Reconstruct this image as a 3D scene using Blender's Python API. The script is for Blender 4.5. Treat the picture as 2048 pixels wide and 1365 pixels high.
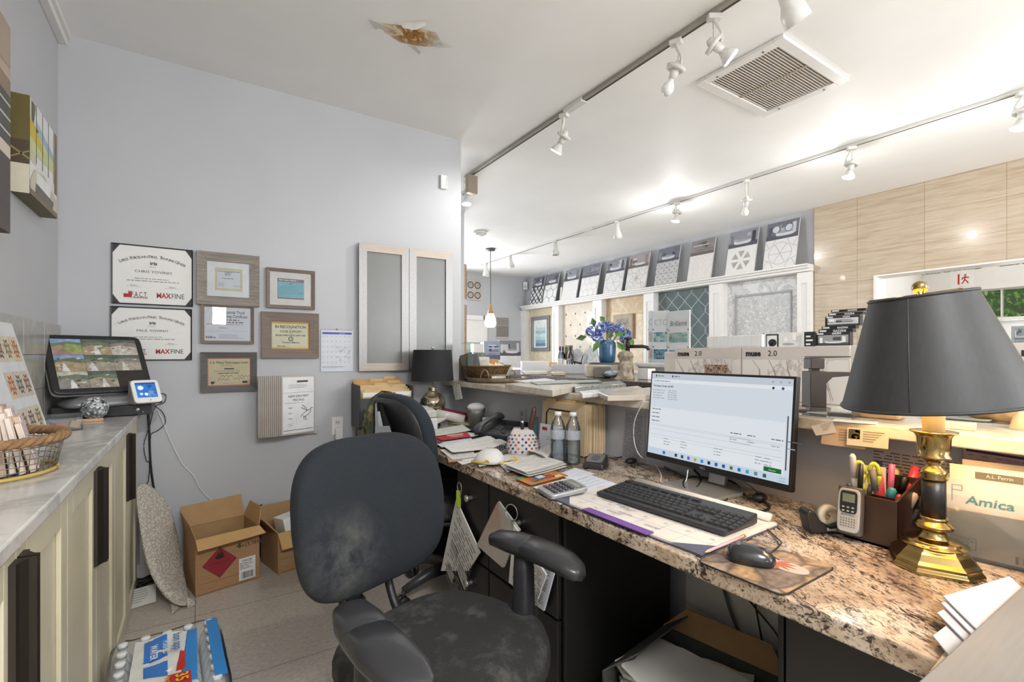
import bpy, math, random
from math import sin, cos, pi, radians as R_
from mathutils import Vector as V, Matrix as MX, Euler
random.seed(7)
for o in list(bpy.data.objects): bpy.data.objects.remove(o)
S = bpy.context.scene; C = S.collection
# ------------------------------------------------------------------ camera, world, sun/daylight, exposure
H_EYE, FPX, TH, VH = 1.21, 965.0, R_(32.97), 710.0
cam = bpy.data.objects.new('camera', bpy.data.cameras.new('camera')); C.objects.link(cam)
cam.location = (0, 0, H_EYE); cam.rotation_euler = (pi/2, 0, -TH)
cam.data.sensor_width = 36; cam.data.lens = FPX/2048*36; cam.data.shift_y = (VH-682.5)/2048; cam.data.clip_start = .02
S.camera = cam
S.view_settings.view_transform = 'Standard'; S.view_settings.look = 'None'; S.view_settings.gamma = 1
S.view_settings.exposure = 0.08; S.view_settings.use_curve_mapping = False
S.cycles.max_bounces = 8; S.cycles.diffuse_bounces = 5; S.cycles.glossy_bounces = 4; S.cycles.transparent_max_bounces = 32; S.cycles.transmission_bounces = 6
S.cycles.caustics_reflective = False; S.cycles.caustics_refractive = False; S.cycles.sample_clamp_indirect = 6
W = bpy.data.worlds.new('sky'); S.world = W; W.use_nodes = True
W.node_tree.nodes['Background'].inputs[0].default_value = (.82, .9, 1, 1); W.node_tree.nodes['Background'].inputs[1].default_value = 1.6
def lamp(name, kind, loc, e, col=(1, 1, 1), size=.03, rot=(0, 0, 0), sy=None, spot=None, blend=.6):
    d = bpy.data.lights.new(name, kind); d.energy = e; d.color = col
    if kind == 'AREA':
        d.size = size
        if sy: d.shape = 'RECTANGLE'; d.size_y = sy
    else: d.shadow_soft_size = size
    if spot: d.spot_size = spot; d.spot_blend = blend
    o = bpy.data.objects.new(name, d); C.objects.link(o); o.location = loc; o.rotation_euler = rot
    return o
# daylight through the shop windows (behind the camera, and in the rear room), plus added fill lamps
DAY = (.94, .97, 1)
lamp('daylight_office_window', 'AREA', (.29, -3.12, 1.875), 6, DAY, .2, (pi/2, 0, 0), .3)
lamp('office_fill_light', 'AREA', (.35, -1.3, 2.70), 80, (.97, .985, 1), 1.2, (0, 0, 0), .6)  # added fill from above, out of view, to even out the office light
lamp('office_fill_uplight', 'POINT', (.35, -1.0, 2.60), 48, (.97, .985, 1), .06)  # added unseen bulb that lifts the ceiling and walls, no fixture modelled
lamp('daylight_shop_window', 'AREA', (3.9, -3.05, 1.6), 175, DAY, 3.0, (pi/2, 0, 0), 2.2)
lamp('unseen_far_window_fill', 'AREA', (3.2, 8.15, 1.5), 120, DAY, 1.8, (-pi/2, 0, 0), 1.4)  # brightens the far end from an added window out of view
lamp('daylight_rear_window', 'AREA', (8.75, 1.35, 1.35), 35, DAY, 2.4, (0, pi/2, 0), .9)
H = 2.82
# ------------------------------------------------------------------ pixel of the photograph -> point on a real plane
def ray(u, v):
    q = (u-1024)/FPX
    return V((sin(TH)+cos(TH)*q, cos(TH)-sin(TH)*q, (VH-v)/FPX))
def at(u, v, x=None, y=None, z=None, d=None):
    r = ray(u, v)
    if x is not None: k = x/r.x
    elif y is not None: k = y/r.y
    elif z is not None: k = (z-H_EYE)/r.z
    else: k = d
    return V((0, 0, H_EYE))+r*k
# ------------------------------------------------------------------ materials
def lin(h):
    h = h.lstrip('#'); c = [int(h[i:i+2], 16)/255 for i in (0, 2, 4)]
    return tuple((x/12.92 if x <= .04045 else ((x+.055)/1.055)**2.4) for x in c)+(1,)
_mc = {}
def node(nt, t, **k):
    n = nt.nodes.new(t)
    for a, b in k.items():
        if a.startswith('i_'): n.inputs[a[2:].replace('_', ' ')].default_value = b
        else: setattr(n, a, b)
    return n
def mat(h, rough=.55, metal=0, var=.06, scale=14, bump=0, emit=0, coat=0, spec=.5, stretch=None, ecol=None, sss=0):
    key = (h, rough, metal, var, scale, bump, emit, coat, spec, stretch, ecol)
    if key in _mc: return _mc[key]
    m = bpy.data.materials.new('surface_'+h); m.use_nodes = True; nt = m.node_tree; b = nt.nodes['Principled BSDF']
    b.inputs['Roughness'].default_value = rough; b.inputs['Metallic'].default_value = metal
    b.inputs['Coat Weight'].default_value = coat; b.inputs['Coat Roughness'].default_value = .05; b.inputs['Specular IOR Level'].default_value = spec
    c = lin(h)
    tc = node(nt, 'ShaderNodeTexCoord'); mp = node(nt, 'ShaderNodeMapping'); nt.links.new(tc.outputs['Object'], mp.inputs[0])
    if stretch: mp.inputs['Scale'].default_value = stretch
    nz = node(nt, 'ShaderNodeTexNoise', i_Scale=scale, i_Detail=4); nt.links.new(mp.outputs[0], nz.inputs[0])
    rp = node(nt, 'ShaderNodeValToRGB'); e = rp.color_ramp.elements
    e[0].position = .3; e[1].position = .7
    e[0].color = tuple(x*(1-var) for x in c[:3])+(1,); e[1].color = tuple(min(1, x*(1+var)) for x in c[:3])+(1,)
    nt.links.new(nz.outputs[0], rp.inputs[0]); nt.links.new(rp.outputs[0], b.inputs['Base Color'])
    if bump:
        bp = node(nt, 'ShaderNodeBump', i_Strength=bump, i_Distance=.01); nt.links.new(nz.outputs[0], bp.inputs['Height']); nt.links.new(bp.outputs[0], b.inputs['Normal'])
    if emit:
        e_ = lin(ecol or h); b.inputs['Emission Color'].default_value = e_; b.inputs['Emission Strength'].default_value = emit
        if ecol and var > .1:
            r2 = ramp(nt, [(.35, tuple(x*(1-var) for x in e_[:3])+(1,)), (.65, tuple(x*(1+var) for x in e_[:3])+(1,))], nz.outputs[0]); nt.links.new(r2, b.inputs['Emission Color'])
    _mc[key] = m; return m
def ramp(nt, stops, src, interp='LINEAR'):
    rp = node(nt, 'ShaderNodeValToRGB'); rp.color_ramp.interpolation = interp
    while len(rp.color_ramp.elements) < len(stops): rp.color_ramp.elements.new(.5)
    for el, (p, h) in zip(rp.color_ramp.elements, stops): el.position = p; el.color = lin(h) if isinstance(h, str) else h
    nt.links.new(src, rp.inputs[0]); return rp.outputs[0]
def mixc(nt, fac, a, b, mode='MIX'):
    n = nt.nodes.new('ShaderNodeMix'); n.data_type = 'RGBA'; n.blend_type = mode
    for s, x in ((0, fac), (6, a), (7, b)):
        if hasattr(x, 'links') or hasattr(x, 'is_linked'): nt.links.new(x, n.inputs[s])
        else: n.inputs[s].default_value = x
    return n.outputs[2]
def begin(name, rough=.5, metal=0, coat=0, scale=(1, 1, 1), rot=(0, 0, 0), loc=(0, 0, 0)):
    m = bpy.data.materials.new(name); m.use_nodes = True; nt = m.node_tree; b = nt.nodes['Principled BSDF']
    b.inputs['Roughness'].default_value = rough; b.inputs['Metallic'].default_value = metal; b.inputs['Coat Weight'].default_value = coat
    tc = node(nt, 'ShaderNodeTexCoord'); mp = node(nt, 'ShaderNodeMapping'); nt.links.new(tc.outputs['Object'], mp.inputs[0])
    mp.inputs['Scale'].default_value = scale; mp.inputs['Rotation'].default_value = rot; mp.inputs['Location'].default_value = loc
    return m, nt, b, mp.outputs[0]
def tex(nt, kind, co, out=0, **k):
    n = node(nt, kind, **k); nt.links.new(co, n.inputs['Vector']); return n.outputs[out]
def m_granite():
    m, nt, b, co = begin('granite', .16, 0, .25, (1, 1, 1), (0, 0, R_(28)))
    mp2 = node(nt, 'ShaderNodeMapping'); nt.links.new(co, mp2.inputs[0]); mp2.inputs['Scale'].default_value = (1.9, .72, 1.4)
    c2 = mp2.outputs[0]
    n1 = tex(nt, 'ShaderNodeTexNoise', c2, i_Scale=36, i_Detail=10, i_Roughness=.72, i_Distortion=2.4)
    n2 = tex(nt, 'ShaderNodeTexNoise', co, i_Scale=6, i_Detail=5, i_Roughness=.6, i_Distortion=.6)
    n3 = tex(nt, 'ShaderNodeTexNoise', c2, i_Scale=95, i_Detail=6, i_Roughness=.7)
    base = ramp(nt, [(.3, '#87715d'), (.45, '#b49d85'), (.6, '#d0bfa9'), (.75, '#9d8a74')], n2)
    n4 = tex(nt, 'ShaderNodeTexNoise', c2, i_Scale=9, i_Detail=6, i_Roughness=.6, i_Distortion=1.2)
    md = nt.nodes.new('ShaderNodeMath'); md.operation = 'MULTIPLY_ADD'; nt.links.new(n4, md.inputs[0]); md.inputs[1].default_value = .55; nt.links.new(n1, md.inputs[2])
    dk = ramp(nt, [(.775, '#000000'), (.86, '#ffffff')], md.outputs[0])
    dk2 = ramp(nt, [(.545, '#000000'), (.62, '#ffffff')], n3)
    big = ramp(nt, [(.50, '#000000'), (.66, '#c0c0c0')], n4)
    c = mixc(nt, big, base, lin('#7d6753'))
    c = mixc(nt, dk2, c, lin('#7d624e')); c = mixc(nt, dk, c, lin('#3d3029'))
    nt.links.new(c, b.inputs['Base Color']); return m
def m_marble(name, base='#dddbd6', vein='#a9a7a4', scale=3, rough=.18, lo=.48, w=.05, rot=(.3, .2, .6), sc=(1, 1, 1), big=.0):
    m, nt, b, co = begin(name, rough, 0, .15, sc, rot)
    n = tex(nt, 'ShaderNodeTexNoise', co, i_Scale=scale, i_Detail=8, i_Roughness=.6, i_Distortion=1.4)
    v = ramp(nt, [(lo-w, base), (lo, vein), (lo+w, base)], n)
    n2 = tex(nt, 'ShaderNodeTexNoise', co, i_Scale=scale*.6, i_Detail=5, i_Distortion=.5)
    f = ramp(nt, [(.4, '#000000'), (.8, '#7a7a7a')], n2)
    nt.links.new(mixc(nt, f, v, lin(vein)), b.inputs['Base Color']); return m
def m_grain(name, c1, c2, sc=(2, 30, 30), rough=.5, metal=0, bump=.1, scale=3, coat=0):
    m, nt, b, co = begin(name, rough, metal, coat, sc)
    n = tex(nt, 'ShaderNodeTexNoise', co, i_Scale=scale, i_Detail=6, i_Roughness=.62, i_Distortion=.4)
    nt.links.new(ramp(nt, [(.32, c1), (.68, c2)], n), b.inputs['Base Color'])
    if bump:
        bp = node(nt, 'ShaderNodeBump', i_Strength=bump, i_Distance=.004); nt.links.new(n, bp.inputs['Height']); nt.links.new(bp.outputs[0], b.inputs['Normal'])
    return m
def m_floor():
    m, nt, b, co = begin('floor_tile', .32, 0, 0, (1, 1, 1), (0, 0, 0), (-.58, -.286, 0))
    br = node(nt, 'ShaderNodeTexBrick', offset=0, i_Scale=1, i_Mortar_Size=.0022, i_Brick_Width=.595, i_Row_Height=.595, i_Mortar_Smooth=.1)
    br.inputs['Color1'].default_value = lin('#c6bcb1'); br.inputs['Color2'].default_value = lin('#c0b6ab'); br.inputs['Mortar'].default_value = lin('#7d736a')
    nt.links.new(co, br.inputs['Vector'])
    n = tex(nt, 'ShaderNodeTexNoise', co, i_Scale=60, i_Detail=5)
    c = mixc(nt, 1.0, br.outputs[0], ramp(nt, [(.3, '#dddddd'), (.7, '#ffffff')], n), 'MULTIPLY')
    nt.links.new(c, b.inputs['Base Color']); return m
def m_tanwall():
    m, nt, b, co = begin('tan_stone_tile', .22, 0, .2, (1, 1, 1), (0, 0, 0))
    sep = nt.nodes.new('ShaderNodeSeparateXYZ'); nt.links.new(co, sep.inputs[0])
    cb = nt.nodes.new('ShaderNodeCombineXYZ'); av = node(nt, 'ShaderNodeVectorMath', operation='ADD'); av.inputs[1].default_value = (-.04, .017, 0); nt.links.new(sep.outputs[1], cb.inputs[0]); nt.links.new(sep.outputs[2], cb.inputs[1]); nt.links.new(cb.outputs[0], av.inputs[0])
    br = node(nt, 'ShaderNodeTexBrick', offset=0, i_Scale=1, i_Mortar_Size=.0018, i_Brick_Width=.545, i_Row_Height=.283)
    br.inputs['Color1'].default_value = (1, 1, 1, 1); br.inputs['Color2'].default_value = (.96, .955, .94, 1); br.inputs['Mortar'].default_value = (.6, .54, .47, 1)
    nt.links.new(av.outputs[0], br.inputs['Vector'])
    mp = node(nt, 'ShaderNodeMapping'); nt.links.new(co, mp.inputs[0]); mp.inputs['Scale'].default_value = (1, 1.6, 22)
    n = tex(nt, 'ShaderNodeTexNoise', mp.outputs[0], i_Scale=2.2, i_Detail=8, i_Roughness=.65, i_Distortion=.3)
    c = mixc(nt, 1.0, ramp(nt, [(.3, '#ab9981'), (.5, '#bbaa94'), (.7, '#c6b7a2')], n), br.outputs[0], 'MULTIPLY')
    nt.links.new(c, b.inputs['Base Color']); return m
def m_voro(name, cols, scale, rough=.25, dist='#d8d8d6', edge=.06, stretch=(1, 1, 1)):
    m, nt, b, co = begin(name, rough, 0, .2, stretch)
    v = node(nt, 'ShaderNodeTexVoronoi', i_Scale=scale); nt.links.new(co, v.inputs['Vector'])
    sp = nt.nodes.new('ShaderNodeSeparateColor'); nt.links.new(v.outputs['Color'], sp.inputs[0])
    c = ramp(nt, [(i/max(1, len(cols)-1), h) for i, h in enumerate(cols)], sp.outputs[0])
    e = node(nt, 'ShaderNodeTexVoronoi', feature='DISTANCE_TO_EDGE', i_Scale=scale); nt.links.new(co, e.inputs['Vector'])
    f = ramp(nt, [(edge*.5, '#ffffff'), (edge, '#000000')], e.outputs[0])
    nt.links.new(mixc(nt, f, c, lin(dist)), b.inputs['Base Color']); return m
def m_fabric(name, c1, c2, dust='#8d8c88', lo=.62, dloc=None, drad=.2):
    m, nt, b, co = begin(name, .92)
    n = tex(nt, 'ShaderNodeTexNoise', co, i_Scale=420, i_Detail=2)
    d = tex(nt, 'ShaderNodeTexNoise', co, i_Scale=9, i_Detail=9, i_Roughness=.7)
    k = ramp(nt, [(lo, '#000000'), (lo+.16, '#808080')], d)
    if dloc:
        dm = node(nt, 'ShaderNodeVectorMath', operation='DISTANCE'); nt.links.new(co, dm.inputs[0]); dm.inputs[1].default_value = dloc
        g = ramp(nt, [(0, '#c8c8c8'), (drad, '#000000')], dm.outputs['Value'])
        k2 = ramp(nt, [(.42, '#000000'), (.66, '#ffffff')], d); k2 = mixc(nt, 1.0, k2, g, 'MULTIPLY'); k = mixc(nt, 1.0, k, k2, 'ADD')
    nt.links.new(mixc(nt, k, ramp(nt, [(.35, c1), (.65, c2)], n), lin(dust)), b.inputs['Base Color'])
    bp = node(nt, 'ShaderNodeBump', i_Strength=.25, i_Distance=.002); nt.links.new(n, bp.inputs['Height']); nt.links.new(bp.outputs[0], b.inputs['Normal'])
    return m
def m_glass(name, tint='#ffffff', rough=0.0, trans=1.0, gl='#ffffff', ior=1.45, body=None, bf=0):
    m = bpy.data.materials.new(name); m.use_nodes = True; nt = m.node_tree; nt.nodes.clear()
    out = node(nt, 'ShaderNodeOutputMaterial'); fr = node(nt, 'ShaderNodeFresnel', i_IOR=ior)
    tr = node(nt, 'ShaderNodeBsdfTransparent'); tr.inputs[0].default_value = lin(tint)
    g = node(nt, 'ShaderNodeBsdfGlossy', i_Roughness=rough); g.inputs[0].default_value = lin(gl)
    src = tr.outputs[0]
    if body:
        df = node(nt, 'ShaderNodeBsdfDiffuse'); df.inputs[0].default_value = lin(body)
        mb = node(nt, 'ShaderNodeMixShader'); mb.inputs[0].default_value = bf
        nt.links.new(tr.outputs[0], mb.inputs[1]); nt.links.new(df.outputs[0], mb.inputs[2]); src = mb.outputs[0]
    mx = node(nt, 'ShaderNodeMixShader'); nt.links.new(fr.outputs[0], mx.inputs[0]); nt.links.new(src, mx.inputs[1]); nt.links.new(g.outputs[0], mx.inputs[2])
    nt.links.new(mx.outputs[0], out.inputs[0]); return m
def m_paint(name, h, rough=.5, var=.025, spec=.35):
    m, nt, b, co = begin(name, rough); b.inputs['Specular IOR Level'].default_value = spec
    n = tex(nt, 'ShaderNodeTexNoise', co, i_Scale=2.2, i_Detail=4)
    c = lin(h); nt.links.new(ramp(nt, [(.3, tuple(x*(1-var) for x in c[:3])+(1,)), (.7, tuple(x*(1+var) for x in c[:3])+(1,))], n), b.inputs['Base Color'])
    n2 = tex(nt, 'ShaderNodeTexNoise', co, i_Scale=160, i_Detail=2)
    bp = node(nt, 'ShaderNodeBump', i_Strength=.04, i_Distance=.002); nt.links.new(n2, bp.inputs['Height']); nt.links.new(bp.outputs[0], b.inputs['Normal'])
    return m
GRANITE = m_granite()
MARBLE_C = m_marble('counter_marble', '#d6d3cd', '#b4b1ac', 2.2, .2, .5, .08)
MARBLE_B = m_marble('bar_marble', '#dcd6ca', '#c2b59f', 1.8, .22, .5, .1)
MARBLE_W = m_marble('white_marble', '#dcdcda', '#b9babb', 4.5, .22, .5, .06)
CALAC = m_marble('veined_porcelain', '#dcd6d0', '#b3a79d', 1.7, .3, .5, .012, (.4, .9, .2), (1, 1, .45))
WALLP = m_paint('lavender_wall_paint', '#babbbe'); CEILP = m_paint('ceiling_paint', '#eeeeec', .6); TRIMP = mat('#e2e0dc', .4, var=.02)
TANW = m_tanwall(); FLOORM = m_floor()
WOODG = m_grain('grey_wood', '#6d665e', '#968d82', (2, 40, 40), .6); WOODB = m_grain('brown_wood', '#6b5d52', '#7d6e62', (2, 40, 40), .6)
WOODD = m_grain('dark_grey_wood', '#4a4745', '#605c59', (2, 40, 40), .6); PINE = m_grain('pale_wood', '#a98558', '#c7a274', (3, 30, 30), .55)
STEEL = m_grain('brushed_steel', '#8d8b89', '#a5a3a1', (60, 60, 2), .42, .6, .05)
CARD = m_grain('cardboard', '#9a7550', '#a9845d', (4, 4, 60), .85, 0, .05); CARDL = mat('#b9935f', .85, var=.08); CARDI = mat('#a3825a', .9, var=.08)
BLACK = mat('#1b1b1c', .45); BLACKM = mat('#242424', .6); PLASTIC = mat('#2b2b2d', .38, bump=.03, scale=300); CHROME = mat('#c9c9cb', .12, 1, .02)
BLKPAINT = mat('#1f1d1c', .42, var=.15, scale=5); WHITE = mat('#e4e3e0', .5, var=.02); PAPER = mat('#e3e0da', .8, var=.02); PAPER2 = mat('#d6d3cc', .8, var=.03)
PAPERB = mat('#d4d8df', .8, var=.02); MANILA = mat('#dcc6a0', .8, var=.05); INK = mat('#3d3c3c', .8); INKL = mat('#8f8d8a', .8); RED = mat('#b3262a', .6); SILVER = mat('#b7b5b0', .3, .8)
BRASS = mat('#a48b58', .18, 1, .1); GLASS = m_glass('clear_glass'); PET = m_glass('clear_plastic', '#fafcfc', .06, 1, '#ffffff', 1.45, '#e8edf0', .06); FROST = mat('#7b7c78', .28, var=.12, scale=2)
GREENACR = m_glass('green_acrylic', '#e6f6ee', .03, 1, '#ffffff', 1.4, '#a3c4b3', .15)
CREAM = mat('#cfc7ad', .38, var=.05, scale=6, stretch=(1, 1, .1)); BRONZE = mat('#3a332d', .4, .6, .1)
EM_W = mat('#ffffff', .5, emit=14); BLUEINK = mat('#5b62b4', .8)
# ------------------------------------------------------------------ mesh builder
_txt = {}
def text_mesh(s, bold=0):
    if (s, bold) in _txt: return _txt[(s, bold)]
    cu = bpy.data.curves.new('t', 'FONT'); cu.body = s; cu.resolution_u = 2; cu.offset = bold
    o = bpy.data.objects.new('t', cu); C.objects.link(o)
    me = bpy.data.meshes.new_from_object(o.evaluated_get(bpy.context.evaluated_depsgraph_get()))
    vs = [tuple(v.co) for v in me.vertices]; fs = [tuple(p.vertices) for p in me.polygons]
    bpy.data.objects.remove(o); bpy.data.curves.remove(cu); bpy.data.meshes.remove(me)
    _txt[(s, bold)] = (vs, fs); return vs, fs
def sup(w, h, n=32, p=2.6, cx=0, cy=0):
    o = []
    for i in range(n):
        a = 2*pi*i/n; c, s = cos(a), sin(a)
        o.append((cx+w/2*math.copysign(abs(c)**(2/p), c), cy+h/2*math.copysign(abs(s)**(2/p), s)))
    return o
def spline(pts, k=6):
    P = [V(p) for p in pts]
    if len(P) < 3: return P
    Q = [P[0]*2-P[1]]+P+[P[-1]*2-P[-2]]; out = []
    for i in range(1, len(Q)-2):
        a, b, c, d = Q[i-1:i+3]
        for j in range(k):
            t = j/k; out.append(.5*((2*b)+(c-a)*t+(2*a-5*b+4*c-d)*t*t+(3*b-a-3*c+d)*t**3))
    return out+[P[-1]]
class M:
    def __init__(s): s.v = []; s.f = []; s.m = []; s.s = []; s.mats = []; s.T = MX()
    def add(s, vs, fs, mt, sm=False):
        if mt not in s.mats: s.mats.append(mt)
        k = s.mats.index(mt); n = len(s.v)
        s.v += [tuple(s.T @ V(v)) for v in vs]
        for f in fs: s.f.append(tuple(i+n for i in f)); s.m.append(k); s.s.append(sm)
        return s
    def box(s, x0, x1, y0, y1, z0, z1, mt):
        return s.add([(x, y, z) for z in (z0, z1) for y in (y0, y1) for x in (x0, x1)], [(0, 2, 3, 1), (4, 5, 7, 6), (0, 1, 5, 4), (2, 6, 7, 3), (0, 4, 6, 2), (1, 3, 7, 5)], mt)
    def cb(s, c, d, mt, rot=None):
        t = s.T; s.T = t @ MX.Translation(c) @ (Euler(rot).to_matrix().to_4x4() if rot else MX())
        s.box(-d[0]/2, d[0]/2, -d[1]/2, d[1]/2, -d[2]/2, d[2]/2, mt); s.T = t; return s
    def poly(s, pts, mt, z=None):
        return s.add([(p[0], p[1], z) if z is not None else p for p in pts], [tuple(range(len(pts)))], mt)
    def rect(s, x0, x1, y0, y1, mt, z=0): return s.poly([(x0, y0), (x1, y0), (x1, y1), (x0, y1)], mt, z)
    def loft(s, rings, mt, caps=True, sm=True, closed=True):
        n = len(rings[0]); vs = [p for r in rings for p in r]; fs = []
        for i in range(len(rings)-1):
            for j in range(n if closed else n-1):
                a, b = i*n+j, i*n+(j+1) % n; fs.append((a, b, b+n, a+n))
        if caps: fs += [tuple(range(n-1, -1, -1)), tuple(range((len(rings)-1)*n, len(rings)*n))]
        return s.add(vs, fs, mt, sm)
    def prism(s, out, z0, z1, mt, sm=False):
        n = len(out); s.loft([[(x, y, z0) for x, y in out], [(x, y, z1) for x, y in out]], mt, True, sm); return s
    def lathe(s, prof, mt, n=24, c=(0, 0, 0), sm=True, sx=1, sy=1, caps=True):
        return s.loft([[(c[0]+r*sx*cos(2*pi*i/n), c[1]+r*sy*sin(2*pi*i/n), c[2]+z) for i in range(n)] for r, z in prof], mt, caps, sm)
    def tube(s, pts, r, mt, n=6, k=0):
        P = spline(pts, k) if k else [V(p) for p in pts]
        rings = []; up = V((0, 0, 1))
        for i, p in enumerate(P):
            t = (P[min(i+1, len(P)-1)]-P[max(i-1, 0)])
            t = t.normalized() if t.length else V((0, 0, 1))
            a = t.cross(up)
            if a.length < .05: a = t.cross(V((1, 0, 0)))
            a.normalize(); b = a.cross(t)
            rr = r
            if isinstance(r, (list, tuple)):
                g = i/(len(P)-1)*(len(r)-1); j0 = min(int(g), len(r)-2); rr = r[j0]+(r[j0+1]-r[j0])*(g-j0)
            rings.append([tuple(p+(a*cos(2*pi*j/n)+b*sin(2*pi*j/n))*rr) for j in range(n)])
        return s.loft(rings, mt)
    def sph(s, c, r, mt, n=16, k=10):
        if not isinstance(r, (tuple, list)): r = (r, r, r)
        return s.loft([[(c[0]+r[0]*sin(pi*i/k)*cos(2*pi*j/n), c[1]+r[1]*sin(pi*i/k)*sin(2*pi*j/n), c[2]-r[2]*cos(pi*i/k)) for j in range(n)] for i in range(k+1)] if False else
            [[(c[0]+r[0]*max(.01, sin(pi*i/k))*cos(2*pi*j/n), c[1]+r[1]*max(.01, sin(pi*i/k))*sin(2*pi*j/n), c[2]-r[2]*cos(pi*i/k)) for j in range(n)] for i in range(k+1)], mt)
    def text(s, t, size, mt, x, y, z=.0006, al='C', bold=0, sx=1.0, rot=0, sh=0, w=None):
        vs, fs = text_mesh(t, bold)
        if not vs: return s
        x0 = min(v[0] for v in vs); x1 = max(v[0] for v in vs)
        if w: sx = w/((x1-x0)*size)
        ox = {'C': (x0+x1)/2, 'L': x0, 'R': x1}[al]; c, q = cos(rot), sin(rot)
        o = []
        for a, b, _ in vs:
            a = (a-ox)*size*sx+sh*b*size; b = b*size
            o.append((x+a*c-b*q, y+a*q+b*c, z))
        return s.add(o, fs, mt)
    def arc_text(s, t, size, mt, cx, cy, rad, a0, a1, z=.0006):
        n = len(t)
        for i, ch in enumerate(t):
            if ch == ' ': continue
            a = a0+(a1-a0)*(i+.5)/n
            s.text(ch.upper(), size*(1.25 if i == 0 or t[i-1] == ' ' else 1), mt, cx+rad*sin(a), cy+rad*cos(a), z, rot=-a)
        return s
    def seg(s, p, q, w, mt, z, rc=None):
        (x0, y0), (x1, y1) = p, q
        if rc:
            t0, t1 = 0, 1; dx, dy = x1-x0, y1-y0
            for pp, qq in ((-dx, x0-rc[0]), (dx, rc[1]-x0), (-dy, y0-rc[2]), (dy, rc[3]-y0)):
                if abs(pp) < 1e-9:
                    if qq < 0: return s
                    continue
                r = qq/pp
                if pp < 0: t0 = max(t0, r)
                else: t1 = min(t1, r)
            if t0 >= t1: return s
            x0, y0, x1, y1 = x0+dx*t0, y0+dy*t0, x0+dx*t1, y0+dy*t1
        dx, dy = x1-x0, y1-y0; L = math.hypot(dx, dy)
        if L < 1e-6: return s
        nx, ny = -dy/L*w/2, dx/L*w/2
        return s.poly([(x0-nx, y0-ny), (x1-nx, y1-ny), (x1+nx, y1+ny), (x0+nx, y0+ny)], mt, z)
    def path(s, pts, w, mt, z, rc=None):
        for a, b in zip(pts, pts[1:]): s.seg(a, b, w, mt, z, rc)
        return s
    def lines(s, x0, x1, y0, y1, n, mt, h, z=.0006, full=.9, words=True):
        for i in range(n):
            y = y1-(y1-y0)*(i+.5)/n; x = x0; e = x0+(x1-x0)*random.uniform(full-.25, 1 if full >= .9 else full)
            while x < e:
                w = (random.uniform(2, 7)*h*1.1) if words else e-x
                s.rect(x, min(e, x+w), y-h/2, y+h/2, mt, z); x += w+h*1.0
        return s
    def build(s, name, parent=None, loc=(0, 0, 0), rot=(0, 0, 0), bev=0, seg=2, sub=0):
        me = bpy.data.meshes.new(name); me.from_pydata(s.v, [], s.f)
        for mt in s.mats: me.materials.append(mt)
        me.polygons.foreach_set('material_index', s.m); me.polygons.foreach_set('use_smooth', s.s); me.update()
        o = bpy.data.objects.new(name, me); C.objects.link(o); o.location = loc; o.rotation_euler = rot
        if parent: o.parent = parent
        if bev:
            b = o.modifiers.new('bevel', 'BEVEL'); b.width = bev; b.segments = seg; b.limit_method = 'ANGLE'; b.angle_limit = R_(40)
        if sub:
            b = o.modifiers.new('sub', 'SUBSURF'); b.levels = sub; b.render_levels = sub
        return o
def tag(o, label, cat, group=None, kind=None):
    o['label'] = label; o['category'] = cat
    if group: o['group'] = group
    if kind: o['kind'] = kind
    return o
def thing(name, label, cat, loc=(0, 0, 0), rot=0, group=None):
    o = bpy.data.objects.new(name, None); C.objects.link(o); o.empty_display_size = .05
    o.location = loc; o.rotation_euler = rot if isinstance(rot, (tuple, list)) else (0, 0, rot)
    return tag(o, label, cat, group)
def one(m, name, label, cat, loc=(0, 0, 0), rot=0, group=None, bev=0, seg=2, sub=0):
    return tag(m.build(name, None, loc, rot if isinstance(rot, (tuple, list)) else (0, 0, rot), bev, seg, sub), label, cat, group)
def struct(m, name, bev=0, parent=None, loc=(0, 0, 0), rot=(0, 0, 0)):
    o = m.build(name, parent, loc, rot, bev)
    if not parent: o['kind'] = 'structure'
    return o
def dup(root, loc, rot=None, label=None, group=None):
    r = root.copy(); C.objects.link(r); r.location = loc
    if rot is not None: r.rotation_euler = rot if isinstance(rot, (tuple, list)) else (0, 0, rot)
    if label: r['label'] = label
    if group: r['group'] = group
    for ch in list(root.children):
        c = ch.copy(); C.objects.link(c); c.parent = r
        for g in list(ch.children):
            d = g.copy(); C.objects.link(d); d.parent = c
    return r
WA = (pi/2, 0, 0); WL = (pi/2, 0, pi/2); WX = (pi/2, 0, -pi/2)   # facing -Y, +X, -X
XL, YA, XD, YF, XT = -.59, 3.25, 5.73, 8.29, 5.65
ZC, ZD, ZB = .914, .75, 1.025; XDESK, XHW, XBAR = .93, 1.588, 1.498
# ================================================================== SETTING
struct(M().box(-.69, 9.1, -3.3, 8.4, -.06, 0, FLOORM), 'floor')
struct(M().box(-.69, 9.1, -3.3, 8.4, H, H+.06, CEILP), 'ceiling')
struct(M().box(XL-.1, XL, -3.3, YA+.12, 0, H, WALLP), 'wall_left')
struct(M().box(XL, 1.651, YA, YA+.12, 0, H, WALLP), 'wall_back')
struct(M().box(XHW, XHW+.11, -1.2, YA, 0, ZB-.035, WALLP), 'wall_middle')
m = M(); m.box(XL-.1, 2.3, YF, YF+.1, 0, H, WALLP).box(4.1, XD+.1, YF, YF+.1, 0, H, WALLP).box(2.3, 4.1, YF, YF+.1, 0, .9, WALLP).box(2.3, 4.1, YF, YF+.1, 2.3, H, WALLP)
struct(m, 'wall_far')
struct(M().box(XD, XD+.1, 2.63, YF, 0, H, WALLP), 'wall_display')
m = M(); m.box(XT, XD+.1, 2.07, 2.63, 0, H, TANW).box(XT, XD+.1, -.4, 2.07, 1.99, H, TANW).box(XT, XD+.1, -3.3, -.4, 0, H, TANW)
struct(m, 'wall_right')
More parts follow.
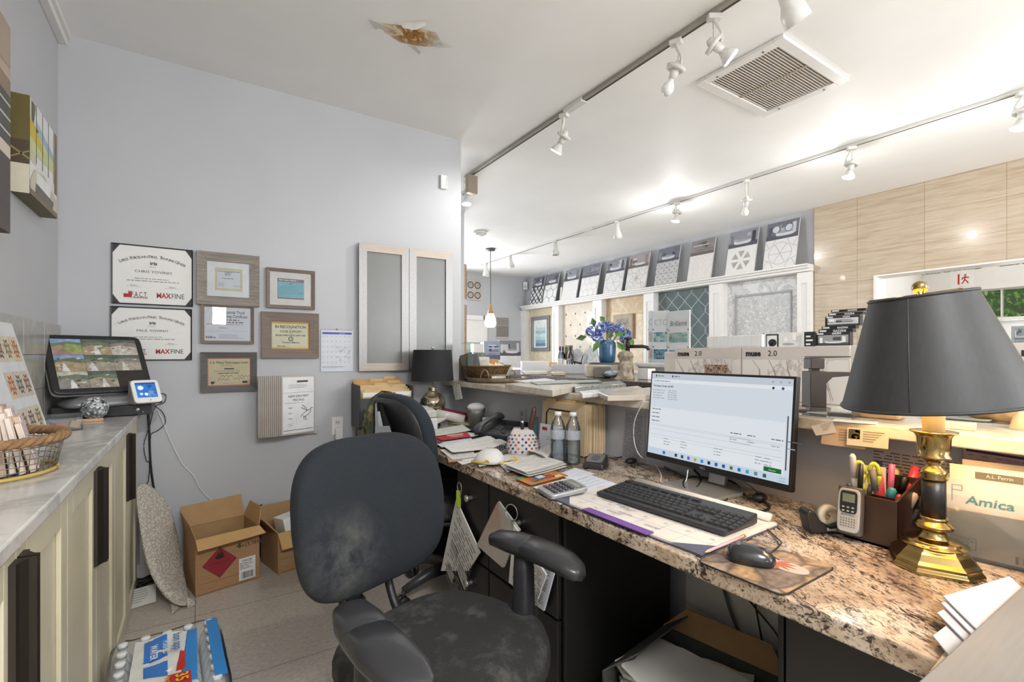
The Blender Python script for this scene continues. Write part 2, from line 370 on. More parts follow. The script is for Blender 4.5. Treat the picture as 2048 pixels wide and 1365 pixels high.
m = M(); m.box(XT-.012, XD+.12, 2.045, 2.075, 0, 1.985, TRIMP).box(XT-.012, XD+.12, -.4, 2.075, 1.985, 2.0, TRIMP); struct(m, 'trim_1', .003)
m = M(); m.box(2.38, 2.53, 4.9, 5.62, 0, H, WALLP); struct(m, 'wall_partition')
XR = 8.8
m = M(); m.box(XR, XR+.12, -3.3, .2, 0, H, TRIMP).box(XR, XR+.12, 2.63, 2.75, 0, H, TRIMP).box(XR, XR+.12, .2, 2.63, 0, 1.69, TRIMP).box(XR, XR+.12, .2, 2.63, 2.08, 2.36, TRIMP).box(XR, XR+.12, .2, 2.63, 2.62, H, TRIMP).box(XR, XR+.12, 1.85, 2.0, 2.36, 2.62, TRIMP).box(XR, XR+.12, 2.35, 2.63, 1.69, 2.08, TRIMP)
struct(m, 'wall_rear')
struct(M().box(XD+.1, XR+.1, 2.63, 2.73, 0, H, TRIMP), 'wall_rear_side')
# front wall behind the camera, with the shop windows
m = M()
for a, b in ((XL-.1, .18), (.40, 2.35), (5.45, 9.1)): m.box(a, b, -3.3, -3.2, 0, H, WALLP)
for a, b, lo, hi in ((.18, .40, 1.72, 2.03), (2.35, 5.45, .5, 2.7)): m.box(a, b, -3.3, -3.2, 0, lo, WALLP).box(a, b, -3.3, -3.2, hi, H, WALLP)
struct(m, 'wall_front')
def window(name, horiz, c, a0, a1, z0, z1, nx, nz, t=.03):
    """frame bars and one sheet of glass; horiz: bars run along x (True) or y"""
    m = M(); g = M()
    def bar(p0, p1, q0, q1, d):
        if horiz: m.box(p0, p1, c-d, c+d, q0, q1, TRIMP)
        else: m.box(c-d, c+d, p0, p1, q0, q1, TRIMP)
    for i in range(nx+1):
        p = a0+(a1-a0)*i/nx; w = t if i in (0, nx) else t*.6; bar(p-w/2, p+w/2, z0, z1, .03)
    for i in range(nz+1):
        p = z0+(z1-z0)*i/nz; w = t if i in (0, nz) else t*.6; bar(a0, a1, p-w/2, p+w/2, .028)
    if horiz: g.box(a0, a1, c-.003, c+.003, z0, z1, GLASS)
    else: g.box(c-.003, c+.003, a0, a1, z0, z1, GLASS)
    o = struct(m, name); g.build('pane', o); return o
window('window_1', False, XR+.05, .2, 2.35, 1.69, 2.08, 8, 1)
window('window_2', False, XR+.05, .2, 1.85, 2.36, 2.62, 8, 1, .02)
window('window_3', False, XR+.05, 2.0, 2.63, 2.36, 2.62, 3, 1, .02)
window('window_4', True, -3.25, .18, .40, 1.72, 2.03, 1, 1, .02)
t = thing('unseen_fill_panel', 'added fill light panel on the ceiling behind the camera, out of view', 'ceiling light', (.35, -1.3, H)); M().box(-.62, .62, -.32, .32, -.05, -.001, TRIMP).build('frame', t, bev=.004); M().box(-.58, .58, -.28, .28, -.055, -.051, mat('#ffffff', .5, emit=2)).build('diffuser', t)  # unseen glowing panel, added to go with the office fill lamp
window('window_5', True, -3.25, 2.35, 5.45, .5, 2.7, 3, 1, .07)
window('window_6', True, YF+.05, 2.3, 4.1, .9, 2.3, 2, 2, .05)  # unseen window opening, added for the far fill lamp
struct(M().box(XR-.06, XR, .2, 2.5, 1.655, 1.69, TRIMP).box(XR-.03, XR, .2, 2.5, 2.08, 2.14, TRIMP), 'trim_2', .004)
# ceiling edge rail over the left wall
struct(M().box(XL, XL+.035, -3.2, YA, H-.055, H-.02, TRIMP).box(XL, XL+.05, -3.2, YA, H-.02, H, TRIMP), 'trim_3', .003)
struct(M().box(XL+.3, 1.588, YA-.012, YA, 0, .09, TRIMP), 'baseboard_back', .003)
BSP = m_marble('grey_stone_tile', '#b9b7b0', '#9c9a93', 6, .3, .5, .2)
m = M()
for i in range(13):
    for k in range(3):
        y0 = -.72+i*.305; m.box(XL, XL+.012, y0+.0015, min(YA, y0+.3035), .917+k*.147, .917+k*.147+.1455, BSP)
struct(m, 'trim_4', .0015)
# far door (white, partly behind the partition)
d0, d1 = at(944, 700, y=YF).x, at(967, 700, y=YF).x
dz = at(960, 637, y=YF).z
m = M(); m.box(d0-.6, d1-.03, YF-.03, YF, 0, dz-.04, TRIMP); o = struct(m, 'door_1', .004)
M().box(d1-.03, d1+.06, YF-.05, YF, 0, dz+.05, TRIMP).box(d0-.7, d1, YF-.05, YF, dz-.04, dz+.05, TRIMP).build('door_frame', o, bev=.004)
M().sph((d1-.1, YF-.06, .95), .03, SILVER).build('door_knob', o)
# ------------------------------------------------------------------ display wall: shelf, pilasters, panels
ZS = 2.2
pil = [(1036, 1051), (1105, 1118), (1186, 1204), (1288, 1308), (1419, 1446), (1595, 1634)]
XP = 5.6
py = []
m = M(); m.box(5.50, XD, 2.635, 8.2, ZS-.02, ZS, TRIMP).box(5.53, XD, 2.635, 8.2, ZS-.045, ZS-.02, TRIMP).box(5.56, XD, 2.635, 8.2, ZS-.075, ZS-.045, TRIMP)
struct(m, 'trim_5', .004)
for i, (a, b) in enumerate(pil):
    y1, y0 = at(a, 650, x=XP).y, at(b, 650, x=XP).y
    if i == 5: y0 = 2.64
    py.append((y0, y1)); w = y1-y0
    m = M(); m.box(XP, XD, y0, y1, 0, ZS-.076, TRIMP).box(XP-.03, XD, y0-.025, y1+.025, ZS-.075, ZS-.0755+.0, TRIMP)
    m.box(XP-.012, XP, y0+.0, y0+w*.26, .0, ZS-.08, TRIMP).box(XP-.012, XP, y1-w*.26, y1, .0, ZS-.08, TRIMP).box(XP-.012, XP, y0+w*.26, y1-w*.26, ZS-.2, ZS-.08, TRIMP)
    struct(m, 'trim_%d' % (6+i), .004)
CR1 = m_marble('cream_stone', '#d8cbb6', '#c7b79c', 3, .35, .5, .15); CR2 = m_marble('pale_cream_stone', '#dcd3c6', '#cfc3b2', 3, .35, .5, .15); TRAV = m_marble('beige_travertine', '#d2bf9f', '#b99d74', 4.5, .4, .5, .16)
TEAL = mat('#5f6e6d', .12, var=.12, scale=9, coat=.3); HEXM = m_voro('pearl_mosaic', ['#c6c7c7', '#d9d9d8', '#b9bbbc', '#d2d0cc'], 34, .2, '#b2b2b0', .05)
bay = [(py[i+1][1], py[i][0]) for i in range(5)]
def panel(i, mt, label):
    y0, y1 = bay[i]; w = y1-y0; m = M(); m.box(-w/2+.001, w/2-.001, 0, ZS-.08, -.03, 0, mt)
    return w, thing('tile_wall_panel', label, 'tile panel', (XD-.032, (y0+y1)/2, .001), WX), m
w, t, m = panel(0, CR1, 'plain cream stone wall panel behind the framed seascape picture'); m.build('slab', t)
w, t, m = panel(1, CR2, 'cream diamond tile wall panel with small dark square dots'); m.build('tile_field', t)
m = M(); k = 0
for r in range(9):
    for c in range(4):
        x = -w/2+.09+c*(w-.14)/3+(.0 if r % 2 else (w-.14)/6); y = .55+r*.2
        if x < w/2-.03: m.rect(x-.016, x+.016, y-.016, y+.016, mat('#4c4a48', .3), .001)
for r in range(-6, 14): m.seg((-w/2, r*.34-.5), (w/2, r*.34-.5+w), .003, mat('#c9bfb1'), .0008, (-w/2, w/2, 0, ZS-.1)); m.seg((-w/2, r*.34), (w/2, r*.34-w), .003, mat('#c9bfb1'), .0008, (-w/2, w/2, 0, ZS-.1))
o = m.build('dot_inlay', t); o['kind'] = 'stuff'
w, t, m = panel(2, TRAV, 'warm beige travertine wall panel behind the carved square medallion'); m.build('slab', t)
w, t, m = panel(3, TEAL, 'dark grey green arabesque tile wall panel with pale grout'); m.build('tile_field', t)
m = M(); GR = mat('#b4bbb8', .6); cw, chh = .44, .28
for c in range(-3, 4):
    for sg in (1, -1):
        P = []
        for k in range(0, 131):
            y = k/130*(ZS-.1); tt = 2*pi*y/(chh*2)+(pi if c % 2 else 0)
            P.append((c*cw/2*1.0+sg*cw/2*(.5*(sin(tt)-.09*sin(3*tt))), y))
        m.path(P, .007, GR, .0012, (-w/2, w/2, .5, ZS-.09))
m.build('grout_lines', t)
w, t, m = panel(4, MARBLE_W, 'white marble wall panel with framed pearl mosaic centre'); m.build('slab', t)
ix = w*.36
m = M(); m.rect(-ix, ix, .5, 1.93, HEXM, .002); m.build('mosaic_inset', t)
m = M()
for a, b, c, d in ((-ix-.02, ix+.02, 1.93, 1.955), (-ix-.02, -ix, .5, 1.93), (ix, ix+.02, .5, 1.93)): m.box(a, b, c, d, 0, .018, mat('#a3a4a5', .25))
m.build('pencil_trim', t, bev=.004)
# ------------------------------------------------------------------ tile sample boards on the shelf
GA = ['#6f7078', '#8b8c93', '#54555e', '#a7a8ad', '#3d3e46', '#c4c4c8', '#75767f']
def photo(m, x0, x1, y0, y1, seed, z=.001, pal=GA):
    r = random.Random(seed); w, h = x1-x0, y1-y0; c = lambda: mat(r.choice(pal), .3, var=.03)
    m.rect(x0, x1, y0, y1, mat(pal[r.choice([0, 1, 6])], .3), z)
    m.rect(x0, x1, y0, y0+h*r.uniform(.18, .3), mat(pal[2], .3), z+.0004)
    for i in range(3):
        a = x0+w*r.uniform(0, .75); b = min(x1, a+w*r.uniform(.12, .3)); q = y0+h*r.uniform(.35, .6); m.rect(a, b, q, min(y1, q+h*r.uniform(.15, .4)), c(), z+.0006+i*.0003)
    if seed % 4 == 2:
        for i in range(4): q = y0+h*(.3+.15*i); m.rect(x0+w*r.uniform(.05, .4), x1-w*r.uniform(.05, .4), q, q+h*.05, c(), z+.0018)
        return
    cx = x0+w*r.uniform(.35, .6); m.poly([(cx+a*w*.6, y0+h*.3+b*h*.5) for a, b in sup(1, .55, 18, 3)], mat('#c9c9cc', .3), z+.0018)
    m.poly([(cx+a*w*.5, y0+h*.38+b*h*.25) for a, b in sup(1, .5, 14, 2.2)], mat('#9a9aa2', .3), z+.0022)
    m.rect(x0+w*.06, x0+w*.16, y0+h*.2, y0+h*.75, c(), z+.0019); m.rect(x1-w*.2, x1-w*.08, y0+h*.25, y0+h*.85, c(), z+.0019)
def circ(cx, cy, r, n=20, a0=0, a1=2*pi): return [(cx+r*cos(a0+(a1-a0)*i/n), cy+r*sin(a0+(a1-a0)*i/n)) for i in range(n+1)]
def pattern(m, kind, x0, x1, y0, y1, ink, z, w=.009):
    rc = (x0, x1, y0, y1); W_, H_ = x1-x0, y1-y0; cx, cy = (x0+x1)/2, (y0+y1)/2
    if kind == 'hex' or kind == 'hexfine':
        s = W_*(.27 if kind == 'hex' else .17)
        for i in range(-6, 7):
            for j in range(-5, 6):
                a, b = cx+i*s*1.732+(s*.866 if j % 2 else 0), cy+j*s*1.5; m.path([(a+s*cos(pi/6+k*pi/3), b+s*sin(pi/6+k*pi/3)) for k in range(7)], w, ink, z, rc)
    elif kind == 'lattice':
        for i in range(-8, 9):
            for sg in (1, -1): m.path([(cx+i*W_*.2+sg*W_*.1*sin(k*.55), y0+H_*k/24) for k in range(25)], w, ink, z, rc)
    elif kind == 'oval':
        for i in range(-2, 3):
            for j in range(-3, 4):
                a, b = cx+i*W_*.25, cy+j*H_*.25; m.path([(p*W_*.09+a, q*H_*.15+b) for p, q in circ(0, 0, 1, 14)], w, ink, z, rc); m.path([(p*W_*.15+a+W_*.125, q*H_*.08+b+H_*.125) for p, q in circ(0, 0, 1, 14)], w, ink, z, rc)
    elif kind == 'flower':
        for i, j in ((0, 0), (-1, 1), (1, 1), (-1, -1), (1, -1)):
            a, b = cx+i*W_*.5, cy+j*H_*.5
            for k in range(6):
                t = k*pi/3+.26; r = W_*.34; m.path([(a+cos(t+u)*r*f, b+sin(t+u)*r*f) for u, f in ((0, 0), (.32, .45), (.36, .72), (0, 1), (-.36, .72), (-.32, .45), (0, 0))], w, ink, z, rc)
    elif kind == 'wheel':
        for i, j in ((0, 0), (-1, 1), (1, 1), (-1, -1), (1, -1)):
            a, b = cx+i*W_*.55, cy+j*H_*.55; m.path(circ(a, b, W_*.36), w, ink, z, rc)
            for k in range(6): m.seg((a, b), (a+W_*.36*cos(k*pi/3), b+W_*.36*sin(k*pi/3)), w, ink, z, rc)
    elif kind == 'star':
        for i in range(-1, 2):
            for j in range(-1, 2):
                a, b = cx+i*W_*.62, cy+j*H_*.62
                for k in range(6):
                    t = k*pi/3+pi/6; r0, r1 = W_*.09, W_*.33
                    P = [(a+r0*cos(t), b+r0*sin(t)), (a+r1*cos(t-.36), b+r1*sin(t-.36)), (a+r1*1.02*cos(t+.36), b+r1*1.02*sin(t+.36))]
                    if all(x0 < p < x1 and y0 < q < y1 for p, q in P): m.poly(P, ink, z)
    elif kind == 'geo':
        s = W_/6
        for i in range(-1, 7):
            for j in range(-1, 9):
                a, b = x0+i*s, y0+j*s; t = (i+j) % 2
                m.seg((a, b+(s if t else 0)), (a+s, b+(0 if t else s)), s*.34, ink, z, rc)
                if i % 3 == 1 and j % 3 == 1: m.path([(a, b+s*.5), (a+s*.5, b+s), (a+s, b+s*.5), (a+s*.5, b), (a, b+s*.5)], s*.22, ink, z, rc)
bd = [(1061, 1085, 'geo', '#2e2e33', '#d9d9d9', 'bold black and white zigzag pattern'), (1087, 1113, 'hex', '#3a3a3c', '#dcdcdc', 'black outlined hexagon pattern'), (1124, 1155, 'lattice', '#cfcfcf', '#dcdbd9', 'plain near white tile under a basin photo'),
      (1160, 1196, 'hexfine', '#cbcbcb', '#dddcda', 'faint white hexagon tile under a tub photo'), (1208, 1246, 'wheel', '#b9b9b7', '#dad9d7', 'grey spoked wheel pattern on white'), (1252, 1294, 'flower', '#b0afae', '#d9d6d2', 'grey six petal flower pattern under a pinkish photo'),
      (1310, 1355, 'oval', '#dadada', '#a3a1a0', 'grey tile of interlocking ovals'), (1376, 1425, 'lattice', '#d8d2cd', '#dfdad6', 'blush white wavy lattice tile'), (1452, 1512, 'star', '#a2a29e', '#dcdbd7', 'white and grey triangle star pattern'), (1527, 1594, 'wheel', '#b7b7b5', '#dad9d8', 'large ring and spoke pattern under a blue mirror photo')]
for i, (a, b, kd, ink, bg, lb) in enumerate(bd):
    y1, y0 = at(a, 540, x=5.58).y, at(b, 540, x=5.58).y; w = (y1-y0)*.96; hh = .565
    t = thing('tile_sample_board', 'leaning shelf board with '+lb, 'tile board', (5.545, (y0+y1)/2, ZS+.001), (R_(90-12), 0, -pi/2), 'tile sample boards along the high shelf')
    M().box(-w/2, w/2, 0, hh, -.016, 0, mat('#d7d6d3', .5)).build('board', t)
    m = M(); m.rect(-w/2, w/2, .003, hh*.62, mat(bg, .3, var=.02), .0015); pattern(m, kd, -w/2, w/2, .003, hh*.62, mat(ink, .3), .0022, .0075 if kd not in ('lattice', 'hexfine') else .005)
    m.build('tile_sample', t)
    m = M(); photo(m, -w/2, w/2, hh*.62, hh, i*3+1, .0012, GA if i not in (5, 7) else ['#8d8685', '#a39a98', '#6b6462', '#c0b9b5', '#4d4746', '#d2cbc7', '#857d7b'])
    if i == 9:
        for sx in (-.2, .2): m.poly([(p+sx*w, q+hh*.84) for p, q in circ(0, 0, .042, 16)[:-1]], mat('#c3c9d4', .1), .0042); m.path([(p+sx*w, q+hh*.84) for p, q in circ(0, 0, .044, 16)], .006, mat('#4a4b52'), .0046)
    m.build('room_photo', t)
one(M().cb((0, 0, .13), (.02, .045, .26), mat('#d3cdc4', .5)), 'tile_strip', 'narrow pale tile strip standing alone on the high shelf', 'tile', (5.6, at(1121, 590, x=5.6).y, ZS+.001), (0, R_(6), 0), bev=.002)
# ------------------------------------------------------------------ far wall pieces and ceiling fittings
def square_tile(name, u0, u1, v0, v1, label, kind):
    a, b = at(u0, v1, y=YF-.02), at(u1, v0, y=YF-.02); w, h = b.x-a.x, b.z-a.z
    t = thing(name, label, 'tile panel', ((a.x+b.x)/2, YF-.021, (a.z+b.z)/2), WA)
    M().box(-w/2, w/2, -h/2, h/2, -.02, 0, mat('#b9b0a5', .5)).build('backing', t, bev=.003)
    m = M(); rc = (-w/2, w/2, -h/2, h/2)
    if kind == 0:
        for i in (-1, 1):
            for j in (-1, 1):
                c = (i*w/4, j*h/4); m.path(circ(c[0], c[1], w*.2, 8), .02, mat('#46464e'), .001, rc)
                for k in range(8): m.poly([(c[0]+w*.05*cos(k*pi/4-.3), c[1]+w*.05*sin(k*pi/4-.3)), (c[0]+w*.15*cos(k*pi/4), c[1]+w*.15*sin(k*pi/4)), (c[0]+w*.05*cos(k*pi/4+.3), c[1]+w*.05*sin(k*pi/4+.3))], mat('#8c6f5c'), .0015)
    else:
        rc = (-w/2, w/2, h*.1, h/2); pattern(m, 'lattice', -w/2, w/2, h*.12, h/2, mat('#83817f'), .001, .012)
        for i in range(7):
            for j in range(6): m.path(circ(-w/2+w*(i+.5)/7, -h*.42+h*.5*(j+.5)/6, w*.05, 6), .012, mat('#5d5d5f'), .001, (-w/2, w/2, -h/2, h*.1))
        m.rect(-w/2, w/2, h*.08, h*.1, mat('#77787a'), .0015).rect(-w/2, w/2, -h*.42, -h*.4, mat('#77787a'), .0015)
    m.build('tile_pattern', t)
square_tile('patterned_tile_panel', 934, 962, 562, 600, 'square floral patterned tile panel high on the far wall', 0)
square_tile('patterned_tile_panel', 993, 1017, 637, 677, 'tall grey patterned tile panel on far wall beside the pendant lamp', 1)
for (v0, v1, lb) in ((527, 598, 'upper wood edged sample board on the partition end'), (609, 770, 'lower wood edged sample board on the partition end')):
    z1, z0 = at(930, v0, y=4.9).z, at(930, v1, y=4.9).z
    t = thing('wood_edged_board', lb, 'sample board', (2.532, 4.93, (z0+z1)/2)); m = M(); h = z1-z0
    m.box(0, .035, 0, .6, -h/2, h/2, PINE).build('board', t, bev=.002); M().box(.035, .045, .004, .596, -h/2+.004, h/2-.004, mat('#5b5048')).build('tile_face', t)
# pendant lamp
p = at(981, 498, z=H); zb = at(981, 655, y=p.y).z; zt = at(981, 627, y=p.y).z; zc = at(981, 612, y=p.y).z
t = thing('pendant_lamp', 'small glowing white glass pendant lamp on a dark rod', 'pendant lamp', (p.x, p.y, zb-.0))
dz = H-zb
M().lathe([(.07, dz-.025), (.075, dz-.001)], mat('#5a5754', .4)).build('canopy', t)
M().lathe([(.006, zc-zb), (.006, dz-.02)], mat('#4a4846', .4), 8).build('rod', t)
M().lathe([(.05, zt-zb-.01), (.03, zt-zb+.05), (.014, zc-zb+.02)], mat('#b98b4a', .4), 16).build('cap', t)
hs = zt-zb
M().lathe([(.055, 0), (.083, hs*.12), (.09, hs*.3), (.08, hs*.6), (.06, hs*.85), (.046, hs)], mat('#f3ece2', .3, emit=.75, ecol='#ffe9cf'), 24).build('glass_shade', t)
lamp('pendant_glow', 'POINT', (p.x, p.y, zb-.06), 4, (1, .86, .68), .04)
p = at(960, 464, z=H)
t = thing('smoke_detector', 'round white smoke detector on the ceiling above the pendant', 'smoke detector', (p.x, p.y, H-.001)); M().lathe([(.05, -.05), (.06, -.03)], TRIMP).build('sensor', t); M().lathe([(.085, -.03), (.09, 0)], TRIMP).build('base', t)
p = at(1050, 572, x=XD-.1)
t = thing('motion_sensor', 'small white motion sensor in the far corner', 'sensor', (XD-.06, YF-.06, at(1050, 573, y=YF).z), R_(-45)); M().cb((0, 0, 0), (.09, .06, .16), TRIMP).build('housing', t, bev=.01); M().sph((0, -.03, -.02), (.03, .015, .04), mat('#b9b9bb')).build('lens', t)
z = at(888, 364, y=YA-.02)
t = thing('wall_sensor', 'small white rectangular sensor high on the lavender wall end', 'sensor', (z.x, YA-.001, z.z)); M().cb((0, -.012, 0), (.05, .022, .10), TRIMP).build('housing', t, bev=.004); M().cb((.018, -.024, 0), (.006, .002, .07), mat('#c8c8c8')).build('seam', t)
# ceiling vent
c = [at(*q, z=H) for q in ((1393, 163), (1571, 62), (1694, 158), (1526, 228))]
cx = sum(a.x for a in c)/4; cy = sum(a.y for a in c)/4; lx = (abs(c[2].x-c[1].x)+abs(c[3].x-c[0].x))/2; ly = (abs(c[1].y-c[0].y)+abs(c[2].y-c[3].y))/2
t = thing('ceiling_vent', 'large white louvred return air grille in the ceiling', 'vent', (cx, cy, H))
m = M(); e = .055
m.box(-lx/2, lx/2, -ly/2, -ly/2+e, -.022, -.001, TRIMP).box(-lx/2, lx/2, ly/2-e, ly/2, -.022, -.001, TRIMP).box(-lx/2, -lx/2+e, -ly/2+e, ly/2-e, -.022, -.001, TRIMP).box(lx/2-e, lx/2, -ly/2+e, ly/2-e, -.022, -.001, TRIMP)
m.box(-.008, .008, -ly/2+e, ly/2-e, -.02, -.004, mat('#a89a86')).build('frame', t, bev=.003)
M().box(-lx/2+e, lx/2-e, -ly/2+e, ly/2-e, -.004, -.001, mat('#b0a799')).build('duct_back', t)
sl = M(); n = 24
for i in range(n):
    y = -ly/2+e+(ly-2*e)*(i+.5)/n
    for s in (-1, 1): sl.cb((s*(lx/4-e/2+.002), y, -.0125), (lx/2-e-.012, .0195, .0022), mat('#d3cdc4', .4), (R_(30), 0, 0))
sl.build('louvres', t)
m = M()
for sx in (-1, 1):
    for sy in (-1, 1): m.sph((sx*(lx/2-.03), sy*(ly/2-.12), -.023), .006, mat('#6a655e'), 8, 6)
m.build('screws', t)
# peeling paint
p = at(822, 70, z=H)
t = thing('peeling_paint_patch', 'torn curling patch of brown water stained ceiling paint', 'damaged paint', (p.x, p.y, H))
m, nt, b, co = begin('water_stain', .8)
n = tex(nt, 'ShaderNodeTexNoise', co, i_Scale=11, i_Detail=7, i_Distortion=1.5); dm = node(nt, 'ShaderNodeVectorMath', operation='LENGTH'); nt.links.new(co, dm.inputs[0])
g = ramp(nt, [(.05, '#000000'), (.17, '#ffffff')], dm.outputs['Value']); s1 = ramp(nt, [(.36, '#6b3f14'), (.43, '#b98947'), (.47, '#7d4c1c'), (.52, '#c39a5c'), (.58, '#d8c9a8'), (.7, '#dfdcd2')], n)
nt.links.new(mixc(nt, g, s1, lin('#dfdacb')), b.inputs['Base Color']); STAIN = m
def flap(pts, hinge, drop, mt, name, curl=.0):
    m = M(); m.add([(x, y, z) for x, y, z in pts], [tuple(range(len(pts)))], mt); return m.build(name, t)
s0 = [(-.165, -.005), (-.12, .05), (-.03, .085), (.06, .06), (.12, .035), (.155, -.03), (.10, -.085), (.02, -.075), (-.06, -.045), (-.12, -.02)]
M().poly(s0, STAIN, -.0008).build('stain', t)
PEEL = mat('#e3e1da', .7); PEELI = mat('#c5a873', .8)
def curl(base, tip, w, n, name, drop):
    m = M(); A, B = V(base), V(tip); d = (B-A); s = V((-d.y, d.x, 0)).normalized(); r = []
    for i in range(n+1):
        f = i/n; c = A+d*f; ww = w*(1-f*.55)*(1+.15*sin(i*2.1)); z = -.002-drop*f**1.7
        r.append([tuple(c+s*ww+V((0, 0, z))), tuple(c+s*ww*.3+V((0, 0, z-.006*f))), tuple(c-s*ww*.4+V((0, 0, z-.005*f))), tuple(c-s*ww+V((0, 0, z+.004*f)))])
    m.loft(r, PEEL, False, True, False); o = m.build(name, t); return o
curl((-.19, .03, 0), (-.14, -.02, 0), .035, 6, 'paint_flap', .03); curl((.18, .0, 0), (.13, -.07, 0), .045, 6, 'paint_flap', .035); curl((.05, .10, 0), (.07, .065, 0), .05, 5, 'paint_flap', .012); curl((-.03, -.10, 0), (-.01, -.075, 0), .09, 5, 'paint_flap', .012)
# ------------------------------------------------------------------ track lighting
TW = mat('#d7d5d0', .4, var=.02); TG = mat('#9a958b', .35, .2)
def track(x, y0, y1, label, joint, mtr):
    t = thing('lighting_track', label, 'lighting track', (x, 0, H))
    M().box(-.018, .018, y0, y1, -.02, -.001, mtr).build('rail', t, bev=.002); M().box(.004, .0175, y0+.01, y1-.01, -.0206, -.0199, mat('#3d3a37')).build('slot', t)
    for j in joint: M().box(-.027, .027, j-.09, j+.09, -.026, -.0005, TW).build('joiner', t, bev=.004)
X1, X2 = 2.02, 4.18
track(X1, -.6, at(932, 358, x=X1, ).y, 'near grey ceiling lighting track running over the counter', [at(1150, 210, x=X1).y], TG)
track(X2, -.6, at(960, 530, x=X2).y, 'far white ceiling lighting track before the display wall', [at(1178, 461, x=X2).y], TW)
def bulb_head(x, u, v, label, lit, kind, yaw, e=14, aim=R_(35), grp='track spotlights', par=False):
    """gimbal ring on a bent arm with a bulb"""
    p = at(u, v, x=x); L = H-.02-p.z
    t = thing('track_spotlight', label, 'spotlight', (x, p.y, H-.02), yaw, grp)
    M().box(-.02, .02, -.03, .03, -.025, 0, TW).build('adapter', t, bev=.004)
    if kind == 'ring':
        M().tube([(0, 0, -.02), (.012, .012, -L*.25), (.016, .03, -L*.42), (.01, .03, -L*.62)], [.008, .009, .008, .006], TW, 8, 4).build('arm', t)
        M().tube([(-.012, 0, -.02), (-.02, .005, -L*.3), (-.012, .0, -L*.62)], .0025, mat('#c8b68f'), 6, 4).build('wire', t)
        tt = MX.Translation((0, 0, -L*.62)) @ MX.Rotation(aim, 4, 'X'); m = M(); m.T = tt
        m.lathe([(.036, -.01), (.048, -.01), (.05, .008), (.036, .008), (.036, -.01)], TW, 20, caps=False).build('gimbal_ring', t)
        m = M(); m.T = tt; m.lathe([(.018, -L*.22), (.022, -L*.1), (.021, .02), (.012, .035)], TW, 16).build('socket', t)
        m = M(); m.T = tt; bz = -L*.22
        if lit: m.lathe([(.018, bz), (.03, bz-.025), (.042, bz-.045), (.042, bz-.052)], TW, 18).lathe([(.041, bz-.0535), (.036, bz-.058), (.001, bz-.06)], EM_W, 18, caps=False)
        else: m.lathe([(.013, bz+.005), (.014, bz-.01), (.027, bz-.03), (.032, bz-.05), (.026, bz-.07), (.012, bz-.08), (.001, bz-.082)], mat('#e9e7e2', .1, coat=.5), 18)
        m.build('bulb', t)
        if lit:
            q = MX.Rotation(yaw, 4, 'Z') @ tt @ V((0, 0, bz-.09)); lamp('spot_glow', 'SPOT' if par else 'POINT', (x+q.x, p.y+q.y, H-.02+q.z), e*(1.7 if par else 1), (1, .98, .95), .035, (aim, 0, yaw), spot=R_(130) if par else None)
    else:
        tt = MX.Translation((0, 0, -.02)) @ MX.Rotation(aim, 4, 'X'); m = M(); m.T = tt
        m.lathe([(.012, 0), (.026, -.01), (.03, -.07), (.034, -L*.55), (.05, -L*.72), (.055, -L), (.05, -L), (.045, -L*.75), (.03, -L*.6)], TW, 22).build('housing', t)
        m = M(); m.T = tt; m.lathe([(.048, -L+.012), (.04, -L+.004), (.001, -L+.002)], EM_W if lit else mat('#8d8b86'), 18, caps=False).build('bulb', t)
        if lit:
            q = MX.Rotation(yaw, 4, 'Z') @ tt @ V((0, 0, -L-.03)); lamp('spot_glow', 'SPOT', (x+q.x, p.y+q.y, H-.02+q.z), e*2, (1, .98, .95), .035, (aim, 0, yaw), spot=R_(100))
    return t
bulb_head(X1, 1128, 300, 'near track spotlight nearest the wall end, lit', True, 'ring', R_(20), par=True)
bulb_head(X1, 1352, 172, 'near track spotlight with unlit round bulb', False, 'ring', R_(200), aim=R_(-25))
bulb_head(X1, 1428, 125, 'near track spotlight lit beside the ceiling vent', True, 'ring', R_(235), aim=R_(50), par=True)
bulb_head(X1, 1555, 40, 'white cylinder spotlight at the photo top edge', True, 'can', R_(-100), aim=R_(40))
bulb_head(X1, 932, 405, 'glowing spotlight at the far end of the near track', True, 'ring', 0, 2.5, aim=R_(-5))
for u, v, a, lb in ((972, 550, 0, 'leftmost cylinder head of the far track beside the pendant rod'), (1020, 533, R_(18), 'second cylinder head from the left on the far track'), (1111, 508, 0, 'third cylinder head from the left on the far track'), (1234, 474, R_(14), 'fourth cylinder head on the far track just before the lit bulb')):
    bulb_head(X2, u, v, lb, False, 'can', R_(-60), aim=a)
bulb_head(X2, 1354, 438, 'bright bare bulb spotlight at the middle of the far track', True, 'ring', R_(30), 14, aim=R_(10))
bulb_head(X2, 1493, 424, 'unlit bulb spotlight on the far track right of the bright one', False, 'ring', R_(140), aim=R_(-18))
bulb_head(X2, 1703, 350, 'bright spotlight of the far track over the stone tile wall', True, 'ring', R_(40), 10, aim=R_(12))
bulb_head(X2, 2046, 250, 'bright spotlight of the far track at the right photo edge', True, 'ring', R_(40), 9, aim=R_(12))
p = at(940, 372, x=X1)
t = thing('track_floodlight', 'boxy floodlight with wooden louvre at the far end of the near track', 'floodlight', (X1-.02, p.y-.04, H-.03), R_(8))
M().cb((0, -.02, -.09), (.10, .05, .16), mat('#8d7f6c')).build('louvre', t, bev=.004); M().cb((.035, .03, -.08), (.05, .05, .15), TW).build('housing', t, bev=.004); M().cb((.02, .02, -.012), (.03, .03, .03), TW).build('adapter', t)
lamp('rear_room_fill', 'POINT', (7.3, 1.2, 2.6), 32, (1, .97, .92), .15)  # added lamp without a fixture, fills the rear room from out of view
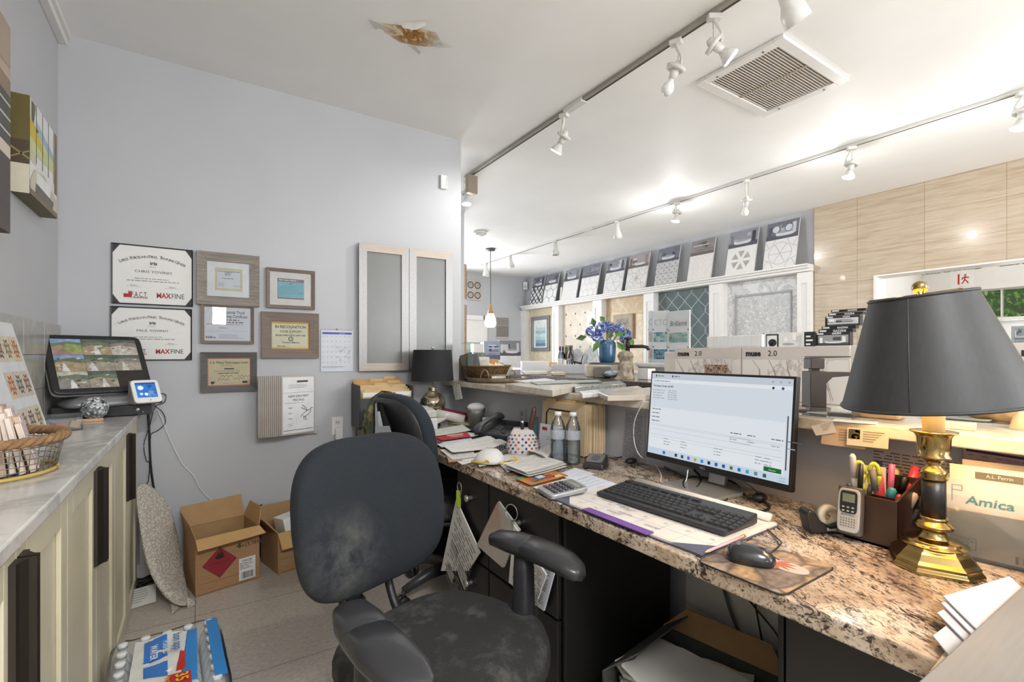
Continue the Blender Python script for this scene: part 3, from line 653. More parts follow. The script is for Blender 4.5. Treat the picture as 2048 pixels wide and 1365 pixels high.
# exit sign, clutter seen through the opening, hedge outside
s = at(1925, 559, x=XR-.001); k = (s.x)/ray(1925, 559).x/FPX
t = thing('exit_sign', 'white sign with red door, running figure and the word EXIT', 'sign', (XR-.004, s.y, s.z), WX)
w = 36*k
M().box(-w/2, w/2, -w*.55, w*.5, -.003, 0, mat('#e6e4e2', .4)).build('plate', t)
m = M(); m.rect(-w*.2, -w*.12, -w*.28, w*.3, RED, .001); bx = w*.12
m.poly([(bx+w*.05*cos(i*pi/5), w*.22+w*.05*sin(i*pi/5)) for i in range(10)], RED, .001)
for q in ([(bx, w*.15), (bx-w*.03, -w*.02)], [(bx, w*.13), (bx-w*.13, w*.06), (bx-w*.12, -w*.02)], [(bx, w*.13), (bx+w*.1, w*.06), (bx+w*.15, w*.1)], [(bx-w*.03, -w*.02), (bx+w*.06, -w*.12), (bx+w*.12, -w*.24)], [(bx-w*.03, -w*.02), (bx-w*.07, -w*.14), (bx-w*.15, -w*.25)]): m.path(q, w*.055, RED, .001)
m.text('EXIT', w*.15, mat('#c98278'), 0, -w*.5, .001); m.build('pictogram', t)
a, b = at(2016, 692, x=XR-.3), at(2052, 652, x=XR-.3)
t = thing('brochure_poster', 'blue grey brochure poster under the rear window', 'poster', (XR-.302, b.y, a.z), WX); w, h = .5, b.z-a.z
w = a.y-b.y+.1; M().box(-w/2, w/2, -.0, h, -.01, 0, mat('#aab6bd', .4)).build('sheet', t)
m = M(); photo(m, -w*.4, w*.1, h*.3, h*.9, 5, .001, ['#8fa0ab', '#a9b5bc', '#7f8c96', '#c3ccd0', '#5f6c76', '#d0d6d8', '#98a5ad']); m.lines(-w*.4, w*.4, h*.05, h*.25, 4, INKL, .008, .001); m.build('print', t)
one(M().box(-.25, .0, -1.2, 1.2, 0, b.z-(b.z-a.z)*1.05, TRIMP), 'white_cabinet', 'low white cabinet below the rear window', 'cabinet', (XR-.04, 1.2, 0), bev=.004)
random.seed(3); m = M(); LF = [mat('#5f8a3a', .6), mat('#7aa548', .6), mat('#44702c', .6), mat('#98bd62', .6), mat('#2f5522', .6)]
for i in range(4200):
    c = V((random.uniform(9.9, 10.9), random.uniform(-.8, 4.2), random.uniform(1.2, 3.4))); e = Euler([random.uniform(0, 6.3) for _ in range(3)]).to_matrix(); s = random.uniform(.03, .06)
    m.add([tuple(c+e @ V(q)) for q in ((-s, 0, 0), (0, -s*.5, 0), (s, 0, .01), (0, s*.5, 0))], [(0, 1, 2, 3)], random.choice(LF))
h = one(m, 'hedge_foliage', 'leafy green hedge outside the rear window', 'hedge'); h['kind'] = 'stuff'
one(M().box(11.2, 11.3, -1.5, 5, 0, 4, mat('#3c5a2c', .9, var=.4)), 'hedge_backdrop', 'dense dark inner mass of the hedge outside', 'hedge')
# ================================================================== FRAMES ON THE BACK WALL
def framed(name, u0, v0, u1, v1, label, cat, fmat, fw, fd, draw, matc=None, mw=0, glass=True, sheet=PAPER, kids='certificate', coat=None):
    a, b = at(u0, v1, y=YA-fd), at(u1, v0, y=YA-fd); w, h = b.x-a.x, b.z-a.z
    t = thing(name, label, cat, ((a.x+b.x)/2, YA-.001, (a.z+b.z)/2), WA)
    m = M(); X, Y = w/2, h/2
    for (p, q) in (((-X, -Y), (X, -Y)), ((X, -Y), (X, Y)), ((X, Y), (-X, Y)), ((-X, Y), (-X, -Y))):
        d = V((q[0]-p[0], q[1]-p[1], 0)).normalized(); nn = V((-d.y, d.x, 0)); P, Q = V((*p, 0)), V((*q, 0)); i0, i1 = P+(d+nn)*fw, Q+(nn-d)*fw
        z = V((0, 0, fd)); zi = V((0, 0, fd*.72))
        m.add([tuple(k) for k in (P, Q, Q+z, P+z, i0+zi, i1+zi, i0, i1)], [(0, 1, 2, 3), (3, 2, 5, 4), (4, 5, 7, 6)], fmat)
    m.build('frame', t)
    iw, ih = w-2*fw, h-2*fw; zs = fd*.35
    M().box(-X+.002, X-.002, -Y+.002, Y-.002, 0, .003, mat('#6f675d')).build('backing', t)
    if matc:
        m = M(); m.rect(-iw/2, iw/2, -ih/2, ih/2, matc, zs); m.build('mat_board', t)
    sw, sh = iw-2*mw, ih-2*mw*.92
    m = M(); m.rect(-sw/2, sw/2, -sh/2, sh/2, sheet, zs+.0008); m.T = MX.Translation((0, 0, zs+.001)); draw(m, sw, sh); m.build(kids, t)
    if glass: M().rect(-iw/2, iw/2, -ih/2, ih/2, GLASS, zs+.004).build('glass', t)
    return t
def cert_porcelain(who):
    def d(m, w, h):
        K = mat('#2d2d2f', .6)
        for sx in (-1, 1):
            for sy in (-1, 1): m.poly([(sx*w/2, sy*h/2), (sx*(w/2-w*.085), sy*h/2), (sx*w/2, sy*(h/2-h*.145))], K, .0006)
        m.arc_text('Large Porcelain Panel Training Center', h*.062, INK, 0, h*.31-w*.85, w*.85, -.5, .5)
        m.text('iris', h*.085, mat('#1c1c1d'), 0, h*.19, bold=.03); m.lines(-w*.06, w*.06, h*.14, h*.165, 1, INKL, h*.008)
        m.text(who, h*.062, INK, 0, h*.045, sx=1.25); m.lines(-w*.24, w*.22, -h*.075, -h*.045, 1, INKL, h*.012); m.lines(-w*.33, w*.33, -h*.115, -h*.085, 1, INKL, h*.014)
        for x in (-w*.25, w*.24): m.seg((x-w*.09, -h*.205), (x+w*.09, -h*.205), .0008, INKL, .0006); m.path([(x-.04*w+i*.008*w, -h*.19+h*.02*sin(i*1.9)*(1-i*.07)) for i in range(12)], .0012, INK, .0007)
        m.text('F.A.C.T.', h*.125, mat('#26262a'), -w*.275, -h*.385, al='L', bold=.004, w=w*.2); m.rect(-w*.26, -w*.075, -h*.405, -h*.392, RED, .0007)
        m.poly([(-w*.37, -h*.40), (-w*.27, -h*.40), (-w*.27, -h*.30), (-w*.305, -h*.30), (-w*.305, -h*.335), (-w*.37, -h*.335)], RED, .0007)
        for i in range(3): m.rect(-w*.315+i*w*.017, -w*.307+i*w*.017, -h*.34, -h*.285, RED, .0008)
        m.text('MAX', h*.125, mat('#a8242c'), w*.04, -h*.385, al='L', bold=.03, w=w*.185); m.text('FINE', h*.125, mat('#262629'), w*.235, -h*.385, al='L', w=w*.165)
    return d
CERTP = mat('#e2e1dc', .6, var=.01)
framed('training_certificate', 222, 501, 386, 607, 'black cornered certificate with red and black logos, upper of the two', 'certificate', BLACK, .006, .008, cert_porcelain('CHRIS YOVINO'), glass=False, sheet=CERTP)
framed('training_certificate', 220, 619, 384, 722, 'black cornered certificate partly behind the tilted camera terminal', 'certificate', BLACK, .006, .008, cert_porcelain('PAUL YOVINO'), glass=False, sheet=CERTP)
def draw_a(m, w, h):
    m.rect(-w/2, w/2, -h/2, h/2, mat('#c9bf93'), .0002); a, b = w*.42, h*.39; m.rect(-a, a, -b, b, PAPERB, .0004)
    m.seg((-a, b*.9), (a, b*.9), .003, mat('#59617e'), .0006); m.lines(-a*.35, a*.35, b*.45, b*.85, 4, INK, .0022); m.lines(-a*.6, a*.6, b*.02, b*.2, 1, INK, .003); m.lines(-a*.9, -a*.2, -b*.85, -b*.35, 5, INKL, .0016); m.path([(a*.35+i*.004, -b*.7+.006*sin(i*1.7)) for i in range(12)], .001, INK, .0007)
framed('framed_certificate', 393, 513, 519, 608, 'wide weathered grey wood frame with a small matted certificate', 'picture frame', WOODG, .05, .025, draw_a, mat('#dedfe0'), .038)
def draw_b(m, w, h):
    m.rect(-w/2, w/2, -h/2, h/2, mat('#79b3bf'), .0002); P = mat('#7d6b74')
    m.rect(-w/2, w/2, h*.34, h*.5, P, .0004); m.rect(-w/2, w/2, -h*.5, -h*.44, P, .0004); m.rect(-w/2, -w*.48, -h/2, h/2, P, .0004); m.lines(-w*.46, w*.3, h*.36, h*.48, 1, mat('#d5c6c6'), .006, .0006)
    m.lines(-w*.06, w*.06, h*.2, h*.3, 1, INK, .003); m.lines(-w*.45, w*.4, -h*.3, h*.16, 6, mat('#5d8e9b'), .002); m.path([(w*.25+i*.004, -h*.2+.006*sin(i*1.9)) for i in range(10)], .001, INK, .0007)
framed('framed_certificate', 533, 543, 630, 615, 'slim grey frame with a small turquoise certificate on white mat', 'picture frame', WOODB, .019, .025, draw_b, mat('#d9d5cf'), .043)
def draw_c(m, w, h):
    m.text('Industrial Truck', h*.13, INK, w*.12, h*.31, sh=.15, bold=.01, w=w*.5); m.text('Training Certificate', h*.13, INK, w*.12, h*.19, sh=.15, bold=.01, w=w*.6); m.lines(-w*.1, w*.35, h*.02, h*.16, 2, INK, h*.025); m.lines(-w*.45, w*.42, -h*.04, h*.02, 1, INKL, h*.02); m.lines(-w*.2, .0, -h*.14, -h*.1, 1, INK, h*.012)
    m.seg((-w*.45, -h*.22), (-w*.1, -h*.22), .001, INKL, .0006); m.seg((w*.1, -h*.2), (w*.42, -h*.22), .001, INKL, .0006); m.text('Nilfco', h*.1, mat('#3a3a38'), -w*.36, -h*.43, bold=.02); m.path(circ(-w*.45, -h*.40, h*.03, 8, 1, 5.2), .003, mat('#c4a22c'), .0006); m.lines(-w*.2, w*.4, -h*.44, -h*.3, 4, INKL, h*.01)
framed('framed_certificate', 402, 612, 508, 687, 'thin framed truck training certificate with a bright window reflection', 'picture frame', WOODB, .016, .022, draw_c, sheet=PAPERB)
def draw_d(m, w, h):
    m.rect(-w/2, w/2, -h/2, h/2, mat('#c69c3a', .5, var=.25, scale=8), .0002); m.rect(-w*.5, w*.46, -h*.45, h*.42, mat('#ddd6b5'), .0004)
    m.text('IN RECOGNITION', h*.15, INK, 0, h*.26, .001, bold=.018, w=w*.82); m.text('OF', h*.06, INK, 0, h*.2, .001); m.text('YOUR SUPPORT', h*.12, INK, 0, h*.10, .001, bold=.01, w=w*.6); m.text('TO', h*.05, INK, 0, h*.05, .001); m.text('BRANDO PARKS CHILD LUNCH CARE', h*.085, INK, 0, -h*.03, .001, bold=.02, w=w*.8)
    m.path(circ(0, -h*.13, h*.075, 20), .0035, INK, .001); m.path(circ(0, -h*.13, h*.045, 16), .002, INK, .001); m.text('Torbern Marino', h*.09, mat('#222222'), 0, -h*.29, .001, bold=.02); m.lines(-w*.36, -w*.08, -h*.42, -h*.37, 1, INK, h*.025, .001)
framed('framed_certificate', 523, 628, 638, 717, 'brown wood frame with a gold edged IN RECOGNITION award', 'picture frame', WOODB, .056, .024, draw_d)
def draw_e(m, w, h):
    P = mat('#b0595a'); m.rect(-w/2, w/2, -h/2, h/2, P, .0002); m.rect(-w*.478, w*.478, -h*.46, h*.46, mat('#cdc09b', .8, var=.06), .0004)
    m.text('E. A. Wilson Technological Center', h*.13, INK, 0, h*.29, .001, w=w*.88, bold=.012); m.lines(-w*.2, w*.2, h*.2, h*.25, 1, INKL, h*.02, .001); m.lines(-w*.12, w*.12, h*.08, h*.14, 1, INK, h*.04, .001, words=False); m.lines(-w*.34, w*.34, 0, h*.06, 1, INKL, h*.02, .001); m.lines(-w*.25, w*.25, -h*.07, -h*.02, 1, INK, h*.025, .001)
    for x, y in ((-.2, -.14), (.2, -.16), (-.28, -.26), (.08, -.24)): m.path([(w*x+i*.005, h*y+.006*sin(i*1.6+x*9)) for i in range(13)], .0018, INK, .001)
    m.rect(w*.3, w*.42, -h*.4, -h*.33, INK, .001); m.poly([(-w*.42, -h*.42), (-w*.36, -h*.42), (-w*.32, -h*.33), (-w*.42, -h*.33)], INK, .001); m.lines(-w*.15, w*.15, -h*.42, -h*.38, 1, INKL, h*.014, .001)
framed('framed_certificate', 401, 705, 514, 786, 'dark grey frame with a red bordered technological centre diploma', 'picture frame', WOODD, .032, .022, draw_e)
# wall calendar
a, b = at(642, 744, y=YA-.01), at(706, 661, y=YA-.01); w, h = b.x-a.x, b.z-a.z
t = thing('wall_calendar', 'white spiral wall calendar with a blue header strip', 'calendar', ((a.x+b.x)/2, YA-.001, (a.z+b.z)/2), WA)
m = M(); m.box(-w/2, w/2, -h/2, h/2, 0, .006, PAPERB); z = .0066
m.rect(-w*.46, w*.46, h*.39, h*.44, BLUEINK, z); m.text('July 2025', h*.035, WHITE, w*.16, h*.4, z+.0003)
for i in range(7): m.seg((-w*.47, h*.36-i*h*.125), (w*.47, h*.36-i*h*.125), .0008, mat('#b3b3bd'), z)
for i in range(7):
    for j in range(6): m.rect(-w*.45+i*w*.135, -w*.425+i*w*.135, h*.33-j*h*.125, h*.345-j*h*.125, mat('#8d8d98'), z)
m.lines(-w*.45, w*.45, -h*.42, -h*.37, 2, mat('#9a9ab8'), .003, z); random.seed(4)
for i in range(11): x = random.uniform(-.05, .4)*w; y = random.uniform(-.3, .2)*h; m.lines(x, x+w*.1, y, y+h*.05, 2, INKL, .002, z, full=1)
m.build('pages', t)
m = M()
for i in range(26): m.tube(circ3 if False else [(-w*.46+i*w*.92/25, h/2-.004, .007), (-w*.46+i*w*.92/25, h/2+.005, .004), (-w*.46+i*w*.92/25, h/2-.002, -.0)], .0012, SILVER, 5)
m.build('wire_binding', t); M().sph((0, h/2+.004, .008), .006, SILVER, 10, 6).build('push_pin', t)
# flip pricing display
p0, p1 = at(525, 862, y=YA-.05), at(630, 760, y=YA-.05); hh = .36
t = thing('flip_price_display', 'wall mounted flip display of white sleeves, NEW DELIVERY PRICING on front', 'price list display', (at(575, 810, y=YA).x, YA-.02, at(575, 812, y=YA-.1).z), (0, 0, 0))
M().box(-.12, .17, -.008, .018, -hh/2-.01, -hh/2+.03, mat('#b9b9b9', .4)).build('wall_bracket', t)
fw = .215
def leaf(k, x, ang, front=False):
    o = M(); o.box(0, fw, -.0025, .0025, -hh/2, hh/2, mat('#b5aea5', .35)); e = .007
    o.box(-.003, .004, -.005, .005, -hh/2, hh/2, mat('#a79f96', .4)); g = o.build('sleeve', t, (x, -.085, 0), (0, 0, ang), bev=.002)
    if front:
        mm = M(); mm.T = MX.Translation((fw/2, -.0035, 0)) @ MX.Rotation(pi/2, 4, 'X'); mm.rect(-fw*.46, fw*.46, -hh*.47, hh*.47, mat('#e2e2e3'), 0)
        mm.lines(-fw*.05, fw*.42, hh*.37, hh*.42, 1, INK, .011, .0004, words=False); mm.lines(-fw*.3, fw*.38, hh*.28, hh*.35, 3, INKL, .0025, .0004)
        mm.text('NEW DELIVERY', .019, INK, 0, hh*.13, .0004, bold=.012); mm.text('PRICING', .019, INK, 0, hh*.065, .0004, bold=.012); mm.lines(-fw*.4, fw*.4, hh*.02, hh*.05, 1, INKL, .003, .0004)
        for i, sN in enumerate(('$40', '$20', '$40')): mm.text(sN, .014, INK, -fw*.24, -hh*.06-i*hh*.09, .0004)
        mm.seg((-fw*.44, hh*.21), (fw*.44, hh*.21), .002, INKL, .0004)
        bird = [[(.02, .02), (.0, .05), (-.035, .075)], [(.02, .02), (-.01, .035), (-.045, .05)], [(.02, .02), (.05, .03), (.065, .045), (.08, .04)], [(.02, .02), (-.02, .0), (-.05, -.03)], [(.06, .03), (.05, .0), (.02, -.02), (-.02, -.04)], [(-.02, -.02), (-.01, -.06)], [(.0, -.025), (.01, -.065)]]
        for bq in bird: mm.path([(fw*.2+x_*.62, -hh*.15+y_*.7) for x_, y_ in bq], .0035, INK, .0005)
        mm.lines(-fw*.3, -fw*.12, -hh*.36, -hh*.3, 2, INKL, .003, .0004); mm.seg((-fw*.44, -hh*.42), (fw*.44, -hh*.42), .003, INK, .0004); mm.build('price_sheet', t, (x, -.085, 0), (0, 0, ang))
for k in range(11, 0, -1): leaf(k, -.05-.0108*k, R_(20))
leaf(0, -.05, R_(20), True)
# outlet with charger
p = at(675, 852, y=YA-.004)
t = thing('wall_outlet', 'white wall outlet with a plugged in white charger', 'outlet', (p.x, YA-.001, p.z), WA)
m = M(); m.box(-.036, .036, -.058, .058, 0, .006, WHITE).build('cover_plate', t, bev=.003)
m = M()
for y in (.022, -.022): m.poly([(a, y+b) for a, b in sup(.034, .028, 16, 3)], mat('#d3d2cf'), .0065); [m.rect(x-.0015, x+.0015, y-.004, y+.006, INK, .007) for x in (-.006, .006)]
m.build('sockets', t); M().box(-.02, .026, -.085, -.01, .006, .05, WHITE).build('charger', t, bev=.006); M().tube([(.003, -.085, .03), (.003, -.13, .03), (.0, -.3, .012), (.01, -.6, .01)], .002, WHITE, 6, 5).build('charger_cord', t)
# two aluminium framed frosted glass doors
def alu(u0, u1, v0, v1, label, ry):
    a, b = at(u0, v1, y=YA-.05), at(u1, v0, y=YA-.05); w, h = b.x-a.x, b.z-a.z; X, Y = w/2, h/2; fw = .052
    t = thing('frosted_glass_door_sample', label, 'cabinet door sample', ((a.x+b.x)/2, YA-.026, (a.z+b.z)/2), (pi/2, 0, ry))
    for p, q, nm in (((-X, -Y), (X, -Y), 'rail'), ((X, -Y), (X, Y), 'stile'), ((X, Y), (-X, Y), 'rail'), ((-X, Y), (-X, -Y), 'stile')):
        d = V((q[0]-p[0], q[1]-p[1], 0)).normalized(); nn = V((-d.y, d.x, 0)); P, Q = V((*p, 0)), V((*q, 0)); i0, i1 = P+(d+nn)*fw, Q+(nn-d)*fw; z = V((0, 0, .022)); k = V((0, 0, .012))
        m = M(); m.add([tuple(k_) for k_ in (P, Q, Q+z, P+z, i0+z, i1+z, i0+k, i1+k, i1, i0)], [(0, 1, 2, 3), (3, 2, 5, 4), (4, 5, 7, 6), (0, 9, 8, 1)], STEEL if nm == 'stile' else STEELH); m.build(nm, t)
    M().box(-X+fw-.004, X-fw+.004, -Y+fw-.004, Y-fw+.004, 0, .011, FROST).build('frosted_glass', t)
STEELH = m_grain('brushed_steel_horizontal', '#9a8e82', '#aea296', (2, 60, 60), .42, .5, .05)
alu(719, 818, 497, 743, 'left brushed metal framed frosted glass door on the wall', R_(-2)); alu(820, 905, 507, 741, 'right brushed metal framed frosted glass door beside the drum lamp', R_(-2))
# canvas prints on the left wall
CB = [mat(x, .5) for x in ('#5f5326', '#8d8248', '#c9c3ad', '#e1e0db', '#9fb9c0', '#c9b63c', '#4a3b2a', '#7d6a52', '#b6ad9a', '#2e2823')]
def canvas(y0, y1, z0, z1, d, label, draw, side):
    w, h = y1-y0, z1-z0; t = thing('canvas_print', label, 'picture', (XL+.001, y0, z0), WL)
    M().box(0, w, 0, h, 0, d, side).build('canvas', t); m = M(); m.T = MX.Translation((0, 0, d)); draw(m, w, h); m.build('print', t); return t
def dr1(m, w, h):
    m.rect(0, w, 0, h, CB[3], .0005); m.rect(0, w*.2, h*.35, h, CB[2], .001); m.rect(w*.05, w*.95, h*.52, h*.98, mat('#dcdfe0'), .001)
    m.poly([(0, h*.45), (w, h*.5), (w, h*.62), (0, h*.7)], mat('#c9ce9a'), .0012); m.poly([(0, h*.6), (w*.5, h*.55), (w*.3, h*.75), (0, h*.78)], CB[5], .0014); m.poly([(w*.2, h*.72), (w, h*.6), (w, h*.68), (w*.2, h*.84)], CB[4], .0014)
    for i in range(4): m.rect(w*(.2+i*.22), w*(.215+i*.22), h*.38, h, CB[6], .0018)
    m.rect(w*.9, w, h*.28, h, CB[7], .002); m.poly([(0, h*.14), (w*.15, h*.3), (w*.5, h*.34), (w, h*.2), (w, 0), (0, 0)], CB[2], .002); m.poly([(w*.2, h*.12), (w*.7, h*.16), (w*.75, h*.3), (w*.2, h*.3)], mat('#e8e8e6'), .0024); m.poly([(w*.15, h*.05), (w*.8, h*.06), (w*.85, h*.15), (w*.2, h*.17)], mat('#6f6862'), .0026); m.rect(0, w, 0, h*.06, CB[7], .003)
o = canvas(2.52, 2.93, 1.82, 2.19, .052, 'small canvas print of a freestanding tub before tall windows', dr1, CB[0])
m = M(); m.rect(0, .052, .2, .37, CB[0], .0); m.rect(0, .052, .11, .2, CB[6], 0); m.rect(0, .052, .0, .11, CB[2], 0); m.path([(0, .17), (.052, .13)], .006, CB[1], .0004); m.path([(0, .13), (.052, .16)], .005, CB[1], .0004)
m.build('printed_edge', o, (-.0006, 0, 0), (0, R_(-90), 0))
def dr2(m, w, h):
    m.rect(0, w, 0, h, mat('#b7a48f'), .0005); m.rect(0, w, 0, h*.36, mat('#41332e', .4, var=.2, stretch=(1, 9, 1)), .001); m.rect(0, w, h*.36, h*.42, mat('#d2c4b3'), .0012); m.rect(w*.6, w, h*.42, h*.66, mat('#51504d'), .0012)
    for i in range(3): m.rect(w*.6, w, h*(.47+i*.07), h*(.48+i*.07), mat('#c9c5bd'), .0016)
    m.rect(0, w, h*.66, h*.74, mat('#8f7a62'), .0014); m.poly([(0, h*.74), (w, h*.8), (w, h), (0, h)], mat('#a69684'), .0014)
canvas(1.55, 2.295, 1.62, 2.316, .052, 'large canvas print of a kitchen with dark wood cabinets, cut by the photo edge', dr2, mat('#4b3a33'))
# ================================================================== LEFT COUNTER
XF = -.2525; XC = -.268
one(M().box(XL+.002, XF, -1.0, YA-.02, ZC-.03, ZC, MARBLE_C), 'marble_countertop', 'long white grey marble countertop over the cream cabinets', 'countertop', bev=.004)
def cabinet(i, y0, y1, label):
    t = thing('base_cabinet', label, 'cabinet', (XC, (y0+y1)/2, 0), WL, 'cream base cabinets'); w = y1-y0; hz = ZC-.032; dpt = XC-XL-.004
    M().box(-w/2+.001, w/2-.001, .01, hz, -dpt, -.021, CREAM).build('body', t)
    for s in (-1, 1):
        a, b = (-w/2+.002, -.0015) if s < 0 else (.0015, w/2-.002); z0, z1 = .012, hz-.012; e = .062; m = M()
        m.box(a, b, z0, z1, -.02, -.010, CREAM).box(a, a+e, z0, z1, -.01, 0, CREAM).box(b-e, b, z0, z1, -.01, 0, CREAM).box(a+e, b-e, z0, z0+e, -.01, 0, CREAM).box(a+e, b-e, z1-e, z1, -.01, 0, CREAM)
        d = m.build('door', t, bev=.002); m = M(); hx = -.024 if s < 0 else .024; out = [(hx+s*.02*cos(k*pi/8)*1-0, .022*sin(k*pi/8)) for k in range(9)]
        pr = [(hx-.019*s, 0), (hx-.019*s, .026), (hx-.014*s, .029), (hx-.008*s, .02), (hx+.006*s, .011), (hx+.017*s, .009), (hx+.019*s, .0)]
        if s < 0: pr = pr
        m.loft([[(x, z1-.305, z) for x, z in pr], [(x, z1-.015, z) for x, z in pr]], BRONZE, True, False); m.build('handle', d)
    return t
ys = [-.78, 0, .785, 1.57, 2.35, 3.13]
lbs = ['cream base cabinet behind the camera', 'cream base cabinet beside the camera position', 'nearest visible cream cabinet with a bronze channel handle pair at the photo edge', 'middle cream cabinet with a tall bronze handle pair', 'farthest cream cabinet behind the bubble wrapped parcel']
for i in range(1, 5): cabinet(i, ys[i], ys[i+1], lbs[i])
# DVR box, touch terminal
yd = 2.965
t = thing('video_recorder', 'flat black video recorder box under the touch terminal', 'recorder', (-.37, yd+.12, ZC))
M().box(-.19, .175, -.13, .13, .004, .054, PLASTIC).build('case', t, bev=.003); m = M()
for i in range(12): m.box(.0+i*.006, .003+i*.006, -.1312, -.1295, .015, .04, BLACK)
m.build('vent_slots', t); m = M(); m.sph((.12, -.131, .03), (.009, .003, .009), SILVER, 10, 6).sph((.14, -.131, .018), (.004, .003, .004), SILVER, 8, 6); m.build('key_lock', t); M().box(.05, .176, .02, .1, .054, .058, mat('#5b6164')).build('top_plate', t)
p = at(180, 760, y=2.98)
t = thing('touch_terminal', 'tilted black touch terminal showing a grid of security camera views', 'monitor', (-.40, 3.03, ZC+.055), R_(26))
m = M(); m.loft([[(x*k, y*k2-.02, z) for x, y in sup(.30, .2, 28, 4)] for k, k2, z in ((1, 1, 0), (1, 1, .015), (.96, .9, .03), (.6, .5, .05))], mat('#8f9193', .35, .5)); m.build('stand_base', t)
M().box(-.06, .06, .0, .05, .03, .16, mat('#55585a', .4)).build('stand_neck', t)
tt = MX.Translation((0, .0, .20)) @ MX.Rotation(R_(90-30), 4, 'X'); sw, sh = .385, .315
m = M(); m.T = tt; m.prism(sup(sw, sh, 40, 12), -.045, .0, BLACK).box(-sw*.4, sw*.4, -sh*.4, sh*.4, -.075, -.044, mat('#2a2a2b')); m.build('housing', t, bev=.006)
m = M(); m.T = tt; m.prism(sup(sw+.006, sh+.006, 40, 12), -.026, -.018, SILVER); m.build('silver_band', t)
def em(h, e=.8): return mat('#0c0c0c', .3, emit=e, ecol=h, var=.22, scale=45)
EV = [em(x) for x in ('#66735a', '#857f78', '#9a9181', '#b9b3a6', '#565f55', '#7f9abf', '#c9c6be', '#4a4742', '#87955a', '#a08e72')]
m = M(); m.T = tt; gw, gh = sw*.86, sh*.84; random.seed(11); m.rect(-gw/2-.003, gw/2+.003, -gh/2-.003, gh/2+.003, BLACK, .0012)
for r in range(3):
    for c in range(3):
        x0, y1 = -gw/2+c*gw/3, gh/2-r*gh/3; x1, y0 = x0+gw/3-.0012, y1-gh/3+.0012; w, h = x1-x0, y1-y0
        if r == 2 and c == 2: m.rect(x0, x1, y0, y1, em('#3b322d', .5), .0016); continue
        sky = EV[5] if c == 0 and r < 2 else EV[3]; gr = EV[random.choice([1, 2, 3, 9])]
        m.rect(x0, x1, y0, y1, gr, .0016); m.rect(x0, x1, y0+h*.72, y1, sky if c == 0 else EV[4], .0018)
        m.poly([(x0, y0+h*.5), (x0+w*.3, y0+h*.62), (x1, y0+h*.5), (x1, y0+h*.76), (x0+w*.6, y0+h*.85), (x0, y0+h*.72)], EV[0] if c < 2 else EV[1], .002)
        if r == 0 and c == 0: m.poly([(x0+w*.25, y0+h*.3), (x1, y0+h*.12), (x1, y0+h*.62), (x0+w*.5, y0+h*.7)], EV[8], .0022); m.poly([(x0, y0), (x0+w*.8, y0), (x0+w*.3, y0+h*.38), (x0, y0+h*.4)], em('#9b7d76'), .0022)
        else:
            for i in range(9):
                a, b = x0+w*random.uniform(.02, .85), y0+h*random.uniform(.05, .75); q = random.uniform(.04, .12)*w; m.poly([(a, b), (min(x1, a+q*1.6), b+q*.3), (min(x1, a+q*1.3), min(y1, b+q)), (a-0, min(y1, b+q*.7))], random.choice([EV[6], EV[3], EV[7], EV[9], EV[4]]), .0023+i*.0001)
            a = x0+w*random.uniform(.1, .5); m.poly([(a, y0), (min(x1, a+w*.25), y0), (min(x1, a+w*.12), y0+h*.5), (a+w*.05, y0+h*.5)], EV[6], .0034)
m.build('screen', t)
# security panel tablet
p = at(262, 800, z=ZC+.058)
t = thing('security_touch_panel', 'small white touch panel with a blue screen on its wedge stand', 'tablet', (-.222, 2.955, ZC+.058), R_(24))
tt = MX.Translation((0, -.02, .062)) @ MX.Rotation(R_(58), 4, 'X')
m = M(); m.T = tt; m.prism(sup(.115, .125, 32, 8), -.014, 0, WHITE); m.build('body', t, bev=.003)
m = M(); m.T = tt; m.rect(-.042, .042, -.036, .046, em('#2f7fd6', .8), .0006); m.rect(-.042, .042, .038, .046, em('#1d4fa0', .7), .0009)
for x, y, r in ((-.022, .018, .012), (-.024, -.016, .007), (-.004, -.018, .008)): m.poly([(x+a, y+b) for a, b in sup(r*2, r*2, 18, 2)], em('#e3f0fb', .9), .001)
m.poly([(.0, .03), (.03, .034), (.014, .01)], em('#1a5fb4', .8), .001); m.lines(.006, .036, -.03, .0, 4, em('#bfe0f5', .7), .003, .001); m.build('display', t)
m = M(); m.add([(-.055, -.05, .0), (.055, -.05, 0), (.055, .05, 0), (-.055, .05, 0), (-.055, .03, .11), (.055, .03, .11), (-.055, -.052, .006), (.055, -.052, .006)], [(3, 2, 5, 4), (0, 3, 4, 6), (1, 7, 5, 2), (0, 1, 2, 3)], mat('#9b9788', .4)); m.build('wedge_stand', t); M().sph((0, -.068, .022), .003, SILVER, 8, 6).build('button', t)
# crystal ball, wood bar, glass tray, basket
p = at(189, 835, z=ZC); m = M(); m.sph((0, 0, .052), .052, m_voro('cut_crystal', ['#1d1f20', '#8f9698', '#e6eaea', '#4a4f50', '#c4c9ca', '#2c2f30'], 95, .04, '#3a3d3e', .03), 24, 16)
one(m, 'crystal_ball', 'clear faceted crystal ball on the marble counter', 'crystal ball', (-.40, 2.89, ZC+.0005))
p = at(172, 842, z=ZC); one(M().box(-.045, .045, -.012, .012, 0, .012, mat('#c79a72', .5)), 'wood_strip', 'small tan wood strip before the crystal ball', 'wood sample', (-.405, 2.81, ZC+.0005), R_(8), bev=.002)
p = at(118, 850, z=ZC); t = thing('glass_sample_tray', 'low clear acrylic tray holding grey and pink stone pieces', 'tray', (-.475, 2.60, ZC+.0005), R_(10))
m = M(); m.box(-.075, .075, -.10, .10, 0, .004, PET)
for a in ((-.075, -.071, -.1, .1), (.071, .075, -.1, .1), (-.071, .071, -.1, -.096), (-.071, .071, .096, .1)): m.box(*a, .004, .05, PET)
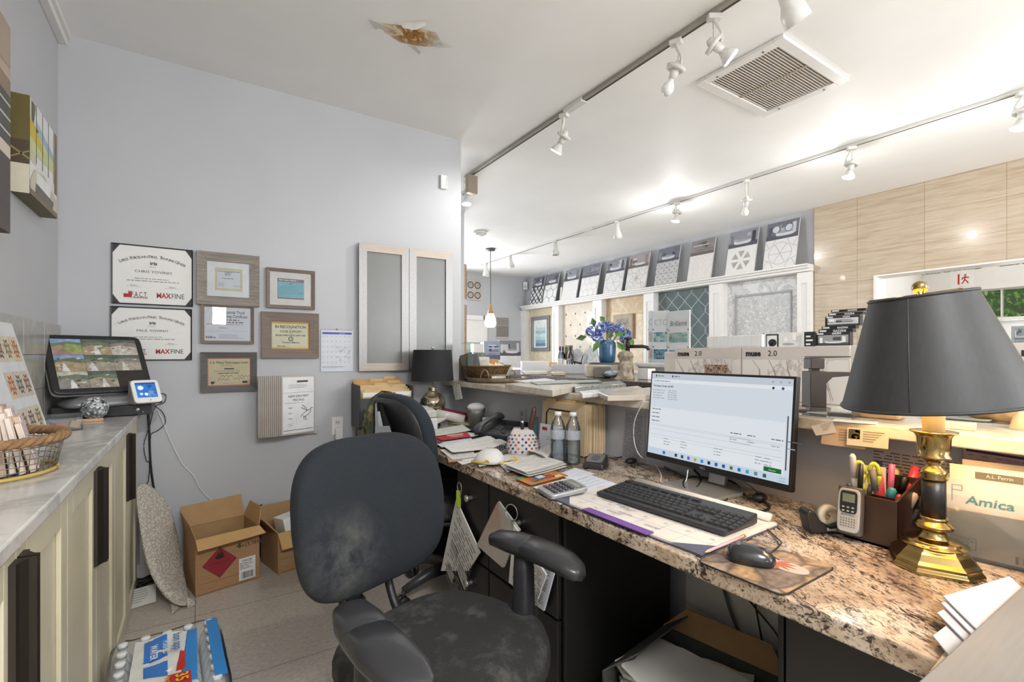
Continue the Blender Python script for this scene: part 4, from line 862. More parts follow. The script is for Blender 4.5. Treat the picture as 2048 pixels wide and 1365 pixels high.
m.build('tray', t); M().prism([(x*.06, y*.07) for x, y in circ(0, 0, 1, 6)[:-1]], .006, .016, mat('#8a8a8a', .3)).build('hexagon_stone', t); M().cb((.02, -.05, .022), (.07, .05, .012), mat('#b5796b', .5), (.1, .1, .4)).build('pink_stone', t); M().cb((.05, -.07, .022), (.03, .03, .025), PINE, (0, .3, .2)).build('wood_block', t)
# wire basket
p = at(58, 905, z=ZC); bc = V((-.42, 1.69, ZC+.001))
t = thing('wire_basket', 'wire mesh basket with a rope rim holding tile samples', 'basket', bc, 0); bx, by, bh = .25, .31, .088
WIRE = mat('#8f8a7c', .4, .7); m = M()
for i in range(40):
    a = 2*pi*i/40; m.tube([(bx*.43*cos(a), by*.43*sin(a), .004), (bx/2*cos(a), by/2*sin(a), bh)], .0011, WIRE, 4)
for k in range(7):
    f = k/6; m.tube([((bx*(.43+.07*f))*cos(2*pi*j/40), (by*(.43+.07*f))*sin(2*pi*j/40), .004+f*(bh-.006)) for j in range(41)], .0011, WIRE, 4)
for i in range(-5, 6): m.tube([(i*.018, -by*.43*math.sqrt(max(0, 1-(i*.018/bx/.43)**2)), .003), (i*.018, by*.43*math.sqrt(max(0, 1-(i*.018/bx/.43)**2)), .003)], .001, WIRE, 4)
m.build('wire_mesh', t); m = M(); RP = mat('#8a6a48', .9, var=.2, scale=60, bump=.3)
for ph in range(3): m.tube([((bx/2+.006*cos(j*.55+ph*2.09))*cos(2*pi*j/150), (by/2+.006*cos(j*.55+ph*2.09))*sin(2*pi*j/150), bh+.006*sin(j*.55+ph*2.09)) for j in range(151)], .0075, RP, 6)
m.build('rope_rim', t); m = M(); m.tube([(bx*.44*cos(2*pi*j/40), by*.44*sin(2*pi*j/40), .005) for j in range(41)], .005, mat('#b59a52', .5), 6); m.build('base_ring', t)
TSC = ['#c9b19a', '#d2bda8', '#c1a58e', '#d9c9ba', '#b89a84', '#cdb8a6', '#e0d3c6']; random.seed(21)
tl = [(-.075, -.09, .11, 10), (-.055, -.06, .125, 13), (-.02, -.055, .13, 9), (.0, -.02, .15, 12), (.03, -.03, .14, 18), (.055, .0, .125, 22), (-.07, .02, .155, 12), (-.045, .045, .16, 10), (-.015, .05, .165, 14), (.02, .06, .16, 20), (.05, .06, .14, 25)]
pos = ['nearest the photo edge', 'second from the near end', 'third from the near end', 'with a cream face near the middle', 'leaning rightmost near the front', 'with a pink veined face at the right', 'tall one at the back left', 'tall one behind the middle', 'tallest at the back centre', 'tall leaning one at the back right', 'leaning one at the rope rim right']
for i, (x, y, hh, an) in enumerate(tl):
    face = mat('#e3d3d0' if i in (5, 9, 10) else random.choice(TSC), .3, var=.1, scale=20)
    m = M(); m.box(-.006, .0035, -.045, .045, 0, hh, mat(random.choice(TSC), .7, var=.1)); m.box(.0035, .006, -.045, .045, 0, hh, face)
    one(m, 'tile_sample', 'beige tile sample in the rope rimmed basket, '+pos[i], 'tile sample', (bc.x+.035+x*.62, bc.y+y*.62, ZC+.006), (0, R_(-an*.6), R_(10)), 'tile samples in the wire basket', bev=.0015)
# mosaic sample board + dark framed panel + clay pot
t = thing('mosaic_sample_board', 'white board with patterned mosaic tile squares leaning on the backsplash', 'sample board', (XL+.125, 2.06, ZC+.001), (R_(90), 0, R_(90+12)))
t.rotation_euler = Euler((R_(76), 0, R_(90)))
w, h = .38, .42; M().box(-.02, w, 0, h, -.008, 0, mat('#d6d8da', .5)).build('board', t); M().box(-.028, -.02, 0, h, -.012, .002, mat('#a8733a', .5)).build('wood_edge', t)
m = M(); PT = [('#6b4a3c', '#cfc3b0'), ('#8a6d3f', '#cfc6b2'), ('#b06a3c', '#d6bfa5'), ('#5a5a58', '#c8bfb0'), ('#8a4a36', '#c9c0b3')]
for r in range(3):
    for c in range(3):
        ink, bg = PT[(r*2+c) % 5]; x0, y0 = .115+c*.083, .28-r*.125; q = .078; m.rect(x0, x0+q, y0, y0+q*1.15, mat(bg), .0006); cx, cy = x0+q/2, y0+q*.575
        for k in range(4): m.path([(cx+q*.42*cos(k*pi/2+u)*f, cy+q*.48*sin(k*pi/2+u)*f) for u, f in ((-.6, .3), (-.5, .95), (0, .6), (.5, .95), (.6, .3))], .005, mat(ink), .001, (x0, x0+q, y0, y0+q*1.15))
        m.path(circ(cx, cy, q*.15, 8), .004, mat(ink), .0012)
m.lines(.04, .1, .38, .4, 3, INKL, .003, .0008); m.build('mosaic_squares', t)
t = thing('dark_tile_board', 'dark brown tile board with a wood edge at the left photo edge', 'sample board', (XL+.10, 1.62, ZC+.001), (R_(78), 0, R_(90)))
M().box(0, .33, 0, .36, -.014, -.004, PINE).build('board', t); m = M()
for r in range(4):
    for c in range(2): m.box(.008+c*.155, .158+c*.155, .008+r*.087, .09+r*.087, -.004, .002, mat('#3f2f27', .25, var=.2))
m.build('tiles', t)
p = at(0, 970, z=ZC); t = thing('clay_pot', 'small orange clay pot cut by the left photo edge', 'pot', (-.325, .985, ZC+.0005))
M().lathe([(.02, 0), (.024, .0), (.035, .06), (.039, .062), (.039, .082), (.034, .082), (.03, .06), (.02, .006)], mat('#b97a52', .8), 24).build('pot', t); M().lathe([(.0335, .07), (.001, .074)], mat('#4d3a2c', .95), 20).build('soil', t)
# cords
def cord(name, pts, r, mt, label, k=6): return one(M().tube(pts, r, mt, 6, k), name, label, 'cord')
yb = YA-.012
def wl(u, v, y=None): return tuple(at(u, v, y=y or yb))
cord('dangling_cable', [(-.2, 3.12, ZC+.03), wl(297, 815), wl(299, 870), wl(300, 905), wl(303, 945), wl(309, 985), wl(316, 1020)], .0055, BLACK, 'thick black cord dropping from the recorder along the wall')
cord('black_cable', [(-.2, 3.09, ZC+.03), wl(316, 790), wl(331, 790), wl(329, 805), wl(310, 815), wl(300, 850), wl(288, 890), wl(293, 922), wl(299, 926), wl(297, 960), wl(292, 970)], .0022, BLACK, 'thin black cable looping beside the recorder')
cord('looped_cable', [(-.2, 3.15, ZC+.03), wl(325, 825), wl(331, 845), wl(318, 860), wl(303, 868), wl(301, 880)], .0022, BLACK, 'thin black cable looping right to the wall')
cord('white_cable', [(-.205, 2.93, ZC+.063), wl(306, 808), wl(322, 835), wl(336, 870), wl(352, 905), wl(366, 930), wl(387, 952), wl(400, 978), wl(424, 1003), wl(432, 1016)], .0022, WHITE, 'thin white charging cable from the touch panel down the wall')
cord('tangled_cable', [(-.5, 3.12, ZC+.06), (-.46, 3.10, ZC+.16), (-.5, 3.15, ZC+.22), (-.42, 3.16, ZC+.12), (-.52, 3.18, ZC+.06), (-.44, 3.12, ZC+.2), (-.47, 3.16, ZC+.08)], .004, BLACK, 'tangled black cable behind the touch terminal')
# ================================================================== FLOOR LEFT
BUB = bpy.data.materials.new('bubble_wrap'); BUB, nt, b, co = begin('bubble_wrap', .22)
vv = node(nt, 'ShaderNodeTexVoronoi', i_Scale=95); nt.links.new(co, vv.inputs['Vector']); nt.links.new(ramp(nt, [(.1, '#d2ccc0'), (.6, '#aaa397')], vv.outputs[0]), b.inputs['Base Color']); bp = node(nt, 'ShaderNodeBump', i_Strength=.9, i_Distance=.004, invert=True); nt.links.new(vv.outputs[0], bp.inputs['Height']); nt.links.new(bp.outputs[0], b.inputs['Normal'])
A = [at(282, 958, y=3.06), at(335, 992, y=3.1), at(356, 1060, y=3.06), at(372, 1170, y=2.98), at(384, 1205, z=.012), at(372, 1215, z=.012)]; B_ = [at(270, 975, y=3.0), at(276, 1040, y=2.96), at(285, 1100, y=2.93), at(297, 1150, y=2.9), at(330, 1200, y=2.86), at(352, 1212, z=.02)]
t = thing('bubble_wrapped_parcel', 'flat parcel in bubble wrap leaning by the cabinet end', 'parcel', (0, 0, 0))
m = M(); rg = []
for i in range(6):
    a, b = A[i], B_[i]; c = (a+b)/2; f = sin(pi*(i+.6)/6.2)*.035+.006; r = []
    for k in range(14):
        u = k/14*2*pi; q = c+(a-b)*.5*cos(u); q = q+V((-.35, -.8, .5)).normalized()*f*sin(u)*(1+.25*sin(i*3.1+k*1.7)); r.append(tuple(q))
    rg.append(r)
m.loft(rg, BUB); m.build('wrapped_body', t, sub=1)
m = M(); q = [at(350, 1185, z=.035), at(362, 1215, z=.006), at(344, 1229, z=.004), at(338, 1190, z=.03)]; m.add([tuple(x) for x in q], [(0, 1, 2, 3)], BUB); q = [at(385, 1200, z=.03), at(391, 1210, z=.004), at(376, 1218, z=.004), at(372, 1195, z=.04)]; m.add([tuple(x) for x in q], [(0, 1, 2, 3)], BUB); m.build('loose_flap', t)
p = at(345, 1010, y=YA-.03); one(M().box(-.13, .0, -.02, .008, 0, .38, WHITE), 'white_board', 'white board leaning on the wall behind the parcel', 'panel', (at(340, 1010, y=YA-.03).x, YA-.03, .001), bev=.003)
def carton(name, P0, P1, depth, hh, label, flaps, deco=None, t_=.005):
    """open box: P0,P1 front bottom corners on the floor"""
    d = P1-P0; w = d.length; ang = math.atan2(d.y, d.x); t = thing(name, label, 'box', (P0.x, P0.y, .0), ang)
    m = M(); m.box(0, w, 0, t_, 0, hh, CARD).box(0, w, depth-t_, depth, 0, hh, CARDI).box(0, t_, t_, depth-t_, 0, hh, CARD).box(w-t_, w, t_, depth-t_, 0, hh, CARD).box(0, w, 0, depth, .0, .004, CARD); m.build('walls', t)
    for pts, mt in flaps:
        m = M(); P = [V(p) for p in pts]; n = (P[1]-P[0]).cross(P[2]-P[0]).normalized()*.0035; m.loft([[tuple(p) for p in P], [tuple(p+n) for p in P]], mt, True, False); m.build('flap', t)
    if deco: m = M(); m.T = MX.Translation((0, -.0006, 0)) @ MX.Rotation(pi/2, 4, 'X'); deco(m, w, hh); m.build('print', t)
    return t
P0, P1 = at(391, 1196, z=0), at(519, 1156, z=0); w1 = (P1-P0).length; h1 = .285
def deco1(m, w, h):
    cx, cy, r = w*.36, h*.5, h*.28
    m.poly([(cx+r, cy), (cx, cy+r), (cx-r, cy), (cx, cy-r)], mat('#8c2028', .7), .0003); m.path([(cx+r*.92, cy), (cx, cy+r*.92), (cx-r*.92, cy), (cx, cy-r*.92), (cx+r*.92, cy)], .002, INK, .0006)
    m.poly([(cx+a*r, cy+b*r) for a, b in ((-.2, .25), (-.28, .4), (-.12, .5), (-.14, .72), (0, .52), (.06, .8), (.14, .55), (.26, .6), (.2, .4), (.26, .3), (.12, .22))], mat('#2b1718'), .0007); m.text('FLAMMABLE LIQUID', r*.14, mat('#3a1a1c'), cx, cy-r*.05, .0007)
    m.text('4-', h*.15, INK, w*.74, h*.66, .0005, bold=.03, al='R'); m.text('(3.785L)', h*.1, INK, w*.76, h*.67, .0005, al='L', bold=.01)
    x0, x1, y0, y1 = w*.66, w*.93, h*.05, h*.46; m.rect(x0, x1, y0, y1, mat('#d9d8d6'), .0003); m.text('DACIA', h*.055, INK, (x0+x1)/2, y1-h*.07, .0006, bold=.02); m.lines(x0+.004, x1-.004, y0+h*.2, y1-h*.08, 4, INK, .003, .0006); x = x0+.012; random.seed(2)
    while x < x1-.012: q = random.choice([.001, .0018, .003]); m.rect(x, x+q, y0+.008, y0+h*.15, INK, .0006); x += q+random.choice([.001, .002])
    for i in range(22): m.rect(w*.03+i*w*.029, w*.05+i*w*.029, h*.19, h*.197, INK, .0005)
t = carton('cardboard_box', P0, P1, .24, h1, 'large open brown carton with a red flammable diamond', [
    ([(0, .24, h1), (w1, .24, h1), (w1, .30, h1+.11), (0, .30, h1+.10)], CARDI), ([(0, 0, h1), (w1, 0, h1), (w1+.012, -.06, h1-.028), (-.004, -.06, h1-.038)], CARDL), ([(0, 0, h1), (0, .24, h1), (-.02, .2, h1+.1), (-.02, .02, h1+.07)], CARDI), ([(w1, .24, h1), (w1, 0, h1), (w1+.02, .03, h1+.09), (w1+.02, .2, h1+.09)], CARDL)], deco1)
P0, P1 = at(556, 1150, z=0), at(618, 1130, z=0); P1 = P0+(P1-P0).normalized()*.235; h2 = .225; w2 = .235
def deco2(m, w, h): m.rect(w*.4, w*.6, 0, h, mat('#a88a62', .25), .0003); m.rect(0, w, h*.34, h*.345, mat('#6b5137'), .0004)
t = carton('cardboard_box', P0, P1, .25, h2, 'smaller open brown carton holding a white box, by the wall', [
    ([(0, 0, h2), (w2, 0, h2), (w2, -.06, h2-.075), (0, -.06, h2-.075)], CARDL), ([(0, 0, h2), (0, .25, h2), (-.06, .22, h2+.07), (-.06, .03, h2+.075)], CARDL), ([(0, .25, h2), (w2, .25, h2), (w2, .28, h2+.09), (0, .28, h2+.09)], CARDI)], deco2)
q = V((P0.x, P0.y, 0))+V((.13, .13, 0)); one(M().box(-.085, .085, -.07, .07, 0, .2, WHITE), 'white_box', 'plain white box tilted inside the smaller carton', 'box', (q.x, q.y, .085), (R_(-8), R_(-8), R_(16)), bev=.002)
p = at(522, 1022, y=YA-.02); one(M().cb((0, 0, .0), (.055, .014, .32), BLACK), 'black_strip_sample', 'black flat strip leaning on the wall behind the cartons', 'sample', (p.x, YA-.03, p.z-.12), (R_(4), R_(-8), 0), bev=.002)
p = at(281, 1197, z=.02); t = thing('torn_carton', 'torn printed carton flap on the floor beside the parcel', 'packaging', (p.x, p.y, .001), R_(14))
M().add([(-.07, -.05, 0), (.05, -.06, .004), (.07, .04, .055), (-.05, .05, .05)], [(0, 1, 2, 3)], PAPER2).build('panel', t); m = M()
for i in range(6): m.add([(-.045+.002*i, -.03+.012*i, .0125+.0065*i), (.03, -.034+.012*i, .013+.0065*i), (.03, -.031+.012*i, .0148+.0065*i), (-.045+.002*i, -.027+.012*i, .0143+.0065*i)], [(0, 1, 2, 3)], INKL)
m.build('print', t, (0, 0, .001))
random.seed(9); p = at(292, 1168, z=.03); m = M(); m.tube([(random.uniform(-.08, .08), random.uniform(-.05, .05), random.uniform(.012, .06)) for i in range(16)], .007, BLACK, 6, 5); one(m, 'cable_coil', 'heap of black cable and plastic on the floor behind the parcel', 'cable', (p.x, p.y+.02, 0))
# water pack
PB = m_glass('bottle_plastic', '#ffffff', .08, 1, '#ffffff', 1.4, '#eef2f4', .7)
t = thing('water_bottle_pack', 'shrink wrapped 35 pack of drinking water on the floor', 'water pack', (-.088, 1.97, 0), R_(3)); bm = M().lathe([(.026, 0), (.0305, .006), (.0305, .05), (.029, .06), (.0305, .07), (.0305, .12), (.027, .145), (.013, .172), (.0125, .19)], PB, 14)
bo = bm.build('bottle', t); cp = M().lathe([(.0145, 0), (.0145, .014), (.013, .016)], mat('#e2e2df', .4), 14).build('cap', bo, (0, 0, .181)); k = 0; random.seed(5)
for r in range(7):
    for c in range(5):
        x, y = -.126+c*.0635, -.19+r*.064+(c % 2)*.004
        if k == 0: bo.location = (x, y, .001)
        else:
            q = bo.copy(); C.objects.link(q); q.parent = t; q.location = (x, y, .001); g = cp.copy(); C.objects.link(g); g.parent = q
        k += 1
FILM = m_glass('shrink_film', '#ffffff', .2, 1, '#ffffff', 1.15, '#f2f5f7', .12); FB = m_glass('blue_print_film', '#4f9fdf', .2, 1, '#ffffff', 1.15, '#3f8fd8', .8)
def hf(x, y): return .186+.005*sin(x*47+1)*cos(y*39)+.003*sin(y*90+x*30)
def patch(pts, mt, dz, name, sub_=8):
    """a quad draped on the top of the pack"""
    m = M(); a, b, c, d = [V((*p, 0)) for p in pts]; R = []
    for i in range(sub_+1):
        f = i/sub_; R.append([(q.x, q.y, hf(q.x, q.y)+dz) for q in [(a+(b-a)*g/sub_)*(1-f)+(d+(c-d)*g/sub_)*f for g in range(sub_+1)]])
    m.loft(R, mt, False, True, False); return m.build(name, t)
m = M(); R = []
for z, e in ((.002, 0), (.09, .004), (.15, .003), (.185, -.004), (.196, -.018)):
    R.append([(x+.0015*sin(i*2.3+z*60), y+.0015*sin(i*1.7+z*80), z+.003*sin(i*1.9) if z > .16 else z) for i, (x, y) in enumerate(sup(.325+2*e, .46+2*e, 48, 12))])
m.loft(R, FILM, False); m.build('shrink_film', t)
patch([(-.15, -.22), (.15, -.22), (.15, .21), (-.15, .21)], FILM, .002, 'film_top', 12)
patch([(-.10, -.12), (.03, -.17), (.06, .16), (-.09, .17)], mat('#dcdad4', .4), .015, 'label_sheet')
patch([(-.062, -.10), (.0, -.11), (.0, .155), (-.065, .16)], mat('#2f74c4', .4), .0165, 'blue_band'); patch([(.035, -.17), (.075, -.18), (.09, .17), (.06, .165)], FB, .0155, 'blue_edge'); patch([(.12, -.2), (.155, -.2), (.155, .21), (.12, .21)], FB, .014, 'blue_corner')
patch([(-.02, -.19), (.06, -.2), (.06, -.12), (.0, -.12)], mat('#b5271f', .4), .018, 'red_badge'); patch([(.02, -.1), (.045, -.11), (.05, .0), (.035, .01)], mat('#b5271f', .4), .018, 'red_strip')
m = M(); Y = mat('#e3b52c', .5); q = .2125
def vt(s, size, mt, x, y): m.text(s, size, mt, x, y, q, rot=-pi/2, bold=.02)
vt('35', .046, Y, .02, -.16); vt('PACK', .018, Y, -.008, -.16); vt('PURIFIED', .022, mat('#cfe0f2'), -.012, .055); vt('WATER', .028, mat('#e8eef5'), -.046, .04); vt('bon app', .036, mat('#3d6fa8'), .018, .075); m.build('lettering', t)
m = M(); m.T = MX.Translation((.166, 0, .1)) @ MX.Rotation(pi/2, 4, 'Z') @ MX.Rotation(pi/2, 4, 'X'); m.rect(-.2, .2, -.08, .08, FB, 0); m.rect(.02, .12, -.02, .05, mat('#e2e2df'), .001); m.rect(-.02, .1, .045, .075, mat('#b5271f'), .0014); m.text('Ice', .05, mat('#2a5d9a'), .07, 0, .002); m.text('NEW', .02, Y, .04, .052, .002); m.build('side_print', t)
# ================================================================== DESK, PEDESTALS, BAR
one(M().box(XDESK, XHW-.001, -.45, YA-.001, ZD-.038, ZD, GRANITE), 'granite_desktop', 'long speckled brown and cream granite desktop along the half wall', 'desktop', bev=.004)
one(M().box(XBAR, 2.08, -1.0, YA-.001, ZB-.034, ZB, MARBLE_B), 'marble_bar_top', 'raised cream marble bar ledge above the desk', 'bar top', bev=.004)
EDG = mat('#6e5a44', .6)
def pedestal(y0, y1, label, drawers):
    t = thing('desk_pedestal', label, 'cabinet', (XDESK+.03, (y0+y1)/2, 0), WX); w = y1-y0; hz = ZD-.0385
    M().box(-w/2, w/2, .06, hz, -.50, -.021, BLKPAINT).box(-w/2+.02, w/2-.02, 0, .06, -.46, -.06, BLKPAINT).build('body', t, bev=.002)
    for z0, z1 in drawers:
        d = M().box(-w/2+.004, w/2-.004, z0+.002, z1-.002, -.02, 0, BLKPAINT).build('drawer', t, bev=.003)
        m = M(); zz = z1-.10 if z1-z0 > .2 else (z0+z1)/2; m.T = MX.Translation((0, zz, 0)) @ MX()
        m.lathe([(.011, 0), (.008, .008), (.009, .016), (.015, .022), (.013, .03), (.001, .032)], SILVER, 14); m.build('knob', d)
    return t
pedestal(1.21, 1.65, 'black painted desk pedestal under the granite beside the kneehole', [(.36, .71), (.07, .355)])
pedestal(1.652, 1.93, 'black painted desk pedestal left of the hanging document sleeves', [(.36, .71), (.07, .355)])
one(M().box(XDESK+.03, 1.55, -.4, .5, 0, ZD-.0385, BLKPAINT), 'desk_end_cabinet', 'black scuffed end cabinet under the right side of the granite', 'cabinet', bev=.003)
one(M().box(XDESK+.03, XHW-.02, 2.64, YA-.03, 0, ZD-.0385, BLKPAINT), 'desk_corner_cabinet', 'black cabinet under the desk corner by the back wall', 'cabinet', bev=.003)
for y in (.52, 1.19): one(M().cb((0, 0, 0), (.5, .012, .68), mat('#171615', .5)), 'kneehole_divider', 'black divider at the %s side of the kneehole' % ('right' if y < 1 else 'left'), 'panel', (XDESK+.29, y+(.0 if y > 1 else -.006), .355), bev=.002)
# documents hanging from the knobs
INKM = mat('#6f6d6a', .8)
def hang_doc(nm, label, P, dx, sheetm, seed, deco=True, ring=None, clear=True):
    """a quad sheet bundle hanging in front of the pedestal: P = 4 pixel corners on the plane x"""
    t = thing(nm, label, 'documents', (0, 0, 0)); q = [at(u, v, x=dx) for u, v in P]; random.seed(seed)
    m = M(); off = V((-.006, 0, 0)); m.loft([[tuple(x) for x in q], [tuple(x+off) for x in q]], sheetm, True, False); m.build('pages', t)
    a, b, c, d = q; m = M(); ux, uy = (b-a), (d-a)
    def pt(s, r): return tuple(a+ux*s+uy*r+V((-.0068, 0, 0)))
    if deco:
        for i in range(18):
            r = .08+i*.048; s = .1+.05*(i % 3)
            while s < .86:
                l = random.uniform(.05, .2)
                if random.random() > .12: m.add([pt(s, r), pt(min(.9, s+l), r), pt(min(.9, s+l), r+.016), pt(s, r+.016)], [(0, 1, 2, 3)], INKM)
                s += l+.03
        for s0, r0, s1, r1, mt_ in ((.14, .42, .42, .53, '#a3a09b'), (.5, .45, .85, .62, '#b5b2ad'), (.16, .72, .45, .85, '#9b9893')): m.add([pt(s0, r0), pt(s1, r0), pt(s1, r1), pt(s0, r1)], [(0, 1, 2, 3)], mat(mt_))
        m.build('print', t)
    if clear:
        m = M(); e = V((-.011, 0, 0)); m.add([tuple(x+e) for x in q], [(0, 1, 2, 3)], FILM); m.build('clear_sleeve', t)
    return t
xp = XDESK+.012
hang_doc('hanging_document_sleeve', 'printed page in clear sleeve hanging behind the chair back, left one', [(914, 1000), (962, 1105), (938, 1142), (884, 1142)], xp, PAPER2, 3, clear=False)
hang_doc('hanging_document_sleeve', 'empty looking clear plastic sleeve hanging at an angle from the middle knob', [(1000, 1003), (1042, 1060), (1010, 1135), (958, 1090)], xp-.006, mat('#b9b8b0', .25), 4, False)
hang_doc('hanging_document_sleeve', 'stapled pages with a dark photo hanging behind the armrest', [(1030, 1050), (1095, 1150), (1075, 1205), (1020, 1165)], xp-.012, PAPER2, 5, clear=False)
hang_doc('hanging_document_sleeve', 'lower white pages showing below the right armrest', [(1060, 1100), (1115, 1130), (1090, 1222), (1040, 1185)], xp+.004, PAPERB, 6, clear=False)
p = at(1025, 1025, x=XDESK); one(M().tube([(.0, .028*cos(a*pi/8), .028*sin(a*pi/8)) for a in range(17)], .002, SILVER, 6), 'key_ring', 'silver ring hanging on the drawer knob', 'ring', (XDESK-.004, p.y, p.z), (0, 0, R_(15)))
p = at(917, 975, x=XDESK); t = thing('key_bunch', 'bunch of keys with a lime green tag on the left drawer knob', 'keys', (XDESK+.004, p.y, p.z)); M().tube([(0, .02*cos(a*pi/8), .02*sin(a*pi/8)) for a in range(17)], .002, SILVER, 6).build('ring', t); M().cb((-.004, 0, -.05), (.003, .03, .07), mat('#a9c63a', .5), (0, 0, .2)).build('tag', t, bev=.003); M().cb((-.002, -.012, -.035), (.002, .01, .05), SILVER, (.3, 0, 0)).build('key', t)
# ================================================================== MONITOR, KEYBOARD, MOUSE
p = V((1.468, 1.016, ZD)); zc = .978
t = thing('desktop_monitor', 'black computer monitor showing a white purchase order window', 'monitor', p, R_(-90-3.5))
tt = MX.Translation((0, -.0, zc-ZD)) @ MX.Rotation(R_(90-5), 4, 'X'); w, h = .572, .338
m = M(); m.T = tt; m.box(-w/2, w/2, -h/2, h/2, -.022, 0, BLACK).box(-w*.35, w*.35, -h*.35, h*.3, -.05, -.021, PLASTIC); m.build('housing', t, bev=.003)
def es(h, e=.92): return mat('#070707', .25, emit=e*.95, ecol=h)
aw, y0, y1 = w/2-.008, -h/2+.021, h/2-.008
m = M(); m.T = tt; m.rect(-aw, aw, y0, y1, es('#d3dbe3'), .0008); m.rect(-aw, aw, y1-.022, y1, es('#c2cbd6'), .001); m.rect(-aw, aw, y0, y0+.022, es('#c3d6e6'), .001)
WI = es('#e3e8ed'); m.rect(-aw, aw, y1-.034, y1-.022, WI, .0011); m.rect(-aw*.98, aw*.94, y0+.024, y1-.13, es('#dfe5eb'), .0011)
GI, DI, LI = es('#7d858e', .5), es('#3b4047', .4), es('#b6bec7', .7); m.rect(-aw*.98, aw*.94, y0+.024, y0+.07, WI, .0012)
m.text('Purchase Order #1047', .0105, DI, -aw+.012, y1-.052, .0014, al='L', bold=.02); m.text('Search', .006, GI, -aw+.075, y0+.008, .0016, al='L')
for x, q, hh in ((-aw+.01, .2, 4), (-aw+.085, .22, 5)): m.lines(x, x+.06, y1-.10, y1-.06, hh, LI, .003, .0014)
for r in (.135, .15, .165, .18): m.lines(-aw+.012, -aw+.06, y1-r-.006, y1-r, 1, GI, .003, .0015)
for r in (.195, .2, .215, .235, .245): m.seg((-aw+.01, y1-r), (aw*.92, y1-r), .0007, LI, .0014)
for x in (.1, .16, .24, .29): m.lines(x-.02, x+.02, y1-.187, y1-.182, 1, GI, .003, .0015); m.lines(x-.02, x+.015, y1-.21, y1-.2, 1, LI, .003, .0015)
for x in (-.2, -.12, .02, .17, .2): m.lines(x, x+.035, y1-.27, y1-.24, 3, LI, .003, .0015)
m.path([(.08, y1-.198), (.15, y1-.198), (.15, y1-.213), (.08, y1-.213), (.08, y1-.198)], .0008, GI, .0016)
m.rect(aw*.955, aw*.97, y0+.04, y1-.11, es('#6d7680', .4), .0015); m.rect(aw*.72, aw*.92, y0+.026, y0+.04, es('#2c8a45', .5), .0018); m.text('Receive', .007, es('#dff0e2', .8), aw*.82, y0+.030, .002)
for i, c_ in enumerate(['#2f6fc4', '#e8e8e8', '#3b3f46', '#4a5058', '#8a5fc0', '#e3b544', '#2f9fd8', '#26313c', '#2f66b8', '#2a5fa8', '#6c7f3b', '#2b7fd0', '#4fb3c9', '#8a949f', '#5a636c']): x = -aw*.72+i*.0285; m.rect(x, x+.011, y0+.006, y0+.017, es(c_, .7), .0018)
m.text('10:46 AM', .005, GI, aw*.93, y0+.013, .0018); m.text('7/22/2025', .005, GI, aw*.93, y0+.005, .0018)
for i, x in enumerate((-aw+.02, -aw+.1)): m.rect(x, x+.006, y1-.014, y1-.006, es('#4f6f5a', .5), .0015); m.lines(x+.01, x+.04, y1-.013, y1-.007, 1, GI, .003, .0016)
for i in range(3): m.path(circ(aw-.012-i*.025, y1-.011, .003, 4), .0008, DI, .0016)
m.poly([(aw-.03+a, y1-.03+b) for a, b in sup(.009, .009, 12, 2)], es('#3f5fa0', .6), .0016); m.poly([(aw-.06+a, y1-.03+b) for a, b in sup(.008, .008, 12, 2)], es('#36393e', .5), .0016); m.lines(-aw+.012, -aw+.12, y1-.032, y1-.027, 1, GI, .0025, .0016)
m.build('screen', t); m = M(); m.T = tt; m.text('DELL', .0105, SILVER, -.02, -h/2+.006, .0012, bold=.03); m.build('maker_logo', t)
m = M(); m.T = MX.Translation((0, .0, 0)); m.loft([[(x, .10+y, z) for x, y in ((-.035, -.008), (.035, -.008), (.035, .008), (-.035, .008))] if False else [(x, y0_+y, z) for x, y in ((-.032, -.009), (.032, -.009), (.032, .009), (-.032, .009))] for y0_, z in ((.035, .014), (.055, .1), (.055, .25))], SILVER, True, False); m.build('stand_neck', t, bev=.003)
M().box(-.11, .11, -.12, .09, 0, .012, mat('#a6a198', .3, .5)).build('stand_base', t, bev=.004)
kc = V((1.152, .931, ZD+.012)); t = thing('keyboard', 'black full size wired keyboard on the desk calendar', 'keyboard', kc, R_(-90+3)); kw, kd = .435, .158
M().add([(-kw/2, -kd/2, 0), (kw/2, -kd/2, 0), (kw/2, kd/2, 0), (-kw/2, kd/2, 0), (-kw/2, -kd/2, .012), (kw/2, -kd/2, .012), (kw/2, kd/2, .028), (-kw/2, kd/2, .028)], [(3, 2, 1, 0), (4, 5, 6, 7), (0, 1, 5, 4), (1, 2, 6, 5), (2, 3, 7, 6), (3, 0, 4, 7)], PLASTIC).build('case', t, bev=.004)
KEY = mat('#232325', .5, var=.04); KL = mat('#8b8b8c'); kb = 0
def key(x, y, w, d=.0165):
    global kb; z = .012+(y+kd/2)/kd*.016; m = M(); m.loft([[(x+a*w/2, y+b*d/2, z+(b*d/2)*.1) for a, b in ((-1, -1), (1, -1), (1, 1), (-1, 1))], [(x+a*(w/2-.0015), y+b*(d/2-.0015), z+.0045+(b*d/2)*.1) for a, b in ((-1, -1), (1, -1), (1, 1), (-1, 1))]], KEY, True, False)
    m.add([(x-w*.2+a*.003, y+.001+b*.003, z+.0048) for a, b in ((0, 0), (1, 0), (1, 1), (0, 1))], [(0, 1, 2, 3)], KL); m.build('key', t); kb += 1
ry = [-.052, -.0335, -.015, .0035, .022, .052]; x0 = -kw/2+.012; u = .0192
rows = [[1.25, 1.25, 1.25, 6.0, 1.25, 1.25, 1.4, 1.35], [2.1]+[1]*10+[2.9], [1.7]+[1]*11+[2.3], [1.4]+[1]*12+[1.6], [1]*13+[2.0]]
